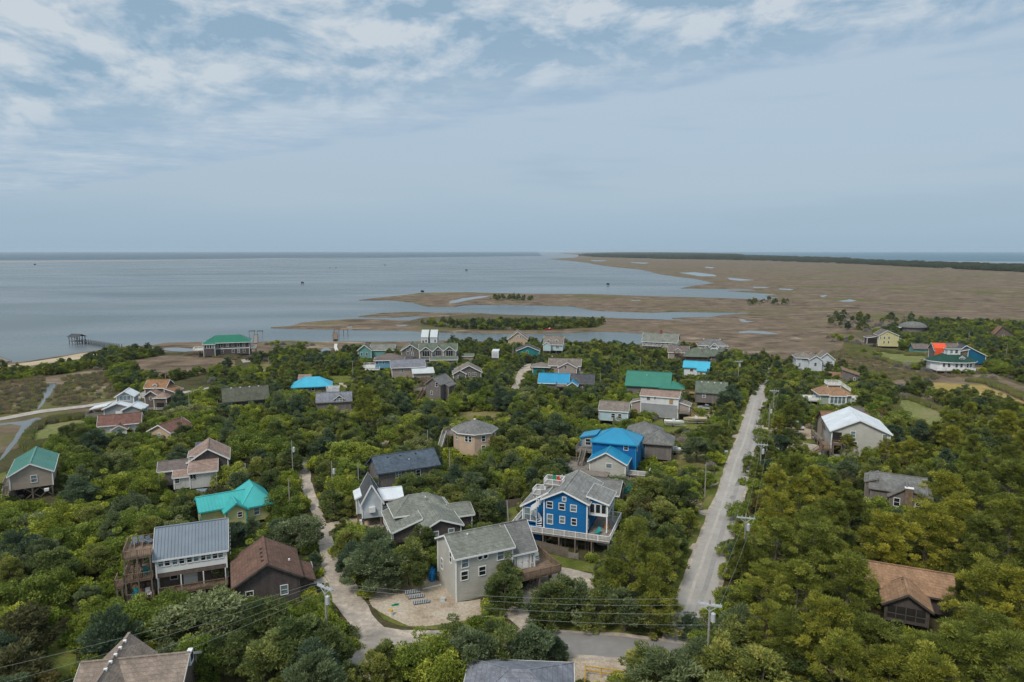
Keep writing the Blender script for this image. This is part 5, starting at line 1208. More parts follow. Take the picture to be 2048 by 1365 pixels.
h = House('olive_roof_house', 'house under a big plain olive-drab gable roof with four white ridge vents', (446, 803), (530, 789), 4.0, yaw=24, vis=(435, 757, 533, 803), short='the olive-drab-roofed house')
h.block(.4, 13.0, 0, 8.5, .5, 4.0, 'w_shake_dark', 'gable', 3.2, 'x', .6, 'r_olive', 'r_olive'); h.win('f', 2, 2.6); h.win('f', 8, 2.6, 1.4, 1.2); h.vents([(2.6 + 2.7 * k, 4.0, 7.2) for k in range(4)], 'white', .22); h.deck(-1.6, .3, 1, 6, 2.2, 'fl', 'wood_grey')

h = House('orange_roof_house', 'brown shingled house with orange shingle roof and small front gables beside the back lane', (281, 781), (312, 781), 6.2, yaw=4, vis=(278, 766, 331, 812), short='the orange-roofed shingled house')
h.block(0, 6.4, 3, 9, .4, 6.4, 'w_shake_brown', 'gable', 2.0, 'x', .35, 'r_orange', 'trim_white'); h.dormer(3.2, 3.2, 6.6, 1.1, .6, 2, 'w_shake_brown', 'r_orange'); h.block(6.4, 9.6, 2, 8, .4, 5.0, 'w_shake_brown', 'shed', 1.2, over=.3, rm='r_orange', trim='trim_white', hi='l')
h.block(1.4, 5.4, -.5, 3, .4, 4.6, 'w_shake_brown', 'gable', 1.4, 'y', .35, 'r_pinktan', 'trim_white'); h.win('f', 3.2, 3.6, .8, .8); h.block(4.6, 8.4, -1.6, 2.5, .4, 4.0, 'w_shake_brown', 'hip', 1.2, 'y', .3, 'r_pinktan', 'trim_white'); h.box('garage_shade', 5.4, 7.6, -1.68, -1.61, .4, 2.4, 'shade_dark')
h.deck(-1.6, -.1, 3, 7, 3.6, 'fl', 'wood_white', 'white'); h.rail((-.5, -2.4), (9.5, -1.9), .3, .3, 'white', .6)

h = House('white_roof_house', 'grey-sided house with white standing roof, glazed upper lookout and planted deck', (208, 820), (250, 814), 4.0, yaw=14, vis=(180, 794, 262, 826), short='the white-roofed lookout house')
h.block(0, 8.0, 0, 7, 1.6, 4.2, 'w_greywall', 'gable', 1.5, 'y', .5, 'm_white', 'white', ridge=.45); h.block(5.2, 10.4, -1.4, 4, 1.6, 3.9, 'w_greywall', 'gable', 1.2, 'y', .4, 'm_white', 'white'); h.box('garage_door', 3.0, 4.9, -.08, -.01, 1.7, 3.4, 'white')
h.block(2.6, 7.2, 3, 7.5, 4.6, 7.2, 'w_greywall', 'gable', 1.4, 'y', .45, 'm_white', 'white', piles=False); h.win('f', 4.9, 6.6, 3.0, 1.3, 'grid', 'white', True)
h.deck(-4.6, -.1, -1.5, 4, 2.4, 'flb', 'wood_grey', 'wood_grey', solid=True); h.roof(-4.0, -.1, 2, 6, 3.9, 'shed', .8, 'x', .3, 'm_white', 'white', .14, .5, 'r')

h = House('red_brown_cottage', 'white cottage with red-brown shingle gable roof in front of the white-roofed lookout house', (198, 851), (262, 842), 3.6, yaw=24, vis=(195, 821, 263, 852), short='the white cottage with red-brown roof')
h.block(0, 9.6, 0, 6.0, .4, 3.5, 'w_white_lap', 'gable', 1.9, 'x', .5, 'r_redbrown', 'white'); h.block(3.2, 6.6, -2.6, .0, .4, 2.6, 'w_white_lap', 'gable', 1.0, 'y', .4, 'r_redbrown', 'white'); h.win('f', 4.9, 1.9); 

h = House('small_brown_cottage', 'small tan cottage with red-brown gable roof half hidden in trees', (298, 862), (338, 861), 3.2, yaw=-14, vis=(290, 841, 340, 866), short='the small tan cottage')
h.block(0, 6.6, 0, 8, .3, 3.2, 'w_peach', 'gable', 1.7, 'y', .45, 'r_redbrown', 'white'); h.win('f', 3.2, 2.2, .8, 1); h.box('grey_tarp_pile', 3.6, 6.4, -3.2, -1.6, .1, 1.4, 'w_greywall')

h = House('waterfront_house', 'long two-storey waterfront house, dark shingled with white trim and kelly-green roof', (410, 686), (496, 680), 6.8, yaw=17, vis=(395, 669, 508, 702), short='the green-roofed waterfront house')
h.block(0, 19.5, 0, 9, .5, 6.8, 'w_shake_dark', 'hip', 2.7, 'x', .8, 'm_kelly', 'white'); h.box('white_band', -.06, 19.56, -.06, -.005, 3.5, 3.85, 'white')
for k, (w_, h_) in enumerate(((1.0, 1.7), (1.6, 1.8), (.9, 1.8), (1.0, 1.4), (.8, 1.0), (.9, 1.6), (1.0, 1.6))): h.win('f', 2.4 + 2.45 * k, 5.2, w_, h_); 
for k in (0, 2, 4, 5, 6): h.win('f', 2.4 + 2.45 * k, 2.3, .9, 1.5)
h.block(-.5, 4.4, -2.2, 0, .5, 6.2, 'w_shake_dark', 'shed', .5, over=.4, rm='m_kelly', trim='white', hi='b')
for k in range(4): h.win('f', .4 + 1.1 * k, 5.1, .8, 1.5, 'plain')
h.deck(-5.4, -.6, -1, 6, 3.4, 'flb', 'wood_white', 'white'); h.deck(19.7, 22.4, 1, 6, 3.2, 'frb', 'wood_white', 'white')

h = House('twin_gable_house', 'white house with two taupe front gables beyond the end of the street', (1594, 716), (1657, 719), 5.6, yaw=-14, vis=(1592, 701, 1660, 738), short='the white twin-gabled house')
h.block(0, 6.4, 1.5, 10, .4, 5.6, 'w_icewhite', 'hip', 2.2, 'y', .5, 'r_taupe', 'white'); h.win('f', 3.4, 4.6, 2.6, .8, 'grid'); h.block(5.0, 9.6, -.5, 8, .4, 5.2, 'w_icewhite', 'gable', 1.6, 'y', .5, 'r_taupe', 'white'); h.win('f', 7.2, 3.2); h.block(8.8, 14.6, 1, 9, .4, 5.4, 'w_icewhite', 'gable', 2.4, 'y', .5, 'r_taupe', 'white'); h.win('f', 12, 3)
h.blk = (0, 6.4, 1.5, 10, .4, 5.6); h.win('l', 4, 2.6); h.win('l', 7, 2.6); h.win('f', 1.4, 2.4, .8, 1.6)

h = House('wedge_roof_house', 'small grey shingled house with slanting orange-brown wedge roof', (1685, 753), (1710, 756), 3.6, yaw=-22, vis=(1680, 730, 1714, 754), short='the wedge-roofed house')
h.block(0, 7.0, 0, 6, .3, 3.8, 'w_shake_grey', 'shed', 2.2, over=.35, rm='r_rust', trim='wood_grey', hi='l'); h.win('f', 4.0, 2.8, .5, 1.0); h.block(-4.5, -.03, 1, 6, .3, 3.0, 'w_shake_grey', 'shed', .8, over=.35, rm='r_rust', trim=None, hi='b')

h = House('cupola_deck_house', 'white-windowed house with tan hip roof topped by a white lookout deck', (1641, 788), (1690, 789), 4.4, yaw=-8, vis=(1626, 760, 1748, 806), short='the tan-hip-roofed lookout house')
h.block(0, 9.4, 0, 7.5, 1.0, 4.4, 'w_greygreen', 'hip', 2.5, 'x', .6, 'r_tan', 'white'); h.block(2.6, 7.6, -1.0, .0, 1.0, 4.0, 'w_white_lap', 'shed', .4, over=.25, rm='r_tan', trim='white', hi='b')
for k in range(4): h.win('f', 3.3 + 1.18 * k, 2.7, .95, 2.2, 'plain', 'white', True)
h.deck(2.6, 7.0, 2.2, 5.4, 7.0, 'flrb', 'wood_white', 'white', piles=False); h.deck(-5.0, -.2, .5, 4.5, 2.0, 'flb', 'wood_white', 'white', solid=True); h.deck(9.6, 12.6, .5, 5, 2.2, 'frb', 'wood_white', 'white', solid=True); h.stairs(7.1, 3.6, 7.0, 1, 0, .8, 4.9, 'white')
for a, b in ((2.8, 2.4), (6.8, 2.4), (2.8, 5.2), (6.8, 5.2)): h.box('lookout_post', a - .1, a + .1, b - .1, b + .1, 5.6, 7.0, 'white')

h = House('rust_roof_house', 'tan-walled house with rusty brown shingle gable roof and small crow-nest deck', (1652, 850), (1722, 850), 4.8, yaw=-10, vis=(1638, 803, 1726, 862), short='the rust-roofed house')
h.block(0, 10.8, 0, 8.0, .4, 4.8, 'w_tan', 'gable', 2.6, 'x', .6, 'r_rust', 'wood_dark'); h.win('f', 1.2, 3.4); h.block(-.8, 2.0, -3.4, .0, .4, 4.4, 'w_tan', 'shed', .9, over=.3, rm='r_rust', trim='wood_dark', hi='b')
h.deck(9.0, 12.0, 8.4, 11.2, 6.6, 'flrb', 'wood_grey', solid=True); h.deck(-2.8, -1.0, -3, 3, 1.6, 'fl', 'wood_grey')

h = House('white_metal_house', 'large beige two-storey house with gleaming white metal gable roof and side balconies', (1664, 861), (1777, 869), 6.8, yaw=-17, vis=(1655, 818, 1784, 905), short='the white-metal-roofed house')
L = h.L + .4
h.block(0, L, 0, 14, .4, 6.8, 'w_beige', 'gable', 2.9, 'y', .5, 'm_white', 'white', ridge=.47); h.wpx('f', [(1770, 876), (1762, 895)], 1.0, 1.4, 'sash', 'white', True); h.wpx('f', [(1706, 869), (1709, 890)], 1.0, 1.4)
h.box('recess_shade_panel', .2, 2.2, -.06, -.01, 4.0, 6.4, 'shade_dark'); h.box('recess_shade_panel', .2, 2.2, -.06, -.01, 1.0, 3.4, 'shade_dark')  # flat dark panels on the wall paint in the shade behind the balconies
h.deck(.1, 2.3, -1.6, -.1, 3.8, 'flr', 'wood_brown'); h.deck(-2.0, -.1, -1.6, 6, 2.4, 'fl', 'wood_brown'); h.stairs(-2.0, -.8, 2.4, -1, -.3, 1.1, 0, 'wood_brown')

h = House('yellow_far_house', 'tall pale yellow gabled house at the edge of the marsh', (1757, 689), (1790, 690), 2.0, yaw=-12, vis=(1735, 660, 1798, 692), short='the tall pale yellow house')
h.block(0, 9.2, 0, 8, 1.0, 6.8, 'w_paleyellow', 'gable', 2.4, 'y', .45, 'r_mauve', 'white', ridge=.4); h.wpx('f', [(1761, 676), (1769, 676), (1778, 676), (1768, 685), (1777, 685)], .7, 1.2); h.win('f', 3.7, 7.2, .5, .5, 'plain')
h.block(-5.0, -.03, 2, 7, 2.0, 5.0, 'w_shake_dark', 'shed', .8, over=.4, rm='r_mauve', trim='white', hi='r'); h.box('porch_screen', -4.6, -.4, 1.9, 1.96, 2.4, 4.6, 'shade_dark'); h.block(9.25, 12.6, 2.5, 7, 1.0, 4.2, 'w_pinkgrey', 'shed', 1.4, over=.4, rm='r_mauve', trim='white', hi='l')

# dome house
h = House('dome_house', 'grey shingled dome house rising out of the dark trees with a white entrance canopy', (1836, 667), None, 0, yaw=0, vis=(1803, 647, 1858, 663), short='the grey dome house')
m = MB(); n_, rx, ry, rz = 20, 8.4, 7.0, 3.6
for j in range(6):
    a = R(6 + 14.6 * j)
    m.v += [(math.cos(2 * math.pi * k / n_) * rx * math.cos(a), 6 + math.sin(2 * math.pi * k / n_) * ry * math.cos(a), 3.0 + rz * math.sin(a)) for k in range(n_)]
for j in range(5): m.f += [(j * n_ + k, j * n_ + (k + 1) % n_, (j + 1) * n_ + (k + 1) % n_, (j + 1) * n_ + k) for k in range(n_)]
m.v.append((0, 6, 3.0 + rz)); m.f += [(5 * n_ + k, 5 * n_ + (k + 1) % n_, len(m.v) - 1) for k in range(n_)]; m.f.append(tuple(range(n_ - 1, -1, -1)))
h.part('dome_roof', m, 'r_midgrey'); w8 = MB()
p_ = [(math.cos(2 * math.pi * k / n_) * 7.2, 6 + math.sin(2 * math.pi * k / n_) * 6) for k in range(n_)]
w8.add([(a, b, 0) for a, b in p_] + [(a, b, 3.3) for a, b in p_], [(k, (k + 1) % n_, (k + 1) % n_ + n_, k + n_) for k in range(n_)]); h.part('wall', w8, 'w_shake_grey'); h.rects.append((-8, 8, -1, 13))
c = MB(); c.slab([(-12.0, 4.2, 3.0), (-8.0, 3.8, 3.3), (-8.0, 8, 3.3), (-12.0, 7.8, 3.0)], .3); h.part('canopy', c, 'm_white'); h.pile(-11.6, 4.6, 2.7); h.pile(-11.6, 7.4, 2.7)

# orange tarp / navy house
h = House('navy_house', 'large navy-blue gabled house with white trim and bright orange sheeting over its open roof', (1879, 706), (1955, 713), 5.0, yaw=-14, vis=(1858, 676, 1972, 716), short='the navy house with orange sheeting')
h.block(5.6, 18.6, 1, 9, .5, 4.2, 'w_skyteal', 'gable', 4.2, 'y', .5, 'r_darkgrey', 'white', ridge=.38); h.wpx('f', [(1931, 705)], 1.4, 2.0, 'twin'); h.block(-.5, 9.0, 4, 12, .5, 5.6, 'w_shake_grey', 'gable', 2.8, 'x', .5, 'r_mauve', 'white')
h.block(2.4, 10.5, -2, 3, .5, 5.0, 'w_shake_brown', 'shed', 2.0, over=.5, rm='r_darkgrey', trim='white', hi='r'); h.box('sheeting', -.6, 4.2, 3.2, 3.9, 2.6, 6.6, 'orange_sheet')
m = MB(); m.slab([(-.8, 3.3, 5.8), (4.4, 3.3, 5.8), (4.4, 7.6, 8.4), (-.8, 7.6, 8.4)], .12); m.slab([(4.6, 2.6, 5.2), (9.2, 2.6, 5.2), (9.2, 5.0, 6.6), (4.6, 5.0, 6.6)], .12); h.part('orange_tarp', m, 'orange_sheet')

# white octagonal green-roofed house in front
h = House('rotunda_house', 'white rounded house with dark green roof, small white dormer and cupola', (1872, 724), (1948, 724), 4.8, yaw=-4, vis=(1868, 698, 1951, 741), short='the white rotunda house with green roof')
cx, cy, rx, ry = 8.8, 5.5, 9.2, 6.4
p_ = [(cx + rx * math.cos(R(15 + 30 * k)), cy + ry * math.sin(R(15 + 30 * k))) for k in range(12)]
m = MB(); m.add([(a, b, 1.2) for a, b in p_] + [(a, b, 4.8) for a, b in p_], [tuple(range(11, -1, -1)), tuple(range(12, 24))] + [(k, (k + 1) % 12, (k + 1) % 12 + 12, k + 12) for k in range(12)]); h.part('wall', m, 'w_white_lap'); h.rects.append((0, 17, 0, 11))
r = MB(); e_ = [(cx + (rx + .9) * math.cos(R(15 + 30 * k)), cy + (ry + .9) * math.sin(R(15 + 30 * k)), 4.75) for k in range(12)]
t_ = [(cx + 4.6 * math.cos(R(15 + 30 * k)), cy + 2.6 * math.sin(R(15 + 30 * k)), 7.2) for k in range(12)]
for k in range(12): r.slab([e_[k], e_[(k + 1) % 12], t_[(k + 1) % 12], t_[k]], .14)
r.slab(t_, .1); h.part('roof', r, 'r_darkgreen')
f = MB(); g_ = MB()
for k in range(12):
    f.bar(Vector(e_[k]) + Vector((0, 0, -.12)), Vector(e_[(k + 1) % 12]) + Vector((0, 0, -.12)), .08, .26)
h.part('fascia', f, 'white')
for k in (7, 8, 9):
    a, b = Vector((*p_[k], 0)), Vector((*p_[(k + 1) % 12], 0)); ang = math.atan2(b.y - a.y, b.x - a.x)
    for q in (.3, .7):
        mid = a.lerp(b, q); o = mob('window', win_mesh(.9, 1.4, 'sash', 'white')[0], h.root, (mid.x + math.sin(ang) * .02, mid.y - math.cos(ang) * .02, 3.4), ang); mob('pane', win_mesh(.9, 1.4, 'sash', 'white')[1], o)
h.block(6.8, 11.6, 4.4, 7.0, 7.1, 9.6, 'w_white_lap', 'flat', .2, over=.4, rm='r_darkgreen', trim='white', piles=False); h.win('f', 8.2, 8.5, 1.1, 1.2); h.win('f', 10.2, 8.5, 1.1, 1.2)
h.dormer(10.4, .6, 5.4, 2.2, 1.0, 3.0, 'w_white_lap', 'r_darkgreen', wk='twin', ww=1.4, wh=.9); h.deck(-.8, 3.0, -2.2, 1.0, 1.6, 'flr', 'wood_white', 'white')
h.deck(3.2, 14.5, -2.2, -1.2, 1.6, 'f', 'wood_white', 'white', solid=True)

h = House('a_frame_house', 'orange-roofed brown gable house deep in the dark trees on the right', (1990, 672), (2026, 676), 2.0, yaw=-24, vis=(1986, 648, 2032, 668), short='the orange-roofed house in dark trees')
h.block(0, 9.0, 0, 9, .3, 3.0, 'w_shake_brown', 'gable', 4.2, 'y', .4, 'r_rust', 'wood_dark', ridge=.35); h.win('f', 4, 2)
h = House('green_shed', 'grey-roofed pale green shed beside the navy house', (1828, 701), (1850, 702), 2.0, yaw=-10, vis=(1823, 684, 1852, 702), cat='shed', group='sheds')
h.block(0, 6.5, 0, 6, .3, 3.0, 'w_seagreen', 'gable', 1.8, 'x', .5, 'r_mauve', 'wood_grey'); h.deck(4.5, 10, -2, -.1, 1.0, 'f', 'wood_new')
h = House('white_trailer', 'upright white storage box standing among trees behind the far lane', (984, 719), None, 0, yaw=-3, vis=(982, 703, 996, 720), cat='storage box', group='sheds')
h.block(0, 3.0, 0, 7.5, .5, 3.6, 'w_white_lap', 'flat', .15, over=.05, rm='m_white', trim='white'); h.box('rolling_door', .4, 2.6, -.06, -.01, .6, 2.9, 'm_silver')
h = House('low_shed', 'low shed with white roof edge among trees near the many-gabled house', (924, 716), None, 1.5, yaw=2, vis=(922, 706, 943, 718), cat='shed', group='sheds')
h.block(0, 5.2, 0, 4.5, .2, 2.2, 'w_pinkgrey', 'gable', .8, 'x', .3, 'r_greenshingle', 'white')

# ------------------------------------------------------------------ poles, wires, fences, boats, vehicles
mk('galv', (.50, .52, .54), .45, .1, 2.0, spec=.4)
mk('insulator', (.55, .60, .66), .3, .1, 3.0, spec=.5)
mk('wire', (.28, .31, .28), .6, .1, 1.0)
mk('sign_green', (.0, .20, .09), .4, .05, 1.0)
mk('paint_yellow', (.60, .36, .05), .6, .2, 3.0)
mk('plastic_black', (.03, .03, .033), .5, .1, 2.0)
mk('plastic_pale', (.52, .62, .68), .4, .1, 2.0)
mk('chamber_dark', (.075, .085, .10), .6, .15, 2.0)
mk('chamber_rib', (.42, .45, .48), .6, .1, 2.0)
mk('tarp_blue', (.01, .22, .55), .45, .15, 2.0, bump=.4)
mk('tarp_white', (.70, .71, .72), .6, .1, 2.0, bump=.4)
mk('tarp_teal', (.01, .12, .12), .6, .15, 2.0)
mk('car_silver', (.46, .49, .53), .28, .04, 1.0, metal=.4, spec=.6)
mk('car_white', (.74, .75, .76), .28, .04, 1.0, spec=.6)
mk('car_dark', (.035, .04, .05), .25, .05, 1.0, spec=.6)
mk('tyre', (.02, .02, .021), .8, .1, 3.0)
mk('headlight', (.75, .78, .80), .15, .05, 3.0, spec=.7)
mk('taillight', (.40, .02, .02), .2, .05, 3.0, spec=.6)
mk('hull_white', (.70, .71, .71), .35, .06, 1.0, spec=.5)
mk('hull_cream', (.52, .44, .32), .45, .1, 1.0)
mk('red_paint', (.50, .05, .03), .5, .1, 2.0)
mk('orange_paint', (.65, .22, .03), .5, .1, 2.0)
mk('teal_paint', (.02, .33, .33), .5, .1, 2.0)
mk('weathered_pier', (.16, .165, .165), .9, .2, 1.5)

POLE_TOP = {}


def pole(key, px_, py_, H, where, arm=False, box=False, lean=0.0, yaw=0.0, r=.15, ybase=None):
    p = W(px_, py_, H)
    e = tag(empty('utility_pole', (p.x, p.y, 0), yaw), ('weathered utility pole with crossarm ' if arm else 'plain grey utility pole ') + ('and transformer ' if box else '') + where, 'utility pole', 'utility poles along the lanes')
    m = MB().tube([(0, 0, -.3), (lean * .5, 0, H * .5), (lean, 0, H)], [r, r * .86, r * .68], 8); m.build('shaft', MATS['pole_wood'], e)
    if arm:
        MB().box(lean - 1.35, -.16, H - .72, lean + 1.35, -.04, H - .52).build('crossarm', MATS['galv'], e)
        if arm == 2: MB().box(lean - 1.35, .06, H - .72, lean + 1.35, .18, H - .52).build('crossarm', MATS['galv'], e)
        for q in (-1.2, -.55, .55, 1.2): MB().cyl(lean + q, -.10, H - .52, H - .22, .06, .04, 8).build('insulator', MATS['insulator'], e)
        b = MB(); b.bar((lean - .8, -.1, H - .72), (lean, -.1, H - 1.4), .06); b.bar((lean + .8, -.1, H - .72), (lean, -.1, H - 1.4), .06); b.build('arm_brace', MATS['galv'], e)
    if box:
        t = MB().cyl(.42, -.05, H - 2.6, H - 1.6, .27, n_=10).cyl(.42, -.05, H - 1.6, H - 1.48, .22, .1, 10); t.build('transformer', MATS['galv'], e)
        MB().box(.14, -.12, H - 2.3, .2, .02, H - 1.9).build('transformer_bracket', MATS['galv'], e)
    POLE_TOP[key] = (p.x, p.y, H, yaw, lean)
    q = PX((p.x, p.y, 0)); KEEP.append((px_ - 3, py_, px_ + 3, (ybase or min(py_ + 34, q[1] - 6)), p.y))
    return e


pole('A', 650, 1166, 10, 'by the gravel lane corner', 2, True, yaw=R(-35), r=.17)
pole('B', 1420, 1200, 10, 'at the foot of the straight street', 2, True, yaw=R(-18), r=.17)
pole('C', 1492, 1028, 10.5, 'beside the pines along the straight street', 1, True, yaw=R(-14))
pole('D', 1523, 884, 9.5, 'where the sandy drives leave the street', 1, True, yaw=R(-14))
pole('E', 1540, 808, 9, 'standing opposite the moss-green-roofed house', False, True, ybase=862)
pole('F', 1549, 778, 9, 'near the far end of the straight street', 1, False, yaw=R(-14))
pole('G', 1478, 720, 9.5, 'rising from trees behind the moss-green-roofed house', 1, True, yaw=R(-14), ybase=752)
for key, x_, y_, H_, wh, yb in (('a', 583, 881, 9, 'at the end of the gravel lane', 928), ('b', 663, 923, 8, 'with lamp head beside the gravel lane', 956), ('c', 716, 928, 6.5, 'left of the slate-blue-roofed house', 955), ('d', 577, 958, 8, 'behind the turquoise-roofed house', 1000), ('e', 855, 860, 7.5, 'behind the slate-blue-roofed house', 892),
                       ('f', 899, 898, 7.5, 'right beside the slate-blue-roofed house', 932), ('g', 1412, 930, 7, 'on the verge left of the street', 955), ('h', 1458, 840, 6, 'by the drive near the moored skiffs', 852), ('i', 1238, 713, 7, 'behind the green-metal-roofed house', 735), ('j', 1281, 715, 7, 'behind the long white porch house trees', 732),
                       ('k', 377, 785, 9, 'beside the olive-drab-roofed house', 822), ('l', 363, 832, 6, 'near the small tan cottage', 845), ('m', 330, 740, 9, 'beside the brown reed flat', 763), ('n', 537, 713, 7, 'by the lawn near the waterfront house', 728), ('o', 705, 722, 8, 'behind the cyan-roofed house', 748),
                       ('p', 1026, 688, 9, 'beside the low teal house', 718), ('q', 1939, 663, 9, 'in dark trees behind the navy house', 677), ('r', 2015, 688, 9, 'in dark trees right of the navy house', 700), ('s', 1076, 811, 7, 'deep in trees behind the octagonal house', 830), ('t', 1201, 746, 7, 'left of the green-metal-roofed house', 758), ('u', 1580, 762, 6, 'in trees right of the street end', 772)):
    pole(key, x_, y_, H_, wh, False, key in 'ab', ybase=yb, r=.13)
pole('lean', 1020, 1002, 8, 'leaning behind the beige two-storey house', False, False, lean=-.5, ybase=1060)


def wire(a, b, name_from, sag=.8):
    """One span between two points, hanging in a shallow curve."""
    a, b = Vector(a), Vector(b); n_ = 14
    m = MB().tube([a.lerp(b, i / n_) - Vector((0, 0, sag * 4 * (i / n_) * (1 - i / n_))) for i in range(n_ + 1)], .013, 4)
    tag(m.build('overhead_wire', MATS['wire']), name_from, 'wire', 'overhead wires')


def arm_pts(k, offs):
    x, y, H, yaw, ln = POLE_TOP[k]
    return [(x + math.cos(yaw) * (o + ln), y + math.sin(yaw) * (o + ln), H - .2) for o in offs]


OFF = (-1.2, -.55, .55, 1.2)
TH = ('outer left', 'inner left', 'inner right', 'outer right')
for i, (p, q) in enumerate(zip(arm_pts('A', OFF), arm_pts('B', OFF))):
    p, q = Vector(p) - Vector((0, 0, (0, .35, .9, 1.6)[i])), Vector(q) - Vector((0, 0, (-.2, .5, 1.4, 2.7)[i]))
    wire(p, q, TH[i] + ' wire from the lane corner pole to the street foot pole', .9)
ax = POLE_TOP['A']
for i, p in enumerate(arm_pts('A', OFF)):
    e_ = W(-60 + i * 20, 1345 + i * 30, 9); wire(p, (e_.x - 6 + i * .9, e_.y - 4, 9.3), TH[i] + ' wire leaving the lane corner pole over the oaks', .7)
for (k1, k2, t_) in (('B', 'C', 'street foot pole and the pole by the pines'), ('C', 'D', 'pole by the pines and the drive pole'), ('D', 'F', 'drive pole and the street end pole')):
    for i, (p, q) in enumerate(zip(arm_pts(k1, OFF[::3] + (0,)), arm_pts(k2, OFF[::3] + (0,)))): wire(p, q, ('left', 'right', 'middle')[i] + ' wire between the ' + t_, .6)


def vehicle(name, label, px_, py_, yaw, paint, kind='sedan', keep=True):
    p = W(px_, py_, .3); e = tag(empty(name, (p.x, p.y, .14), yaw), label, 'truck' if kind == 'pickup' else 'car', 'parked vehicles')
    Lc, Wc = (4.7, 1.8) if kind == 'sedan' else (4.6, 1.85) if kind == 'suv' else (5.4, 1.95)
    x = Lc / 2; y = Wc / 2
    if kind == 'sedan':
        prof = [(-x, .35), (-x, .80), (-x + .15, .92), (-x + 1.0, .98), (-.55, 1.0), (.9, .98), (x - .25, .82), (x, .66), (x, .35)]
        cab = [(-x + .75, .97), (-x + 1.45, 1.40), (.15, 1.44), (1.05, .97)]
    elif kind == 'suv':
        prof = [(-x, .4), (-x, 1.0), (-x + .1, 1.08), (.85, 1.08), (x - .2, .95), (x, .75), (x, .4)]
        cab = [(-x + .08, 1.07), (-x + .35, 1.66), (.1, 1.70), (.95, 1.07)]
    else:
        prof = [(-x, .45), (-x, 1.05), (.7, 1.05), (.72, 1.12), (x - .2, 1.05), (x, .8), (x, .45)]
        cab = [(-.75, 1.1), (-.65, 1.75), (.55, 1.78), (1.15, 1.1)]
    def ext(pr, hw, taper=0.0):
        n_ = len(pr); zt = max(q[1] for q in pr); zb = min(q[1] for q in pr)
        v = [(a, -(hw - taper * (b - zb) / (zt - zb + 1e-6)), b) for a, b in pr] + [(a, hw - taper * (b - zb) / (zt - zb + 1e-6), b) for a, b in pr]
        m = MB(); m.add(v, [tuple(range(n_)), tuple(range(2 * n_ - 1, n_ - 1, -1))] + [(i, i + n_, (i + 1) % n_ + n_, (i + 1) % n_) for i in range(n_)]); return m
    body = ext(prof, y, .06).build('body', MATS[paint], e)
    ext(cab, y - .06, .22).build('window_glass', MATS['glass'], e)
    rf = [(a, b) for a, b in cab[1:3]]; MB().box(rf[0][0] + .05, -y + .30, rf[0][1] - .03, rf[1][0] - .05, y - .30, rf[1][1] + .035).build('roof_panel', MATS[paint], e)
    wm = MB().tube([(0, -.11, 0), (0, .11, 0)], .33, 12).mesh('wheel', MATS['tyre']); rm_ = MB().tube([(0, -.12, 0), (0, .12, 0)], .19, 8).mesh('rim', MATS['galv'])
    for a in (-x + .85, x - .9):
        for b in (-y + .05, y - .05): w_ = mob('wheel', wm, e, (a, b, .33)); mob('rim', rm_, w_)
    for b in (-y + .35, y - .35):
        MB().box(x - .06, b - .18, .60, x + .02, b + .18, .74).build('headlight', MATS['headlight'], e); MB().box(-x - .02, b - .16, .66, -x + .05, b + .16, .84).build('taillight', MATS['taillight'], e)
    if keep: KEEP.append((px_ - 16, py_ - 10, px_ + 16, py_ + 5, p.y))
    return e


vehicle('parked_car', 'silver sedan parked on the lawn below the moss-green-roofed house', 1411, 818, R(160), 'car_silver')
vehicle('parked_car', 'silver SUV parked on the sandy drive right of the street', 1598, 856, R(-100), 'car_silver', 'suv')
vehicle('parked_car', 'white van roof showing among the pines left of the grey shingled house', 1640, 996, R(165), 'car_white', 'suv', False)
vehicle('parked_truck', 'dark pickup on the drive of the waterfront house', 501, 719, R(75), 'car_dark', 'pickup')
vehicle('parked_truck', 'black pickup parked by the navy house', 1969, 717, R(100), 'car_dark', 'pickup')
vehicle('parked_car', 'dark car under the sea-green-roofed house on piles', 40, 992, R(120), 'car_dark', 'sedan', False)


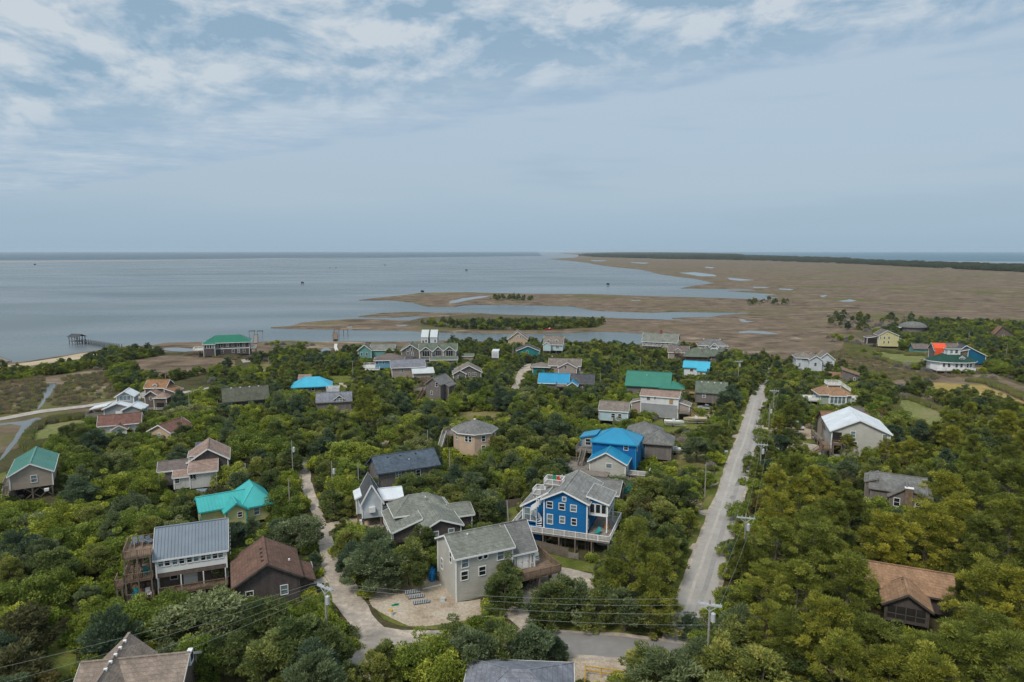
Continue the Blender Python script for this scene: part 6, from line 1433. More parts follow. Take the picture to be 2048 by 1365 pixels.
def boat(name, label, px_, py_, yaw, Lb, hull, z=.9, top=None, trailer=True):
    p = W(px_, py_, z); e = tag(empty(name, (p.x, p.y, 0), yaw), label, 'boat', 'boats kept ashore')
    m, st = MB(), 9; bw = Lb * .17
    for i in range(st):
        t = i / (st - 1); w_ = bw * (1 - max(0, (t - .45) / .55) ** 2.2) + .02; sh = .12 * t ** 2
        m.v += [((t - .5) * Lb, -w_, z + .75 + sh), ((t - .5) * Lb, -w_ * .78, z + .15 + sh * .6), ((t - .5) * Lb, 0, z + .25 * t ** 3), ((t - .5) * Lb, w_ * .78, z + .15 + sh * .6), ((t - .5) * Lb, w_, z + .75 + sh), ((t - .5) * Lb, w_ * .82, z + .72 + sh), ((t - .5) * Lb, w_ * .7, z + .35), ((t - .5) * Lb, -w_ * .7, z + .35), ((t - .5) * Lb, -w_ * .82, z + .72 + sh)]
    for i in range(st - 1): m.f += [(i * 9 + k, i * 9 + (k + 1) % 9, (i + 1) * 9 + (k + 1) % 9, (i + 1) * 9 + k) for k in range(9)]
    m.f += [tuple(range(8, -1, -1)), tuple(range((st - 1) * 9, st * 9))]
    m.build('hull', MATS[hull], e)
    MB().box(-.5, -.35, z + .36, .25, .35, z + 1.25).box(.05, -.32, z + 1.25, .12, .32, z + 1.6).build('console', MATS['hull_white'], e)
    o = MB().box(-Lb / 2 - .35, -.2, z + .5, -Lb / 2 - .03, .2, z + 1.15).box(-Lb / 2 - .25, -.08, z - .2, -Lb / 2 - .1, .08, z + .5); o.build('outboard_motor', MATS['plastic_black'], e)
    if top:
        t_ = MB().box(-1.1, -.85, z + 2.2, .9, .85, z + 2.3)
        t_.build('canopy_top', MATS[top], e); q = MB()
        for a in (-.6, .4):
            for b in (-.6, .6): q.bar((a, b, z + .4), (a, b, z + 2.2), .07)
        q.build('canopy_frame', MATS['galv'], e)
    if trailer:
        q = MB(); q.bar((-Lb * .4, -.6, .5), (Lb * .35, -.5, .5), .1); q.bar((-Lb * .4, .6, .5), (Lb * .35, .5, .5), .1); q.bar((Lb * .35, 0, .5), (Lb * .62, 0, .45), .1); q.bar((Lb * .35, -.5, .5), (Lb * .35, .5, .5), .1)
        for a in (-.4, .0): q.bar((Lb * a, -.7, .62), (Lb * a, .7, .62), .12, .3)
        q.bar((-Lb * .42, -1.0, .5), (-Lb * .42, -1.0, 2.4), .08); q.bar((-Lb * .42, 1.0, .5), (-Lb * .42, 1.0, 2.4), .08)
        q.build('trailer_frame', MATS['galv'], e)
        for b in (-.95, .95): MB().tube([(-.3, b - .1, .3), (-.3, b + .1, .3)], .3, 10).build('wheel', MATS['tyre'], e)
    KEEP.append((px_ - 20, py_ - 12, px_ + 20, py_ + 5, p.y))


boat('trailered_boat', 'grey open boat on a galvanised trailer on the lawn behind the hip-roofed house', 1348, 847, R(-12), 5.6, 'hull_white')
boat('skiff', 'long cream skiff on stands beside the trailered grey boat', 1391, 841, R(178), 7.0, 'hull_cream', 1.0)
boat('covered_boat', 'white motor boat half hidden by trees in the yard of the hip-roofed house', 1352, 903, R(-8), 5.6, 'hull_white', .7)
boat('canopy_boat', 'white boat with blue canopy top beside the turquoise-roofed house', 402, 1003, R(190), 5.4, 'hull_white', .8, 'm_steel')
boat('yard_dinghy', 'old wooden dinghy lying in the yard by the lane beside the brown-roofed house', 622, 1143, R(35), 3.4, 'wood_grey', .15, None, False)

# piers and docks in the sound
def pier(name, label, a, b, w, zdeck, mat='weathered_pier', rail=False, step=2.6):
    p, q = W(*a, -.45), W(*b, -.45); d = q - p; L_ = d.length; yaw = math.atan2(d.y, d.x)
    e = tag(empty(name, (p.x, p.y, -.45), yaw), label, 'pier', 'piers and docks')
    m = MB(); n_ = max(2, int(L_ / .5))
    for i in range(n_): m.box(L_ * i / n_, -w / 2, zdeck - .08, L_ * (i + 1) / n_ - .04, w / 2, zdeck)
    m.build('deck', MATS[mat], e); k = max(1, int(L_ / step)); pm = MB().box(-.15, -.15, -1.5, .15, .15, zdeck + (1.0 if rail else .25)).mesh('pile', MATS[mat])
    for i in range(k + 1):
        for s in (-1, 1): mob('pile', pm, e, (L_ * i / k, s * (w / 2 + .1), 0))
    return e, L_


e, L_ = pier('pier', 'long weathered pier with tall piles running from the beach to the gazebo', (168, 688), (240, 699), 1.8, 1.6, rail=True)
KEEP.append((140, 668, 232, 697, 345))
p = W(155, 688.5, -.45)
e = tag(empty('pier_gazebo', (p.x, p.y, -.45), R(-20)), 'open pier-head gazebo with dark gable roof standing in the sound', 'gazebo')
MB().box(-3.4, -2.4, 1.5, 3.4, 2.4, 1.65).build('deck', MATS['weathered_pier'], e)
for a in (-3.2, -1.1, 1.1, 3.2):
    for b in (-2.2, 2.2): MB().box(a - .14, b - .14, -1.5, a + .14, b + .14, 4.2).build('post', MATS['weathered_pier'], e)
m = MB(); m.slab([(-3.9, -2.9, 4.15), (3.9, -2.9, 4.15), (3.9, 0, 5.6), (-3.9, 0, 5.6)], .15); m.slab([(-3.9, 0, 5.6), (3.9, 0, 5.6), (3.9, 2.9, 4.15), (-3.9, 2.9, 4.15)], .15); m.build('roof', MATS['r_darkgrey'], e)
m = MB(); m.bar((-3.2, -2.3, 2.5), (3.2, -2.3, 2.5), .1); m.bar((-3.2, 2.3, 2.5), (3.2, 2.3, 2.5), .1); m.bar((3.3, -2.2, 2.5), (3.3, -.6, 2.5), .1); m.build('railing', MATS['wood_grey'], e)
pier('dock', 'short slanting dock at the far left shore', (-30, 708), (16, 727), 2.4, .9, 'wood_grey')
e, L_ = pier('dock', 'grey boardwalk dock beside the green-roofed waterfront house', (512, 672), (511, 690), 1.8, .9, 'wood_grey')
for s, lb in ((-1, 'left'), (1, 'right')):
    q = W(512 + s * 8, 674, -.45); b = tag(empty('boat_lift', (q.x, q.y, -.45), 0), 'dark boat lift frame standing %s of the grey dock' % ('west' if s < 0 else 'east'), 'boat lift', 'boat lifts')
    MB().box(-1.7, -.2, 3.2, 1.7, 1.2, 3.6).build('lift_beam', MATS['wood_dark'], b)
    for a in (-1.6, 1.6): MB().box(a - .12, -.12, -1.4, a + .12, .12, 3.2).build('post', MATS['wood_grey'], b)
e, L_ = pier('dock', 'old brown dock frame with bare piles in the creek mouth', (670, 668), (671, 683), 2.2, 1.2, 'wood_brown')
q = W(668, 671, -.45); b = tag(empty('dock_trestle', (q.x, q.y, -.45), 0), 'open timber frame on piles beside the old brown dock', 'dock', 'piers and docks')
MB().box(0, -.3, 3.2, 8.6, .3, 3.6).build('beam', MATS['wood_brown'], b)
for a in (.2, 3.0, 5.8, 8.4): MB().box(a - .13, -.13, -1.4, a + .13, .13, 3.2 if a < 8 else 3.8).build('post', MATS['wood_dark'], b)
m = MB()
bw = [W(672, 688, .5), W(671, 695, .5), W(674, 702, .5)]
for i in range(2): m.bar(bw[i] + Vector((0, 0, 0)), bw[i + 1], 1.6, .12)
tag(m.build('boardwalk', MATS['wood_white']), 'pale plank boardwalk crossing the marsh pool to the old dock', 'boardwalk')
KEEP.append((664, 665, 696, 702, 330))
for i, (x_, y_, s_, lb) in enumerate(((605, 569, 1.0, 'off the near spit'), (933, 543, 1.3, 'far out beyond the second spit'), (1216, 572, 1.0, 'in the bay before the big marsh'), (845, 587, .9, 'at the edge of the second spit'), (70, 531, 1.5, 'near the pale sand bar'), (770, 532, 1.2, 'far out in the open sound'), (672, 537, .8, 'in open water, one of a distant pair'), (660, 537.5, .7, 'in open water, smaller of a distant pair'))):
    q = W(x_, y_, -.45); e = tag(empty('duck_blind', (q.x, q.y, -.45), .3 * i), 'dark brush-covered duck blind on stilts ' + lb, 'duck blind', 'duck blinds in the sound')
    m = MB().box(-1.8 * s_, -1.2, 1.4, 1.8 * s_, 1.2, 3.0 * s_ + .4).box(-1.8 * s_, -1.2, 3.0 * s_ + .4, -.2, 1.2, 3.4 * s_ + .5); m.build('cabin', MATS['shade_dark'], e)
    for a in (-1.5 * s_, 1.5 * s_):
        for b in (-.9, .9): MB().box(a - .12, b - .12, -1.5, a + .12, b + .12, 1.4).build('stilt', MATS['wood_dark'], e)

# fences
def fence(name, label, a, b, H, mat, picket=.16, posts=True):
    p, q = W(*a), W(*b); d = q - p; L_ = d.length
    e = tag(empty(name, (p.x, p.y, 0), math.atan2(d.y, d.x)), label, 'fence', 'fences')
    n_ = max(1, round(L_ / 2.0)); pw = L_ / n_; m = MB(); k = int(pw / picket)
    for i in range(k): m.box(.08 + (pw - .16) * i / k, -.02, .08, .08 + (pw - .16) * (i + 1) / k - .015, .01, H - .05 + .05 * ((i * 7) % 3) / 3)
    m.box(.05, .012, .35, pw - .05, .07, .46).box(.05, .012, H - .5, pw - .05, .07, H - .39); me = m.mesh('fence_panel', MATS[mat]); pm = MB().box(-.07, -.06, -.2, .07, .09, H + .05).mesh('post', MATS[mat])
    for i in range(n_): mob('fence_panel', me, e, (i * pw, 0, 0))
    for i in range(n_ + 1): mob('post', pm, e, (i * pw, 0, 0))
    KEEP.append((min(a[0], b[0]), min(a[1], b[1]) - 18, max(a[0], b[0]), max(a[1], b[1]), p.y))


mk('fence_wood', (.20, .165, .135), .9, .2, 1.2, 'board')
fence('board_fence', 'weathered brown board privacy fence between the beige and the bright blue house', (1046, 1094), (1136, 1117), 1.8, 'fence_wood')
fence('wire_fence', 'low picket fence continuing from the board privacy fence', (1137, 1117), (1156, 1120), 1.1, 'wood_grey', .3)
fence('board_fence', 'old board fence in the garden behind the bright blue house', (1000, 1018), (1052, 1012), 1.7, 'fence_wood')
p, q = W(1171, 1352), W(1266, 1366); d = q - p
e = tag(empty('rail_fence', (p.x, p.y, 0), math.atan2(d.y, d.x)), 'yellow-painted two-rail fence on the sandy yard at the cross street', 'fence', 'fences')
for z_ in (.75, 1.25): MB().box(0, -.04, z_ - .06, d.length, .04, z_ + .06).build('rail', MATS['paint_yellow'], e)
for i in range(4): MB().box(d.length * i / 3 - .07, -.12, -.2, d.length * i / 3 + .07, -.042, 1.4).build('post', MATS['paint_yellow'], e)
p = W(1171, 1352); e = tag(empty('rail_fence', (p.x, p.y, 0), R(-98)), 'short return of the yellow two-rail fence beside the lavender-roofed house', 'fence', 'fences')
for z_ in (.75, 1.25): MB().box(.1, -.04, z_ - .06, 5, .04, z_ + .06).build('rail', MATS['paint_yellow'], e)
for i in range(1, 3): MB().box(5 * i / 2 - .07, .042, -.2, 5 * i / 2 + .07, .12, 1.4).build('post', MATS['paint_yellow'], e)
KEEP.append((1120, 1318, 1262, 1365, 80))

# small things near the beige house and along the cross street
for i, (x_, y_, lb) in enumerate(((825, 1187, 'closest to the dark cedars'), (832, 1196, 'the middle of three'), (843, 1207, 'closest to the gravel lane corner'))):
    q = W(x_, y_); e = tag(empty('drain_chamber', (q.x, q.y, .1), R(16)), 'grey ribbed plastic drain chamber on the sand lot, ' + lb, 'drain chamber', 'plastic drain chambers on the sand lot')
    MB().slab([(-1.15, -.42, .12), (1.15, -.42, .12), (1.15, .42, .12), (-1.15, .42, .12)], .1).build('base', MATS['chamber_dark'], e)
    rb = MB().tube([(0, -.40, .12), (0, -.26, .34), (0, 0, .42), (0, .26, .34), (0, .40, .12)], .075, 6).mesh('rib', MATS['chamber_rib'])
    for k in range(9): mob('rib', rb, e, (-1.02 + k * .255, 0, 0))
    KEEP.append((x_ - 15, y_ - 8, x_ + 15, y_ + 4, q.y))
q = W(790, 1212); m = MB(); m.slab([(-.5, -.2, .14), (.5, -.2, .14), (.55, .2, .2), (-.45, .22, .12)], .05); m.box(-.1, -.1, .14, .3, .1, .26); tag(m.build('green_offcut', MATS['sign_green'], None, (q.x, q.y, .02), .3), 'bright green offcut lying on the sand lot', 'scrap')
q = W(782, 1232); e = tag(empty('bucket', (q.x, q.y, .08)), 'white bucket with yellow lid standing on the edge of the sand lot', 'bucket'); MB().cyl(0, 0, 0, .7, .26, .32, 12).build('body', MATS['white'], e); MB().cyl(0, 0, .7, .8, .34, .3, 12).build('lid', MATS['paint_yellow'], e)
q = W(886, 1203); e = tag(empty('meter_box', (q.x, q.y, .08)), 'small pale utility box on the sand by the beige house', 'utility box'); MB().box(-.3, -.2, 0, .3, .2, .4).build('box', MATS['plastic_pale'], e); MB().box(-.34, -.24, .4, .34, .24, .47).build('lid', MATS['galv'], e)
q = W(1065, 1247); e = tag(empty('wheelie_bin', (q.x, q.y, .08), R(-10)), 'black wheelie bin with pale front panel beside the cross street drive', 'bin')
m = MB(); m.add([(-.3, -.32, .12), (.3, -.32, .12), (.3, .32, .12), (-.3, .32, .12), (-.4, -.42, 1.15), (.4, -.42, 1.15), (.4, .42, 1.15), (-.4, .42, 1.15)], [(3, 2, 1, 0), (4, 5, 6, 7), (0, 1, 5, 4), (1, 2, 6, 5), (2, 3, 7, 6), (3, 0, 4, 7)]); m.build('body', MATS['plastic_black'], e)
MB().box(-.44, -.46, 1.16, .44, .5, 1.26).build('lid', MATS['plastic_black'], e); MB().box(-.3, -.46, .45, .3, -.405, 1.0).build('front_panel', MATS['plastic_pale'], e)
for a in (-.34, .34): MB().tube([(a - .06, .36, .15), (a + .06, .36, .15)], .15, 10).build('wheel', MATS['tyre'], e)
KEEP.append((1056, 1222, 1074, 1248, q.y))
q = W(1310, 1258); e = tag(empty('street_sign', (q.x, q.y, 0), R(20)), 'green street name sign on a thin post at the street corner', 'street sign'); MB().cyl(0, 0, 0, 3.0, .045, n_=8).build('post', MATS['galv'], e); MB().box(-.5, -.02, 2.75, .5, .02, 3.0).build('name_plate', MATS['sign_green'], e)
q = W(1314, 1258); e = tag(empty('stop_sign', (q.x + .6, q.y, 0), R(120)), 'octagonal road sign seen from its grey back beside the green street sign', 'road sign'); MB().cyl(0, 0, 0, 2.3, .045, n_=8).build('post', MATS['galv'], e)
m = MB(); pr = [(.38 * math.cos(R(22.5 + 45 * k)), .38 * math.sin(R(22.5 + 45 * k)) + 1.95) for k in range(8)]; m.add([(a, -.07, b) for a, b in pr] + [(a, -.05, b) for a, b in pr], [tuple(range(8)), tuple(range(15, 7, -1))] + [(k, k + 8, (k + 1) % 8 + 8, (k + 1) % 8) for k in range(8)]); m.build('sign_face', MATS['galv'], e)
KEEP.append((1300, 1222, 1322, 1256, q.y))


def drape(name, label, px_, py_, rx, ry, H, mat, seed, cat='cover', yaw=0.0):
    """Lumpy sheet thrown over something: an uneven mound with a wavy hem."""
    q = W(px_, py_); m = MB(); n_, k_ = 18, 6
    for j in range(k_):
        t = j / (k_ - 1); r_ = math.cos(t * math.pi / 2) ** .6
        for i in range(n_):
            a = 2 * math.pi * i / n_; w_ = 1 + .18 * mnoise.noise(Vector((math.cos(a) * 1.7, math.sin(a) * 1.7, seed + t)))
            m.v.append((math.cos(a) * rx * r_ * w_, math.sin(a) * ry * r_ * w_, .08 + H * math.sin(t * math.pi / 2) * (1 + .2 * mnoise.noise(Vector((math.cos(a) * 2, math.sin(a) * 2, seed * 3 + t * 2))))))
    for j in range(k_ - 1): m.f += [(j * n_ + i, j * n_ + (i + 1) % n_, (j + 1) * n_ + (i + 1) % n_, (j + 1) * n_ + i) for i in range(n_)]
    m.f.append(tuple(range((k_ - 1) * n_, k_ * n_)))
    tag(m.build(name, MATS[mat], None, (q.x, q.y, 0), yaw), label, cat); KEEP.append((px_ - 14, py_ - 16, px_ + 14, py_ + 2, q.y))


drape('white_cover', 'white sheeting thrown over a heap beside the bright blue house', 1212, 1086, 1.9, 1.3, 1.4, 'tarp_white', 2.0)
drape('blue_tarp', 'blue tarpaulin draped over stacked gear beside the beige house', 867, 1152, .8, 2.2, 1.2, 'tarp_blue', 5.0)
drape('teal_tent', 'dark teal tent canopy in the yard of the small grey-roofed cottage', 1254, 982, 2.2, 1.8, 2.0, 'tarp_teal', 8.0, 'tent')
q = W(670, 1031); e = tag(empty('grill', (q.x, q.y, 0)), 'black and red barbecue grill at the bend of the gravel lane', 'grill'); MB().box(-.6, -.3, .5, .6, .3, 1.0).build('firebox', MATS['plastic_black'], e); MB().box(-.5, -.34, .6, .5, -.305, .85).build('front', MATS['red_paint'], e)
for a in (-.5, .5): MB().box(a - .05, -.2, 0, a + .05, .2, .5).build('leg', MATS['plastic_black'], e)


def chair(label, house, x, y, z, rz, mat):
    p = house.wp(x, y, z); e = tag(empty('deck_chair', (p.x, p.y, z), house.yaw + rz), label, 'chair', 'deck chairs')
    m = MB()
    for k in range(5): m.box(-.3, -.35 + k * .15, .36 + .015 * k, .3, -.22 + k * .15, .40 + .015 * k)
    m.build('seat', MATS[mat], e); m = MB()
    for k in range(5): m.add([(-.3 + k * .125, .32, .4), (-.19 + k * .125, .32, .4), (-.19 + k * .125, .58, 1.1), (-.3 + k * .125, .58, 1.1), (-.3 + k * .125, .36, .4), (-.19 + k * .125, .36, .4), (-.19 + k * .125, .62, 1.1), (-.3 + k * .125, .62, 1.1)], [(0, 1, 2, 3), (7, 6, 5, 4), (0, 4, 5, 1), (1, 5, 6, 2), (2, 6, 7, 3), (3, 7, 4, 0)])
    m.build('backrest', MATS[mat], e)
    for a in (-.34, .34):
        MB().box(a - .05, -.4, .55, a + .05, .35, .6).build('armrest', MATS[mat], e)
        MB().box(a - .035, -.38, 0, a + .035, -.28, .55).build('leg', MATS[mat], e); MB().box(a - .035, .22, 0, a + .035, .32, .55).build('leg', MATS[mat], e)


HS = {h.root.name: h for h in HOUSES}
hb, hs, he = HS['blue_house'], HS['steel_roof_house'], HS['beige_house']
chair('orange deck chair on the white side porch of the bright blue house', hb, 10.2, 3.2, 2.76, .3, 'orange_paint'); chair('teal deck chair on the front corner of the white deck', hb, 9.2, .6, 2.76, -.4, 'teal_paint')
chair('red chair up on the rooftop lookout of the blue house', hb, 1.2, 5.6, 9.11, .8, 'red_paint'); chair('green chair up on the rooftop lookout of the blue house', hb, .1, 5.9, 9.11, .2, 'sign_green')
chair('teal chair on the middle level of the timber deck tower', hs, -1.4, .6, 3.91, .4, 'teal_paint'); chair('teal lounge chair on the lowest level of the deck tower', hs, -3.0, .2, .91, -.3, 'teal_paint'); chair('white chair on the lowest level of the deck tower', hs, -1.2, -.2, .91, .2, 'white')
for k, (x_, y_) in enumerate(((-3.0, 3.4), (-2.0, 3.6), (-1.0, 3.3))): chair(('left', 'middle', 'right')[k] + ' grey chair on the top level of the timber deck tower', hs, x_, y_, 7.31, .3 * k, 'm_steel')
chair('white chair on the slatted side deck of the beige house', he, he.L + 4.8, 1.6, 2.61, .5, 'white'); chair('white chair by the rail of the slatted side deck', he, he.L + 5.6, 3.0, 2.61, -.4, 'white')
q = W(1117, 661); e = tag(empty('shelter', (q.x, q.y, 0)), 'small flat-roofed timber shelter on the wooded spit across the creek', 'shelter'); MB().box(-2.4, -1.6, 3.0, 2.4, 1.6, 3.25).build('roof', MATS['r_darkgrey'], e)
for a in (-2.2, 2.2):
    for b in (-1.4, 1.4): MB().box(a - .1, b - .1, -.2, a + .1, b + .1, 3.0).build('post', MATS['wood_dark'], e)
boat('canoe', 'red canoe drawn up on the wooded spit across the creek', 1099, 660, R(10), 5.0, 'red_paint', .1, None, False)
q = W(1452, 908); e = tag(empty('yard_sign', (q.x, q.y, .05), R(10)), 'small white and blue yard sign on the grass verge of the straight street', 'sign'); MB().box(-.45, -.02, .35, .45, .02, .85).build('board', MATS['plastic_pale'], e)
for a in (-.35, .35): MB().box(a - .02, -.018, 0, a + .02, .018, .35).build('stake', MATS['galv'], e)

# ------------------------------------------------------------------ vegetation
leafmat('cedar_leaf', (0.088, 0.122, 0.042), (0.153, 0.194, 0.055), (0.362, 0.384, 0.126))
leafmat('bluecedar_leaf', (0.078, 0.112, 0.063), (0.118, 0.166, 0.088), (0.245, 0.309, 0.180))
leafmat('pine_leaf', (0.115, 0.141, 0.026), (0.204, 0.228, 0.036), (0.425, 0.430, 0.083))
leafmat('oak_leaf', (0.127, 0.175, 0.029), (0.207, 0.266, 0.044), (0.457, 0.504, 0.098))
leafmat('greyoak_leaf', (0.105, 0.131, 0.053), (0.212, 0.249, 0.111), (0.408, 0.441, 0.232))
leafmat('myrtle_leaf', (0.131, 0.179, 0.026), (0.221, 0.290, 0.037), (0.496, 0.543, 0.086))
leafmat('rust_leaf', (.075, .075, .030), (.145, .135, .050), (.235, .205, .080))
leafmat('twig', (.149, .132, .115), (.253, .230, .213), (.414, .385, .356), transl=0)
leafmat('reed', (.150, .180, .055), (.245, .270, .095), (.360, .350, .160))
leafmat('straw', (.165, .140, .085), (.250, .210, .140), (.350, .300, .210))
leafmat('far_leaf', (.027, .043, .020), (.050, .068, .030), (.083, .098, .045), transl=0)
mk('bark', (.16, .135, .11), .95, .25, 3.0)
mk('bark_pale', (.30, .275, .245), .95, .2, 3.0)
rng = np.random.default_rng(11)


def unit(v): return v / np.maximum(np.linalg.norm(v, axis=1, keepdims=True), 1e-6)


def leaf_mesh(name, c, d, L_, W_, tint, mat):
    n_ = len(c)
    d = unit(d)
    s = unit(np.cross(d, rng.normal(size=(n_, 3)) + 1e-3))
    L_, W_ = L_[:, None], W_[:, None]
    v = np.stack([c - d * L_ * .5, c + s * W_ * .5 - d * L_ * .05, c + d * L_ * .5, c - s * W_ * .5 - d * L_ * .05], 1).reshape(-1, 3)
    me = bpy.data.meshes.new(name)
    me.vertices.add(4 * n_); me.vertices.foreach_set('co', v.astype(np.float32).ravel())
    me.loops.add(4 * n_); me.loops.foreach_set('vertex_index', np.arange(4 * n_, dtype=np.int32))
    me.polygons.add(n_); me.polygons.foreach_set('loop_start', np.arange(0, 4 * n_, 4, dtype=np.int32))
    me.update()
    at = me.attributes.new('tint', 'FLOAT', 'POINT'); at.data.foreach_set('value', np.repeat(np.clip(tint, 0, 1), 4).astype(np.float32))
    me.materials.append(MATS[mat])
    return me


def clumps(cent, size, flat, per, ll, ww, out, up, jit, hollow=.55, tintvar=.22):
    """Leaves on the shells of many small clumps: positions, directions, sizes and tints."""
    n_ = len(cent)
    u = unit(rng.normal(size=(n_ * per, 3)))
    c = np.repeat(cent, per, 0); sz = np.repeat(size, per)[:, None]
    rad = rng.uniform(hollow, 1.0, (n_ * per, 1)) ** .8
    pos = c + u * sz * rad * np.array([1, 1, flat])
    ax = c.copy(); ax[:, 2] = 0
    d = u * out + unit(ax + 1e-3) * .35 + np.array([0, 0, up]) + rng.normal(size=(n_ * per, 3)) * jit
    L_ = rng.uniform(*ll, n_ * per); W_ = rng.uniform(*ww, n_ * per)
    t = np.repeat(rng.normal(.48, tintvar, n_), per) + rng.normal(0, .17, n_ * per)
    return pos, d, L_, W_, t


def envelope(n_, H, r, zc, zs, seed, shell=(.62, 1.0), low=-.55):
    """Clump centres over an uneven ellipsoid."""
    g = np.random.default_rng(seed)
    u = unit(g.normal(size=(n_ * 3, 3))); u = u[u[:, 2] > low][:n_]
    a = np.arctan2(u[:, 1], u[:, 0]); ph = g.uniform(0, 6.28, 4)
    k = 1 + .16 * np.sin(2 * a + ph[0]) + .13 * np.sin(3 * a + ph[1] + 2 * u[:, 2]) + .10 * np.sin(5 * a + ph[2] + 3 * u[:, 2])
    rr = g.uniform(*shell, len(u)) * k
    return np.stack([u[:, 0] * r * rr, u[:, 1] * r * rr, zc + u[:, 2] * zs * rr * (1 + .08 * np.sin(4 * a + ph[3]))], 1)


def trunk_mesh(name, H, r0, limbs, spread, seed, mat='bark', lean=.3):
    g = random.Random(seed); m = MB()
    lx, ly = g.uniform(-lean, lean), g.uniform(-lean, lean)
    P_ = [Vector((lx * (k / 4) ** 2, ly * (k / 4) ** 2, -.2 + (H + .2) * k / 4)) for k in range(5)]
    m.tube(P_, [r0, r0 * .82, r0 * .62, r0 * .42, r0 * .2], 6)
    for i in range(limbs):
        t = g.uniform(.25, .9); p = P_[0].lerp(P_[4], t); a = i * 2.4 + g.uniform(-.4, .4); q = spread * (1.1 - t * .6)
        e = p + Vector((math.cos(a) * q, math.sin(a) * q, g.uniform(.15, .55) * q)); md = p.lerp(e, .5) + Vector((0, 0, -.08 * q))
        m.tube([p, md, e], [r0 * .42 * (1.2 - t), r0 * .28 * (1.2 - t), r0 * .08], 4, False)
    return m.mesh(name, MATS[mat])


PROTO = {}


def add_proto(kind, crown, trunk, H, r): PROTO.setdefault(kind, []).append((crown, trunk, H, r))


for s_ in range(6):                                # red cedar: layered, feathery, dark
    c_ = envelope(62, 6, 2.6, 3.3, 3.0, 100 + s_, low=-.8)
    c_[:, :2] *= np.clip(1.25 - .55 * (c_[:, 2:3] / 6.0), .35, 1.15)
    me = leaf_mesh('crown', *clumps(c_, rng.uniform(.5, .95, len(c_)), .6, 180, (.22, .45), (.075, .145), .55, .35, .33), 'cedar_leaf' if s_ % 3 else 'bluecedar_leaf')
    add_proto('cedar', me, trunk_mesh('trunk', 4.6, .20, 6, 1.6, s_), 6.6, 2.7)
for s_ in range(6):                                # loblolly pine: tufts of needles on open limbs
    t_ = rng.uniform(0, 1, 100) ** .8; a_ = rng.uniform(0, 6.28, 100); q_ = 3.3 * np.clip(1.12 - t_, 0, 1) ** .55 * rng.uniform(.35, 1.05, 100)
    c_ = np.stack([np.cos(a_) * q_, np.sin(a_) * q_, 3.6 + t_ * 7.0 + rng.normal(0, .25, 100)], 1)
    me = leaf_mesh('crown', *clumps(c_, rng.uniform(.42, .80, 100), .62, 170, (.20, .36), (.05, .085), 1.0, .42, .3, .25), 'pine_leaf')
    add_proto('pine', me, trunk_mesh('trunk', 10.2, .23, 16, 2.9, 20 + s_, 'bark'), 10.8, 3.4)
for s_ in range(7):                                # live oak: rounded, lumpy dome
    c_ = envelope(60, 5, 3.3, 2.7, 2.5, 200 + s_, low=-.45)
    me = leaf_mesh('crown', *clumps(c_, rng.uniform(.65, 1.1, len(c_)), .75, 135, (.21, .37), (.12, .21), .5, .25, .6), 'oak_leaf' if s_ < 5 else 'greyoak_leaf')
    add_proto('greyoak' if s_ >= 5 else 'oak', me, trunk_mesh('trunk', 3.2, .2, 7, 2.0, 40 + s_, 'bark' if s_ < 5 else 'bark_pale', .6), 5.4, 3.5)
for s_ in range(5):                                # wax myrtle: bright bushy mounds
    c_ = envelope(34, 3, 1.9, 1.5, 1.5, 300 + s_, low=-.5)
    me = leaf_mesh('crown', *clumps(c_, rng.uniform(.45, .8, len(c_)), .8, 85, (.22, .38), (.13, .22), .5, .4, .5), 'myrtle_leaf')
    add_proto('myrtle', me, trunk_mesh('stem', 1.8, .09, 5, 1.0, 60 + s_, lean=.3), 3.2, 2.0)
for s_ in range(3):                                # browning cedar
    c_ = envelope(44, 4.5, 2.2, 2.4, 2.2, 400 + s_, low=-.7)
    me = leaf_mesh('crown', *clumps(c_, rng.uniform(.5, .85, len(c_)), .65, 80, (.3, .5), (.12, .2), .6, .35, .4), 'rust_leaf')
    add_proto('rust', me, trunk_mesh('trunk', 3.4, .15, 6, 1.3, 80 + s_), 4.8, 2.3)
for s_ in range(4):                                # leafless grey scrub: sprays of twigs
    n_ = 1500; u = unit(np.abs(rng.normal(size=(n_, 3))) * np.sign(rng.normal(size=(n_, 3)))); u[:, 2] = np.abs(u[:, 2]) * .9 + .15; u = unit(u)
    q_ = rng.uniform(.25, 1, (n_, 1)) ** .6
    me = leaf_mesh('crown', u * q_ * np.array([2.1, 2.1, 2.5]) + rng.normal(0, .14, (n_, 3)), u + rng.normal(0, .38, (n_, 3)), rng.uniform(.45, 1.1, n_), rng.uniform(.03, .075, n_), rng.normal(.5, .25, n_), 'twig')
    add_proto('bare', me, trunk_mesh('stem', 1.6, .08, 10, 1.5, 90 + s_, 'bark_pale', .4), 2.6, 2.1)
for s_ in range(4):                                # low understorey
    c_ = envelope(16, 1.6, 1.5, .55, .75, 500 + s_, low=-.2)
    me = leaf_mesh('shrub', *clumps(c_, rng.uniform(.4, .7, len(c_)), .7, 55, (.24, .42), (.12, .2), .5, .4, .5), ('oak_leaf', 'cedar_leaf', 'myrtle_leaf', 'cedar_leaf')[s_])
    add_proto('low', me, None, 1.4, 1.6)
for s_ in range(3):                                # reeds
    n_ = 260; a_ = rng.uniform(0, 6.28, n_); q_ = 1.5 * np.sqrt(rng.uniform(0, 1, n_)); hh = rng.uniform(.9, 1.9, n_)
    me = leaf_mesh('reed', np.stack([np.cos(a_) * q_, np.sin(a_) * q_, hh * .5], 1), np.array([0, 0, 1.0]) + rng.normal(0, .16, (n_, 3)), hh, rng.uniform(.05, .11, n_), rng.normal(.5, .25, n_), 'reed' if s_ < 2 else 'straw')
    add_proto('reed' if s_ < 2 else 'straw', me, None, 1.5, 1.5)
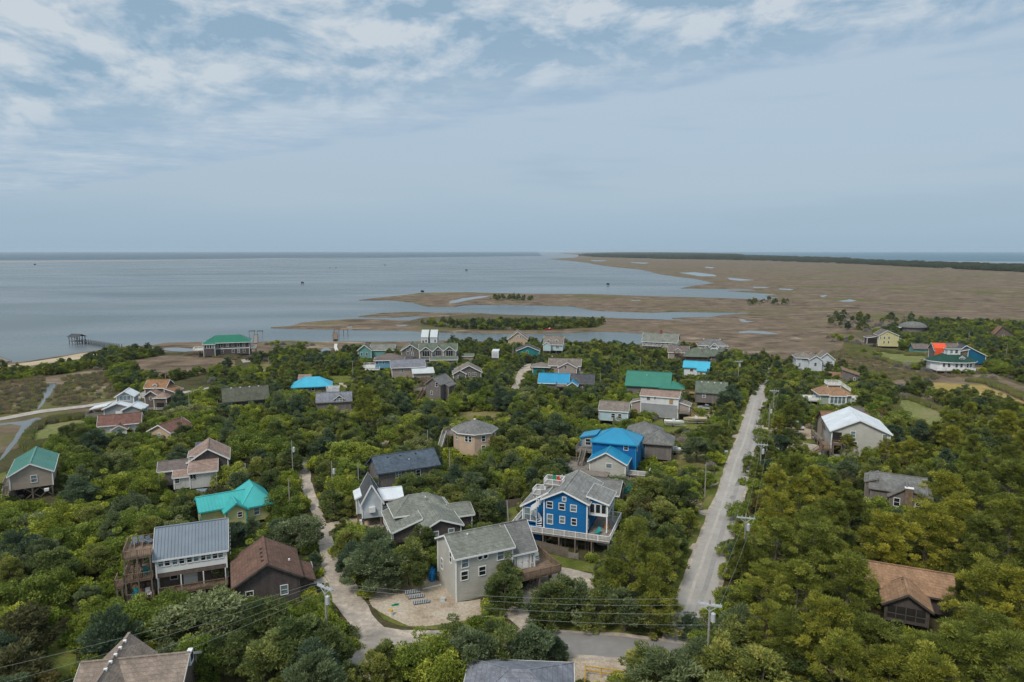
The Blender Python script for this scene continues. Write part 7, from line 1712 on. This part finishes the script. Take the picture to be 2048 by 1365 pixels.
for s_ in range(3):                                # piece of far woodland
    c_ = np.stack([rng.uniform(-14, 14, 46), rng.uniform(-9, 9, 46), rng.uniform(2.5, 6.0, 46)], 1)
    me = leaf_mesh('woodland', *clumps(c_, rng.uniform(2.4, 4.0, 46), .8, 60, (1.2, 2.2), (.8, 1.4), .6, .3, .5, .6), 'far_leaf')
    add_proto('farwood', me, None, 7.5, 14)

# ---- raster masks at a quarter of the photo: what has to stay visible (with its distance), where nothing grows
MW, MH = 512, 342
clear = np.zeros((MH, MW), np.float32)
nogrow = np.zeros((MH, MW + 400), bool)            # 200 cells of margin each side
gy = (np.arange(MH) + .5) * 4
ang = PITCH + np.arctan((gy - 682.5) / FPX)
gdist = np.where(ang > .004, CAMH / np.tan(np.maximum(ang, .004)), 1e5).astype(np.float32)


def poly_cells(poly, off=0, width=MW):
    p = np.array(poly, float) / 4.0; p[:, 0] += off
    x0, x1 = int(max(0, p[:, 0].min())), int(min(width - 1, p[:, 0].max() + 1)); y0, y1 = int(max(0, p[:, 1].min())), int(min(MH - 1, p[:, 1].max() + 1))
    if x1 < x0 or y1 < y0: return None
    X, Y = np.meshgrid(np.arange(x0, x1 + 1) + .5, np.arange(y0, y1 + 1) + .5)
    ins = np.zeros(X.shape, bool); j = len(p) - 1
    for i in range(len(p)):
        xi, yi, xj, yj = *p[i], *p[j]
        if yi != yj: ins ^= ((yi > Y) != (yj > Y)) & (X < (xj - xi) * (Y - yi) / (yj - yi) + xi)
        j = i
    return y0, y1, x0, x1, ins


for nm, poly, keep in SHEETS:
    q = poly_cells(poly)
    if q is not None and keep:
        y0, y1, x0, x1, ins = q; sub = clear[y0:y1 + 1, x0:x1 + 1]
        sub[ins] = np.maximum(sub, gdist[y0:y1 + 1][:, None] - 2.0)[ins]
    q = poly_cells(poly, 200, MW + 400)
    if q is not None: y0, y1, x0, x1, ins = q; nogrow[y0:y1 + 1, x0:x1 + 1] |= ins
for h in HOUSES:
    if h.vis:
        x0, y0, x1, y1 = [int(v / 4) for v in h.vis]; sub = clear[max(0, y0):y1 + 1, max(0, x0):x1 + 1]
        np.maximum(sub, h.o.length, out=sub)
for (x0, y0, x1, y1, dd) in KEEP:
    sub = clear[int(y0 / 4):int(y1 / 4) + 1, int(x0 / 4):int(x1 / 4) + 1]; np.maximum(sub, dd, out=sub)


def base_ok(x, y):
    p = PX((x, y, 0))
    if p is None: return True
    i, j = int(p[1] / 4), int(p[0] / 4) + 200
    if 0 <= i < MH and 0 <= j < MW + 400: return not nogrow[i, j]
    return True


def hides(x, y, H, r, low=.12):
    """Share of the crown's outline that would stand in front of something the photograph shows."""
    d = math.hypot(x, y)
    a, b = PX((x, y, H)), PX((x, y, H * low))
    if a is None or b is None: return 0.0
    rp = FPX * r / d
    x0, x1, y0, y1 = int((a[0] - rp) / 4), int((a[0] + rp) / 4) + 1, int(a[1] / 4), int(b[1] / 4) + 1
    x0, y0, x1, y1 = max(0, x0), max(0, y0), min(MW, x1), min(MH, y1)
    if x1 <= x0 or y1 <= y0: return 0.0
    sub = clear[y0:y1, x0:x1] > d + .5
    return float(sub.mean())


def in_house(x, y, mar):
    for h in HOUSES:
        if abs(x - h.o.x) > 32 or abs(y - h.o.y) > 32: continue
        u, v = h.loc((x, y))
        for (a, b, c, d) in h.rects:
            if a - mar < u < b + mar and c - mar < v < d + mar: return True
    return False


def inpoly(px, py, poly):
    ins, j = False, len(poly) - 1
    for i in range(len(poly)):
        xi, yi = poly[i]; xj, yj = poly[j]
        if (yi > py) != (yj > py) and px < (xj - xi) * (py - yi) / (yj - yi) + xi: ins = not ins
        j = i
    return ins


GRID, CELL = {}, 6.0


def near(x, y, r, k):
    i, j = int(x // CELL), int(y // CELL)
    for a in range(i - 2, i + 3):
        for b in range(j - 2, j + 3):
            for (qx, qy, qr) in GRID.get((a, b), ()):
                if (qx - x) ** 2 + (qy - y) ** 2 < (k * (r + qr)) ** 2: return True
    return False


TREES = []


def put(kind, x, y, sc, rot=None, var=None, zs=1.0):
    H, r = PROTO[kind][0][2] * sc * zs, PROTO[kind][0][3] * sc
    GRID.setdefault((int(x // CELL), int(y // CELL)), []).append((x, y, r))
    TREES.append((kind, x, y, sc, random.uniform(0, 6.28) if rot is None else rot, random.randrange(len(PROTO[kind])) if var is None else var, zs))


random.seed(5)
# hand-placed crowns: kind, crown centre in the photo, half width in photo pixels
HERO = [('pine', 1262, 1085, 72), ('pine', 1306, 1150, 58), ('pine', 1222, 1140, 42), ('pine', 1340, 1100, 34),
        ('pine', 1545, 1080, 52), ('pine', 1618, 1088, 66), ('pine', 1530, 1158, 50), ('pine', 1592, 1180, 62), ('pine', 1692, 1150, 58), ('pine', 1645, 1035, 50), ('pine', 1562, 1020, 42),
        ('pine', 1655, 1245, 72), ('pine', 1735, 1290, 66), ('pine', 1835, 1300, 76), ('pine', 1912, 1316, 70), ('pine', 1975, 1262, 62), ('pine', 1690, 1330, 70), ('pine', 1594, 1268, 54), ('pine', 1535, 1238, 46),
        ('pine', 1790, 1345, 60), ('pine', 1870, 1370, 70), ('pine', 2010, 1340, 76), ('pine', 1855, 1050, 58), ('pine', 1925, 1040, 54), ('pine', 1985, 1092, 62), ('pine', 1905, 1110, 56), ('pine', 1768, 1062, 52),
        ('pine', 1835, 1108, 52), ('pine', 1975, 1165, 56), ('pine', 2040, 1190, 60), ('pine', 1702, 1010, 44), ('pine', 1600, 980, 40), ('pine', 2030, 1040, 56), ('pine', 1960, 990, 48), ('pine', 1890, 985, 46),
        ('pine', 1730, 880, 22), ('pine', 1694, 880, 17), ('pine', 735, 800, 34), ('pine', 1950, 940, 40), ('pine', 2020, 960, 44), ('pine', 1560, 930, 26), ('pine', 1640, 960, 34),
        ('cedar', 1385, 1312, 52), ('cedar', 1304, 1316, 58), ('cedar', 1336, 1352, 60), ('cedar', 1446, 1330, 58), ('cedar', 1520, 1346, 60), ('cedar', 1465, 1284, 38), ('cedar', 1380, 1246, 28), ('cedar', 1580, 1330, 50), ('cedar', 1270, 1345, 40),
        ('cedar', 1005, 1285, 56), ('cedar', 1110, 1292, 26), ('oak', 985, 1262, 22), ('cedar', 955, 1300, 56), ('cedar', 1065, 1290, 50), ('cedar', 915, 1280, 42), ('oak', 840, 1326, 54), ('oak', 890, 1350, 56), ('cedar', 768, 1318, 40), ('cedar', 756, 1362, 32), ('myrtle', 960, 1258, 24),
        ('cedar', 1010, 1168, 40), ('cedar', 1108, 1192, 44), ('cedar', 1152, 1190, 40), ('cedar', 1196, 1208, 36), ('cedar', 1250, 1204, 44), ('cedar', 1302, 1204, 42),
        ('cedar', 818, 1112, 44), ('cedar', 745, 1122, 48), ('cedar', 698, 1088, 32), ('cedar', 752, 1086, 36), ('cedar', 850, 1090, 26), ('myrtle', 774, 1022, 14), ('myrtle', 936, 1068, 16),
        ('greyoak', 600, 1068, 40), ('cedar', 505, 1030, 44), ('cedar', 470, 1062, 34), ('oak', 560, 1010, 30), ('cedar', 960, 1010, 44), ('cedar', 905, 985, 32), ('cedar', 1000, 990, 36), ('cedar', 870, 960, 34), ('cedar', 820, 968, 30), ('oak', 690, 985, 34), ('cedar', 665, 1000, 26),
        ('greyoak', 405, 1226, 74), ('oak', 330, 1236, 48), ('cedar', 545, 1214, 58), ('cedar', 604, 1272, 58), ('cedar', 645, 1284, 44), ('cedar', 470, 1296, 44), ('rust', 52, 1252, 52), ('oak', 245, 1256, 40), ('cedar', 530, 1320, 50), ('cedar', 620, 1330, 48), ('myrtle', 490, 1175, 28), ('myrtle', 425, 1140, 20), ('rust', 30, 1330, 60), ('oak', 90, 1180, 44),
        ('oak', 560, 900, 36), ('oak', 500, 890, 40), ('oak', 690, 900, 42), ('oak', 730, 910, 36), ('cedar', 1110, 900, 46), ('cedar', 1040, 870, 44), ('oak', 1060, 920, 36), ('oak', 980, 920, 30), ('cedar', 1150, 990, 30), ('cedar', 1300, 970, 42), ('cedar', 1350, 985, 40), ('cedar', 1270, 1000, 36), ('cedar', 1330, 1030, 38), ('rust', 1290, 1025, 28),
        ('cedar', 1370, 930, 26), ('cedar', 1395, 890, 26), ('cedar', 1345, 880, 24), ('oak', 1440, 860, 22), ('cedar', 1430, 800, 30), ('cedar', 1460, 790, 28), ('pine', 1380, 1010, 30), ('cedar', 1530, 895, 20), ('cedar', 1560, 890, 18)]
for kind, px_, py_, rp in HERO:
    Hk, rk = PROTO[kind][0][2], PROTO[kind][0][3]
    r_ = 3.0
    for _ in range(4):
        sc = r_ / rk; p = W(px_, py_, Hk * sc * (.66 if kind == 'pine' else .55)); dd = math.sqrt(p.x ** 2 + p.y ** 2 + (CAMH - p.z) ** 2); r_ = rp * dd / FPX
    sc = min(max(r_ / rk, .5), 1.45)
    p = W(px_, py_, Hk * sc * (.66 if kind == 'pine' else .55))
    if in_house(p.x, p.y, .3): continue
    zp = .88 if kind == 'pine' else 1.0
    for _ in range(6):
        if (kind == 'cedar' and 985 < px_ < 1325 and 1150 < py_ < 1240) or (kind == 'cedar' and 690 < px_ < 860 and 1080 < py_ < 1130) or (1200 < px_ < 1350 and 1070 < py_ < 1165): break
        if hides(p.x, p.y, Hk * sc * zp, rk * sc * .92) < (.07 if kind == 'pine' else .16): break
        sc *= .86
    if sc < .42: continue
    put(kind, p.x, p.y, sc, zs=zp if kind == 'pine' else min(1.25, max(.85, 6.2 / (Hk * sc))))

FOREST = [(-700, 1500), (-700, 1080), (0, 1012), (25, 1000), (115, 985), (112, 905), (160, 875), (200, 862), (260, 862), (275, 835), (345, 815), (425, 800), (425, 745), (340, 765), (300, 790), (235, 785), (230, 755), (290, 745), (330, 730),
          (410, 735), (500, 745), (520, 715), (590, 705), (625, 712), (655, 722), (700, 702), (830, 716), (895, 692), (1005, 694), (1130, 692), (1280, 702), (1390, 702), (1460, 716), (1600, 732), (1680, 738), (1740, 760), (1770, 775), (1785, 810), (1770, 835), (1800, 862), (1850, 880), (1930, 874), (2048, 866), (2900, 900), (2900, 1500)]
RISE = [(1745, 672), (1790, 660), (1850, 646), (1960, 650), (2048, 655), (2300, 668), (2300, 790), (2048, 768), (1985, 748), (1965, 728), (1880, 722), (1800, 700)]
SPIT = [(830, 646), (870, 636), (960, 629), (1080, 633), (1180, 637), (1212, 646), (1190, 655), (1080, 660), (960, 660), (880, 655)]
SHORE = [(0, 748), (70, 740), (140, 728), (215, 702), (300, 702), (330, 710), (260, 722), (160, 742), (60, 758), (0, 764), (-150, 785), (-150, 765)]
FIELD_EDGE = [(1865, 800), (1920, 798), (1990, 812), (2060, 828), (2060, 848), (1990, 840), (1920, 828), (1880, 818)]
MIXES = {'right': (('pine', .40), ('cedar', .34), ('oak', .18), ('rust', .04)), 'left': (('oak', .34), ('cedar', .34), ('myrtle', .18), ('greyoak', .06), ('rust', .04)),
         'mid': (('cedar', .44), ('oak', .32), ('myrtle', .10), ('greyoak', .05), ('rust', .02), ('bare', .05)), 'back': (('cedar', .46), ('oak', .20), ('myrtle', .16), ('bare', .10), ('rust', .04)),
         'spit': (('cedar', .40), ('bare', .42), ('oak', .18)), 'spitr': (('cedar', .82), ('oak', .18)), 'rise': (('cedar', .62), ('oak', .26), ('bare', .06), ('rust', .06)), 'shore': (('cedar', .4), ('myrtle', .42), ('oak', .18))}


def pick(mix):
    t = random.random()
    for k, w_ in mix:
        t -= w_
        if t <= 0: return k
    return mix[0][0]


def fill(n_tries, dmin, dmax, smin, smax, k_excl, limit, only=None, wide=.84):
    for _ in range(n_tries):
        d = math.sqrt(random.uniform(dmin ** 2, dmax ** 2)); x = random.uniform(-wide, wide) * d; y = d
        p = PX((x, y, 0))
        if p is None: continue
        px_, py_ = p
        if inpoly(px_, py_, FOREST):
            zone = 'right' if (px_ > 1440 and py_ > 870) else 'left' if (px_ < 640 and py_ > 960) else 'mid' if py_ > 790 else 'back'
        elif inpoly(px_, py_, RISE): zone = 'rise'
        elif inpoly(px_, py_, SPIT): zone = 'spit' if px_ < 1020 else 'spitr'
        elif inpoly(px_, py_, SHORE): zone = 'shore'
        elif inpoly(px_, py_, FIELD_EDGE): zone = 'rise'
        else: continue
        kind = only or pick(MIXES[zone])
        sc = random.uniform(smin, smax) * (1.0 if zone in ('right', 'left', 'mid') else .6 if zone == 'shore' else .8)
        H, r = PROTO[kind][0][2] * sc, PROTO[kind][0][3] * sc
        if near(x, y, r, k_excl) or not base_ok(x, y) or in_house(x, y, r * .5) or hides(x, y, H, r) > limit: continue
        put(kind, x, y, sc, zs=random.uniform(.85, 1.12))


fill(16000, 58, 470, .80, 1.12, .62, .07)
fill(22000, 58, 470, .55, .85, .60, .07)
fill(16000, 62, 470, .36, .55, .58, .05)
# leafless scrub at the marsh edge and single bushes out on the marsh
for poly, n_, kinds in (([(1640, 632), (1700, 628), (1760, 645), (1800, 632), (1850, 640), (1760, 660), (1720, 668), (1660, 650)], 90, ('bare', 'bare', 'bare', 'cedar')), ([(1490, 600), (1590, 604), (1596, 610), (1500, 612)], 40, ('bare', 'bare', 'cedar')),
                        ([(975, 594), (1070, 596), (1066, 602), (985, 603)], 34, ('cedar', 'bare')), ([(1650, 668), (1700, 675), (1720, 690), (1660, 684)], 20, ('bare', 'myrtle')), ([(1660, 760), (1760, 770), (1800, 790), (1770, 800), (1670, 800)], 40, ('bare', 'cedar', 'cedar')),
                        ([(1760, 790), (1830, 770), (1860, 790), (1790, 812)], 26, ('bare', 'bare', 'cedar')), ([(1800, 730), (1890, 738), (1960, 745), (1990, 760), (1900, 752), (1810, 742)], 40, ('cedar', 'bare', 'myrtle')), ([(170, 722), (330, 712), (340, 735), (240, 745), (180, 740)], 50, ('myrtle', 'bare', 'cedar')),
                        ([(210, 730), (300, 742), (330, 760), (270, 785), (225, 770)], 46, ('cedar', 'myrtle', 'oak')), ([(520, 690), (640, 690), (580, 700)], 16, ('bare', 'myrtle')), ([(1690, 700), (1760, 712), (1850, 730), (1790, 740)], 12, ('myrtle', 'bare')), ([(1560, 762), (1640, 770), (1645, 850), (1570, 850)], 26, ('bare', 'greyoak')), ([(640, 800), (780, 800), (780, 880), (640, 880)], 18, ('bare', 'bare')), ([(0, 742), (130, 735), (130, 750), (0, 765)], 30, ('cedar', 'myrtle', 'myrtle'))):
    xs, ys = [p[0] for p in poly], [p[1] for p in poly]
    for _ in range(n_ * 4):
        px_, py_ = random.uniform(min(xs), max(xs)), random.uniform(min(ys), max(ys))
        if n_ <= 0 or not inpoly(px_, py_, poly): continue
        q = W(px_, py_); kind = random.choice(kinds); sc = random.uniform(.5, .95)
        if near(q.x, q.y, PROTO[kind][0][3] * sc, .5) or in_house(q.x, q.y, 1) or hides(q.x, q.y, PROTO[kind][0][2] * sc, PROTO[kind][0][3] * sc) > .08 or not base_ok(q.x, q.y): continue
        put(kind, q.x, q.y, sc); n_ -= 1

# ---- the nearest of each kind become trees of their own, the rest one mass
NAMES = {'cedar': ('cedar_tree', 'trunk', 'crown', 'tree', 'dark green cedar'), 'pine': ('pine_tree', 'trunk', 'crown', 'tree', 'yellow-green pine'), 'oak': ('oak_tree', 'trunk', 'crown', 'tree', 'rounded mid-green oak'),
         'greyoak': ('pale_oak_tree', 'trunk', 'crown', 'tree', 'pale grey-green oak'), 'myrtle': ('myrtle_bush', 'stem', 'crown', 'bush', 'bright green myrtle bush'), 'rust': ('browning_cedar_tree', 'trunk', 'crown', 'tree', 'brownish cedar'),
         'bare': ('bare_shrub', 'stem', 'twig_crown', 'shrub', 'leafless grey shrub')}
LAND = [(h.wp(3, 3), h.short) for h in HOUSES if h.root['category'] == 'house']


def scatter(name, items, protos, label, cat):
    """One mass of plants: points carrying an index, a turn and a size, each holding one shape."""
    pc = bpy.data.collections.new(name + '_shapes')
    for i, me in enumerate(protos):
        o = bpy.data.objects.new('%s_shape_%02d' % (name, i), me); pc.objects.link(o)
    me = bpy.data.meshes.new(name); me.vertices.add(len(items))
    a = np.array(items, np.float32)
    me.vertices.foreach_set('co', a[:, :3].ravel())
    for nm, col_, ty in (('rot', 3, 'FLOAT'), ('scl', 4, 'FLOAT'), ('idx', 5, 'INT')):
        at = me.attributes.new(nm, ty, 'POINT'); at.data.foreach_set('value', a[:, col_].astype(np.int32 if ty == 'INT' else np.float32))
    ob = tag(mob(name, me), label, cat, kind='stuff')
    ng = bpy.data.node_groups.new(name, 'GeometryNodeTree')
    ng.interface.new_socket('Geometry', in_out='INPUT', socket_type='NodeSocketGeometry'); ng.interface.new_socket('Geometry', in_out='OUTPUT', socket_type='NodeSocketGeometry')
    N, K = ng.nodes, ng.links
    gi, go = N.new('NodeGroupInput'), N.new('NodeGroupOutput')
    ci = N.new('GeometryNodeCollectionInfo'); ci.inputs['Collection'].default_value = pc; ci.inputs['Separate Children'].default_value = True; ci.inputs['Reset Children'].default_value = True
    ip = N.new('GeometryNodeInstanceOnPoints'); ip.inputs['Pick Instance'].default_value = True
    def na(n_, t):
        q = N.new('GeometryNodeInputNamedAttribute'); q.data_type = t; q.inputs['Name'].default_value = n_; return q.outputs['Attribute']
    cx = N.new('ShaderNodeCombineXYZ'); K.new(na('rot', 'FLOAT'), cx.inputs[2])
    K.new(gi.outputs[0], ip.inputs['Points']); K.new(ci.outputs[0], ip.inputs['Instance']); K.new(na('idx', 'INT'), ip.inputs['Instance Index'])
    K.new(cx.outputs[0], ip.inputs['Rotation']); K.new(na('scl', 'FLOAT'), ip.inputs['Scale']); K.new(ip.outputs[0], go.inputs[0])
    ob.modifiers.new('plants', 'NODES').node_group = ng
    return ob


ORD = ('nearest', 'second nearest', 'third nearest', 'fourth nearest', 'fifth nearest', 'sixth nearest', 'seventh nearest', 'eighth nearest', 'ninth nearest', 'tenth nearest', 'eleventh nearest', 'twelfth nearest', 'thirteenth nearest', 'fourteenth nearest')
ranks = {}
rest, rest_protos, pidx = [], [], {}
bykind = {}
for t in TREES: bykind.setdefault(t[0], []).append(t)
for kind, ts in bykind.items():
    base, tn, cn, cat, look = NAMES[kind]
    def shows(t):
        p = PX((t[1], t[2], 2)); d = math.hypot(t[1], t[2])
        return (PROTO[kind][0][3] * t[3] / d) * (1 if p and -20 < p[0] < 2068 and p[1] < 1420 else .05)
    ts.sort(key=shows, reverse=True)
    for i, (k, x, y, sc, rot, var, zs) in enumerate(ts):
        crown, trunk, H, r = PROTO[kind][var]
        if i < 290:
            e = empty(base, (x, y, 0), rot); e.scale = (sc * random.uniform(.84, 1.2), sc * random.uniform(.84, 1.2), sc * zs); e.rotation_euler = (random.uniform(-.07, .07), random.uniform(-.07, .07), rot)
            mob(tn, trunk, e); mob(cn, crown, e)
            b1 = min(LAND, key=lambda q: (q[0].x - x) ** 2 + (q[0].y - y) ** 2)
            ranks.setdefault((kind, b1[1]), []).append((math.hypot(b1[0].x - x, b1[0].y - y), e, sc * zs))
        else:
            key = (kind, var)
            if key not in pidx: pidx[key] = len(rest_protos); rest_protos.append(crown)
            rest.append((x, y, 0, rot, sc, pidx[key]))
for (kind, short), ls in ranks.items():
    base, tn, cn, cat, look = NAMES[kind]
    for i, (d_, o, s_) in enumerate(sorted(ls, key=lambda q: q[0])):
        if i < len(ORD): tag(o, ORD[i] + ' ' + look + ' to ' + short, cat, look + 's round ' + short)
        else:
            lab = ('tall ' if s_ > .98 else 'small ' if s_ < .62 else '') + look + ' farther out from ' + short
            tag(o, lab, cat, look + 's round ' + short)
if rest: scatter('thicket', rest, rest_protos, 'dense thicket of smaller cedars, oaks and bushes between and beyond the houses', 'thicket')

# ---- understorey, reeds, far woodland
low = []
for _ in range(26000):
    d = math.sqrt(random.uniform(60 ** 2, 470 ** 2)); x = random.uniform(-.84, .84) * d
    p = PX((x, d, 0))
    if not (inpoly(*p, FOREST) or inpoly(*p, RISE) or inpoly(*p, SPIT) or inpoly(*p, SHORE)): continue
    if not base_ok(x, d) or in_house(x, d, .9): continue
    low.append((x, d, 0, random.uniform(0, 6.28), random.uniform(.6, 1.15) * (1 if d < 260 else .85), random.randrange(4)))
scatter('undergrowth', low, [q[0] for q in PROTO['low']], 'low tangled green undergrowth covering the ground between the trees', 'undergrowth')
reeds = []
for poly, n_, st in (([(45, 893), (60, 868), (80, 850), (110, 840), (180, 832), (190, 850), (150, 868), (110, 890), (70, 905)], 700, 0), ([(1745, 828), (1790, 795), (1830, 800), (1900, 830), (1960, 840), (2048, 838), (2200, 850), (2200, 875), (2000, 868), (1900, 866), (1850, 866), (1800, 850)], 1500, 0),
                 ([(1745, 700), (1800, 707), (1860, 712), (1870, 735), (1850, 742), (1800, 733), (1760, 720), (1700, 712), (1690, 690)], 1300, 0), ([(1935, 764), (1970, 762), (2030, 785), (2100, 812), (2160, 850), (2110, 836), (2060, 806), (2010, 783), (1966, 767)], 500, 0),
                 ([(1560, 722), (1690, 700), (1800, 742), (1960, 750), (1830, 764), (1760, 762), (1700, 736), (1600, 728)], 700, 2), ([(250, 725), (420, 706), (480, 715), (440, 735), (330, 765), (260, 745)], 900, 2), ([(130, 755), (210, 745), (235, 770), (230, 795), (110, 815), (90, 812)], 240, 2), ([(0, 765), (85, 755), (95, 775), (70, 822), (0, 832)], 260, 2)):
    xs, ys = [p[0] for p in poly], [p[1] for p in poly]
    wp_ = [W(*p) for p in poly]; wx, wy = [p.x for p in wp_], [p.y for p in wp_]
    c_ = 0
    for _ in range(n_ * 6):
        if c_ >= n_: break
        x, y = random.uniform(min(wx), max(wx)), random.uniform(min(wy), max(wy)); p = PX((x, y, 0))
        if not inpoly(*p, poly) or in_house(x, y, 1.5) or not base_ok(x, y): continue
        reeds.append((x, y, 0, random.uniform(0, 6.28), random.uniform(.6, 1.05) * (.7 if st == 2 else 1), random.choice((2, 2, 2, 0)) if st == 2 else random.choice((0, 1, 0, 1, 2)))); c_ += 1
scatter('reed_stand', reeds, [q[0] for q in PROTO['reed']] + [PROTO['straw'][0][0]], 'stands of green and straw-coloured reeds at the edge of the marsh', 'reeds')
far = []
FARW = [(1160, 512), (1190, 509), (1240, 506.5), (1300, 506.3), (1400, 508.5), (1520, 513), (1640, 517), (1770, 522), (1900, 527), (2048, 532), (2300, 542), (2300, 556), (2048, 545), (1960, 541), (1860, 536), (1760, 531), (1640, 526), (1520, 522), (1420, 519.5), (1340, 518.5), (1300, 517.5), (1240, 516), (1200, 515)]
xs, ys = [p[0] for p in FARW], [p[1] for p in FARW]
while len(far) < 5200:
    px_, py_ = random.uniform(min(xs), max(xs)), 502 + 1 / random.uniform(1 / 54, 1 / 4.3)
    if not inpoly(px_, py_, FARW): continue
    q = W(px_, py_); s_ = random.uniform(.7, 1.2) * (1.5 if q.y > 4000 else 1.0) * (1.35 if px_ < 1480 else .85)
    if py_ < 528 + (px_ - 1900) * .03 and random.random() < .35 and px_ > 1480: continue
    far.append((q.x, q.y, 0, random.uniform(-.4, .4), s_, random.randrange(3)))
scatter('far_woodland', far, [q[0] for q in PROTO['farwood']], 'dark belt of woodland along the far dunes', 'woodland')

# ------------------------------------------------------------------ haze: one closed box of thin air round the whole scene
hm = bpy.data.materials.new('haze'); n, l = nt(hm)
n.remove(n['Principled BSDF'])
pv = n.new('ShaderNodeVolumePrincipled')
pv.inputs['Color'].default_value = (.80, .90, 1.0, 1); pv.inputs['Density'].default_value = 4.2e-5; pv.inputs['Anisotropy'].default_value = .2
l.new(pv.outputs[0], n['Material Output'].inputs['Volume'])
MATS['haze'] = hm
hz = MB().box(-41000, -2500, -3.0, 41000, 41000, 62.0).build('haze', hm)
hz['kind'] = 'stuff'
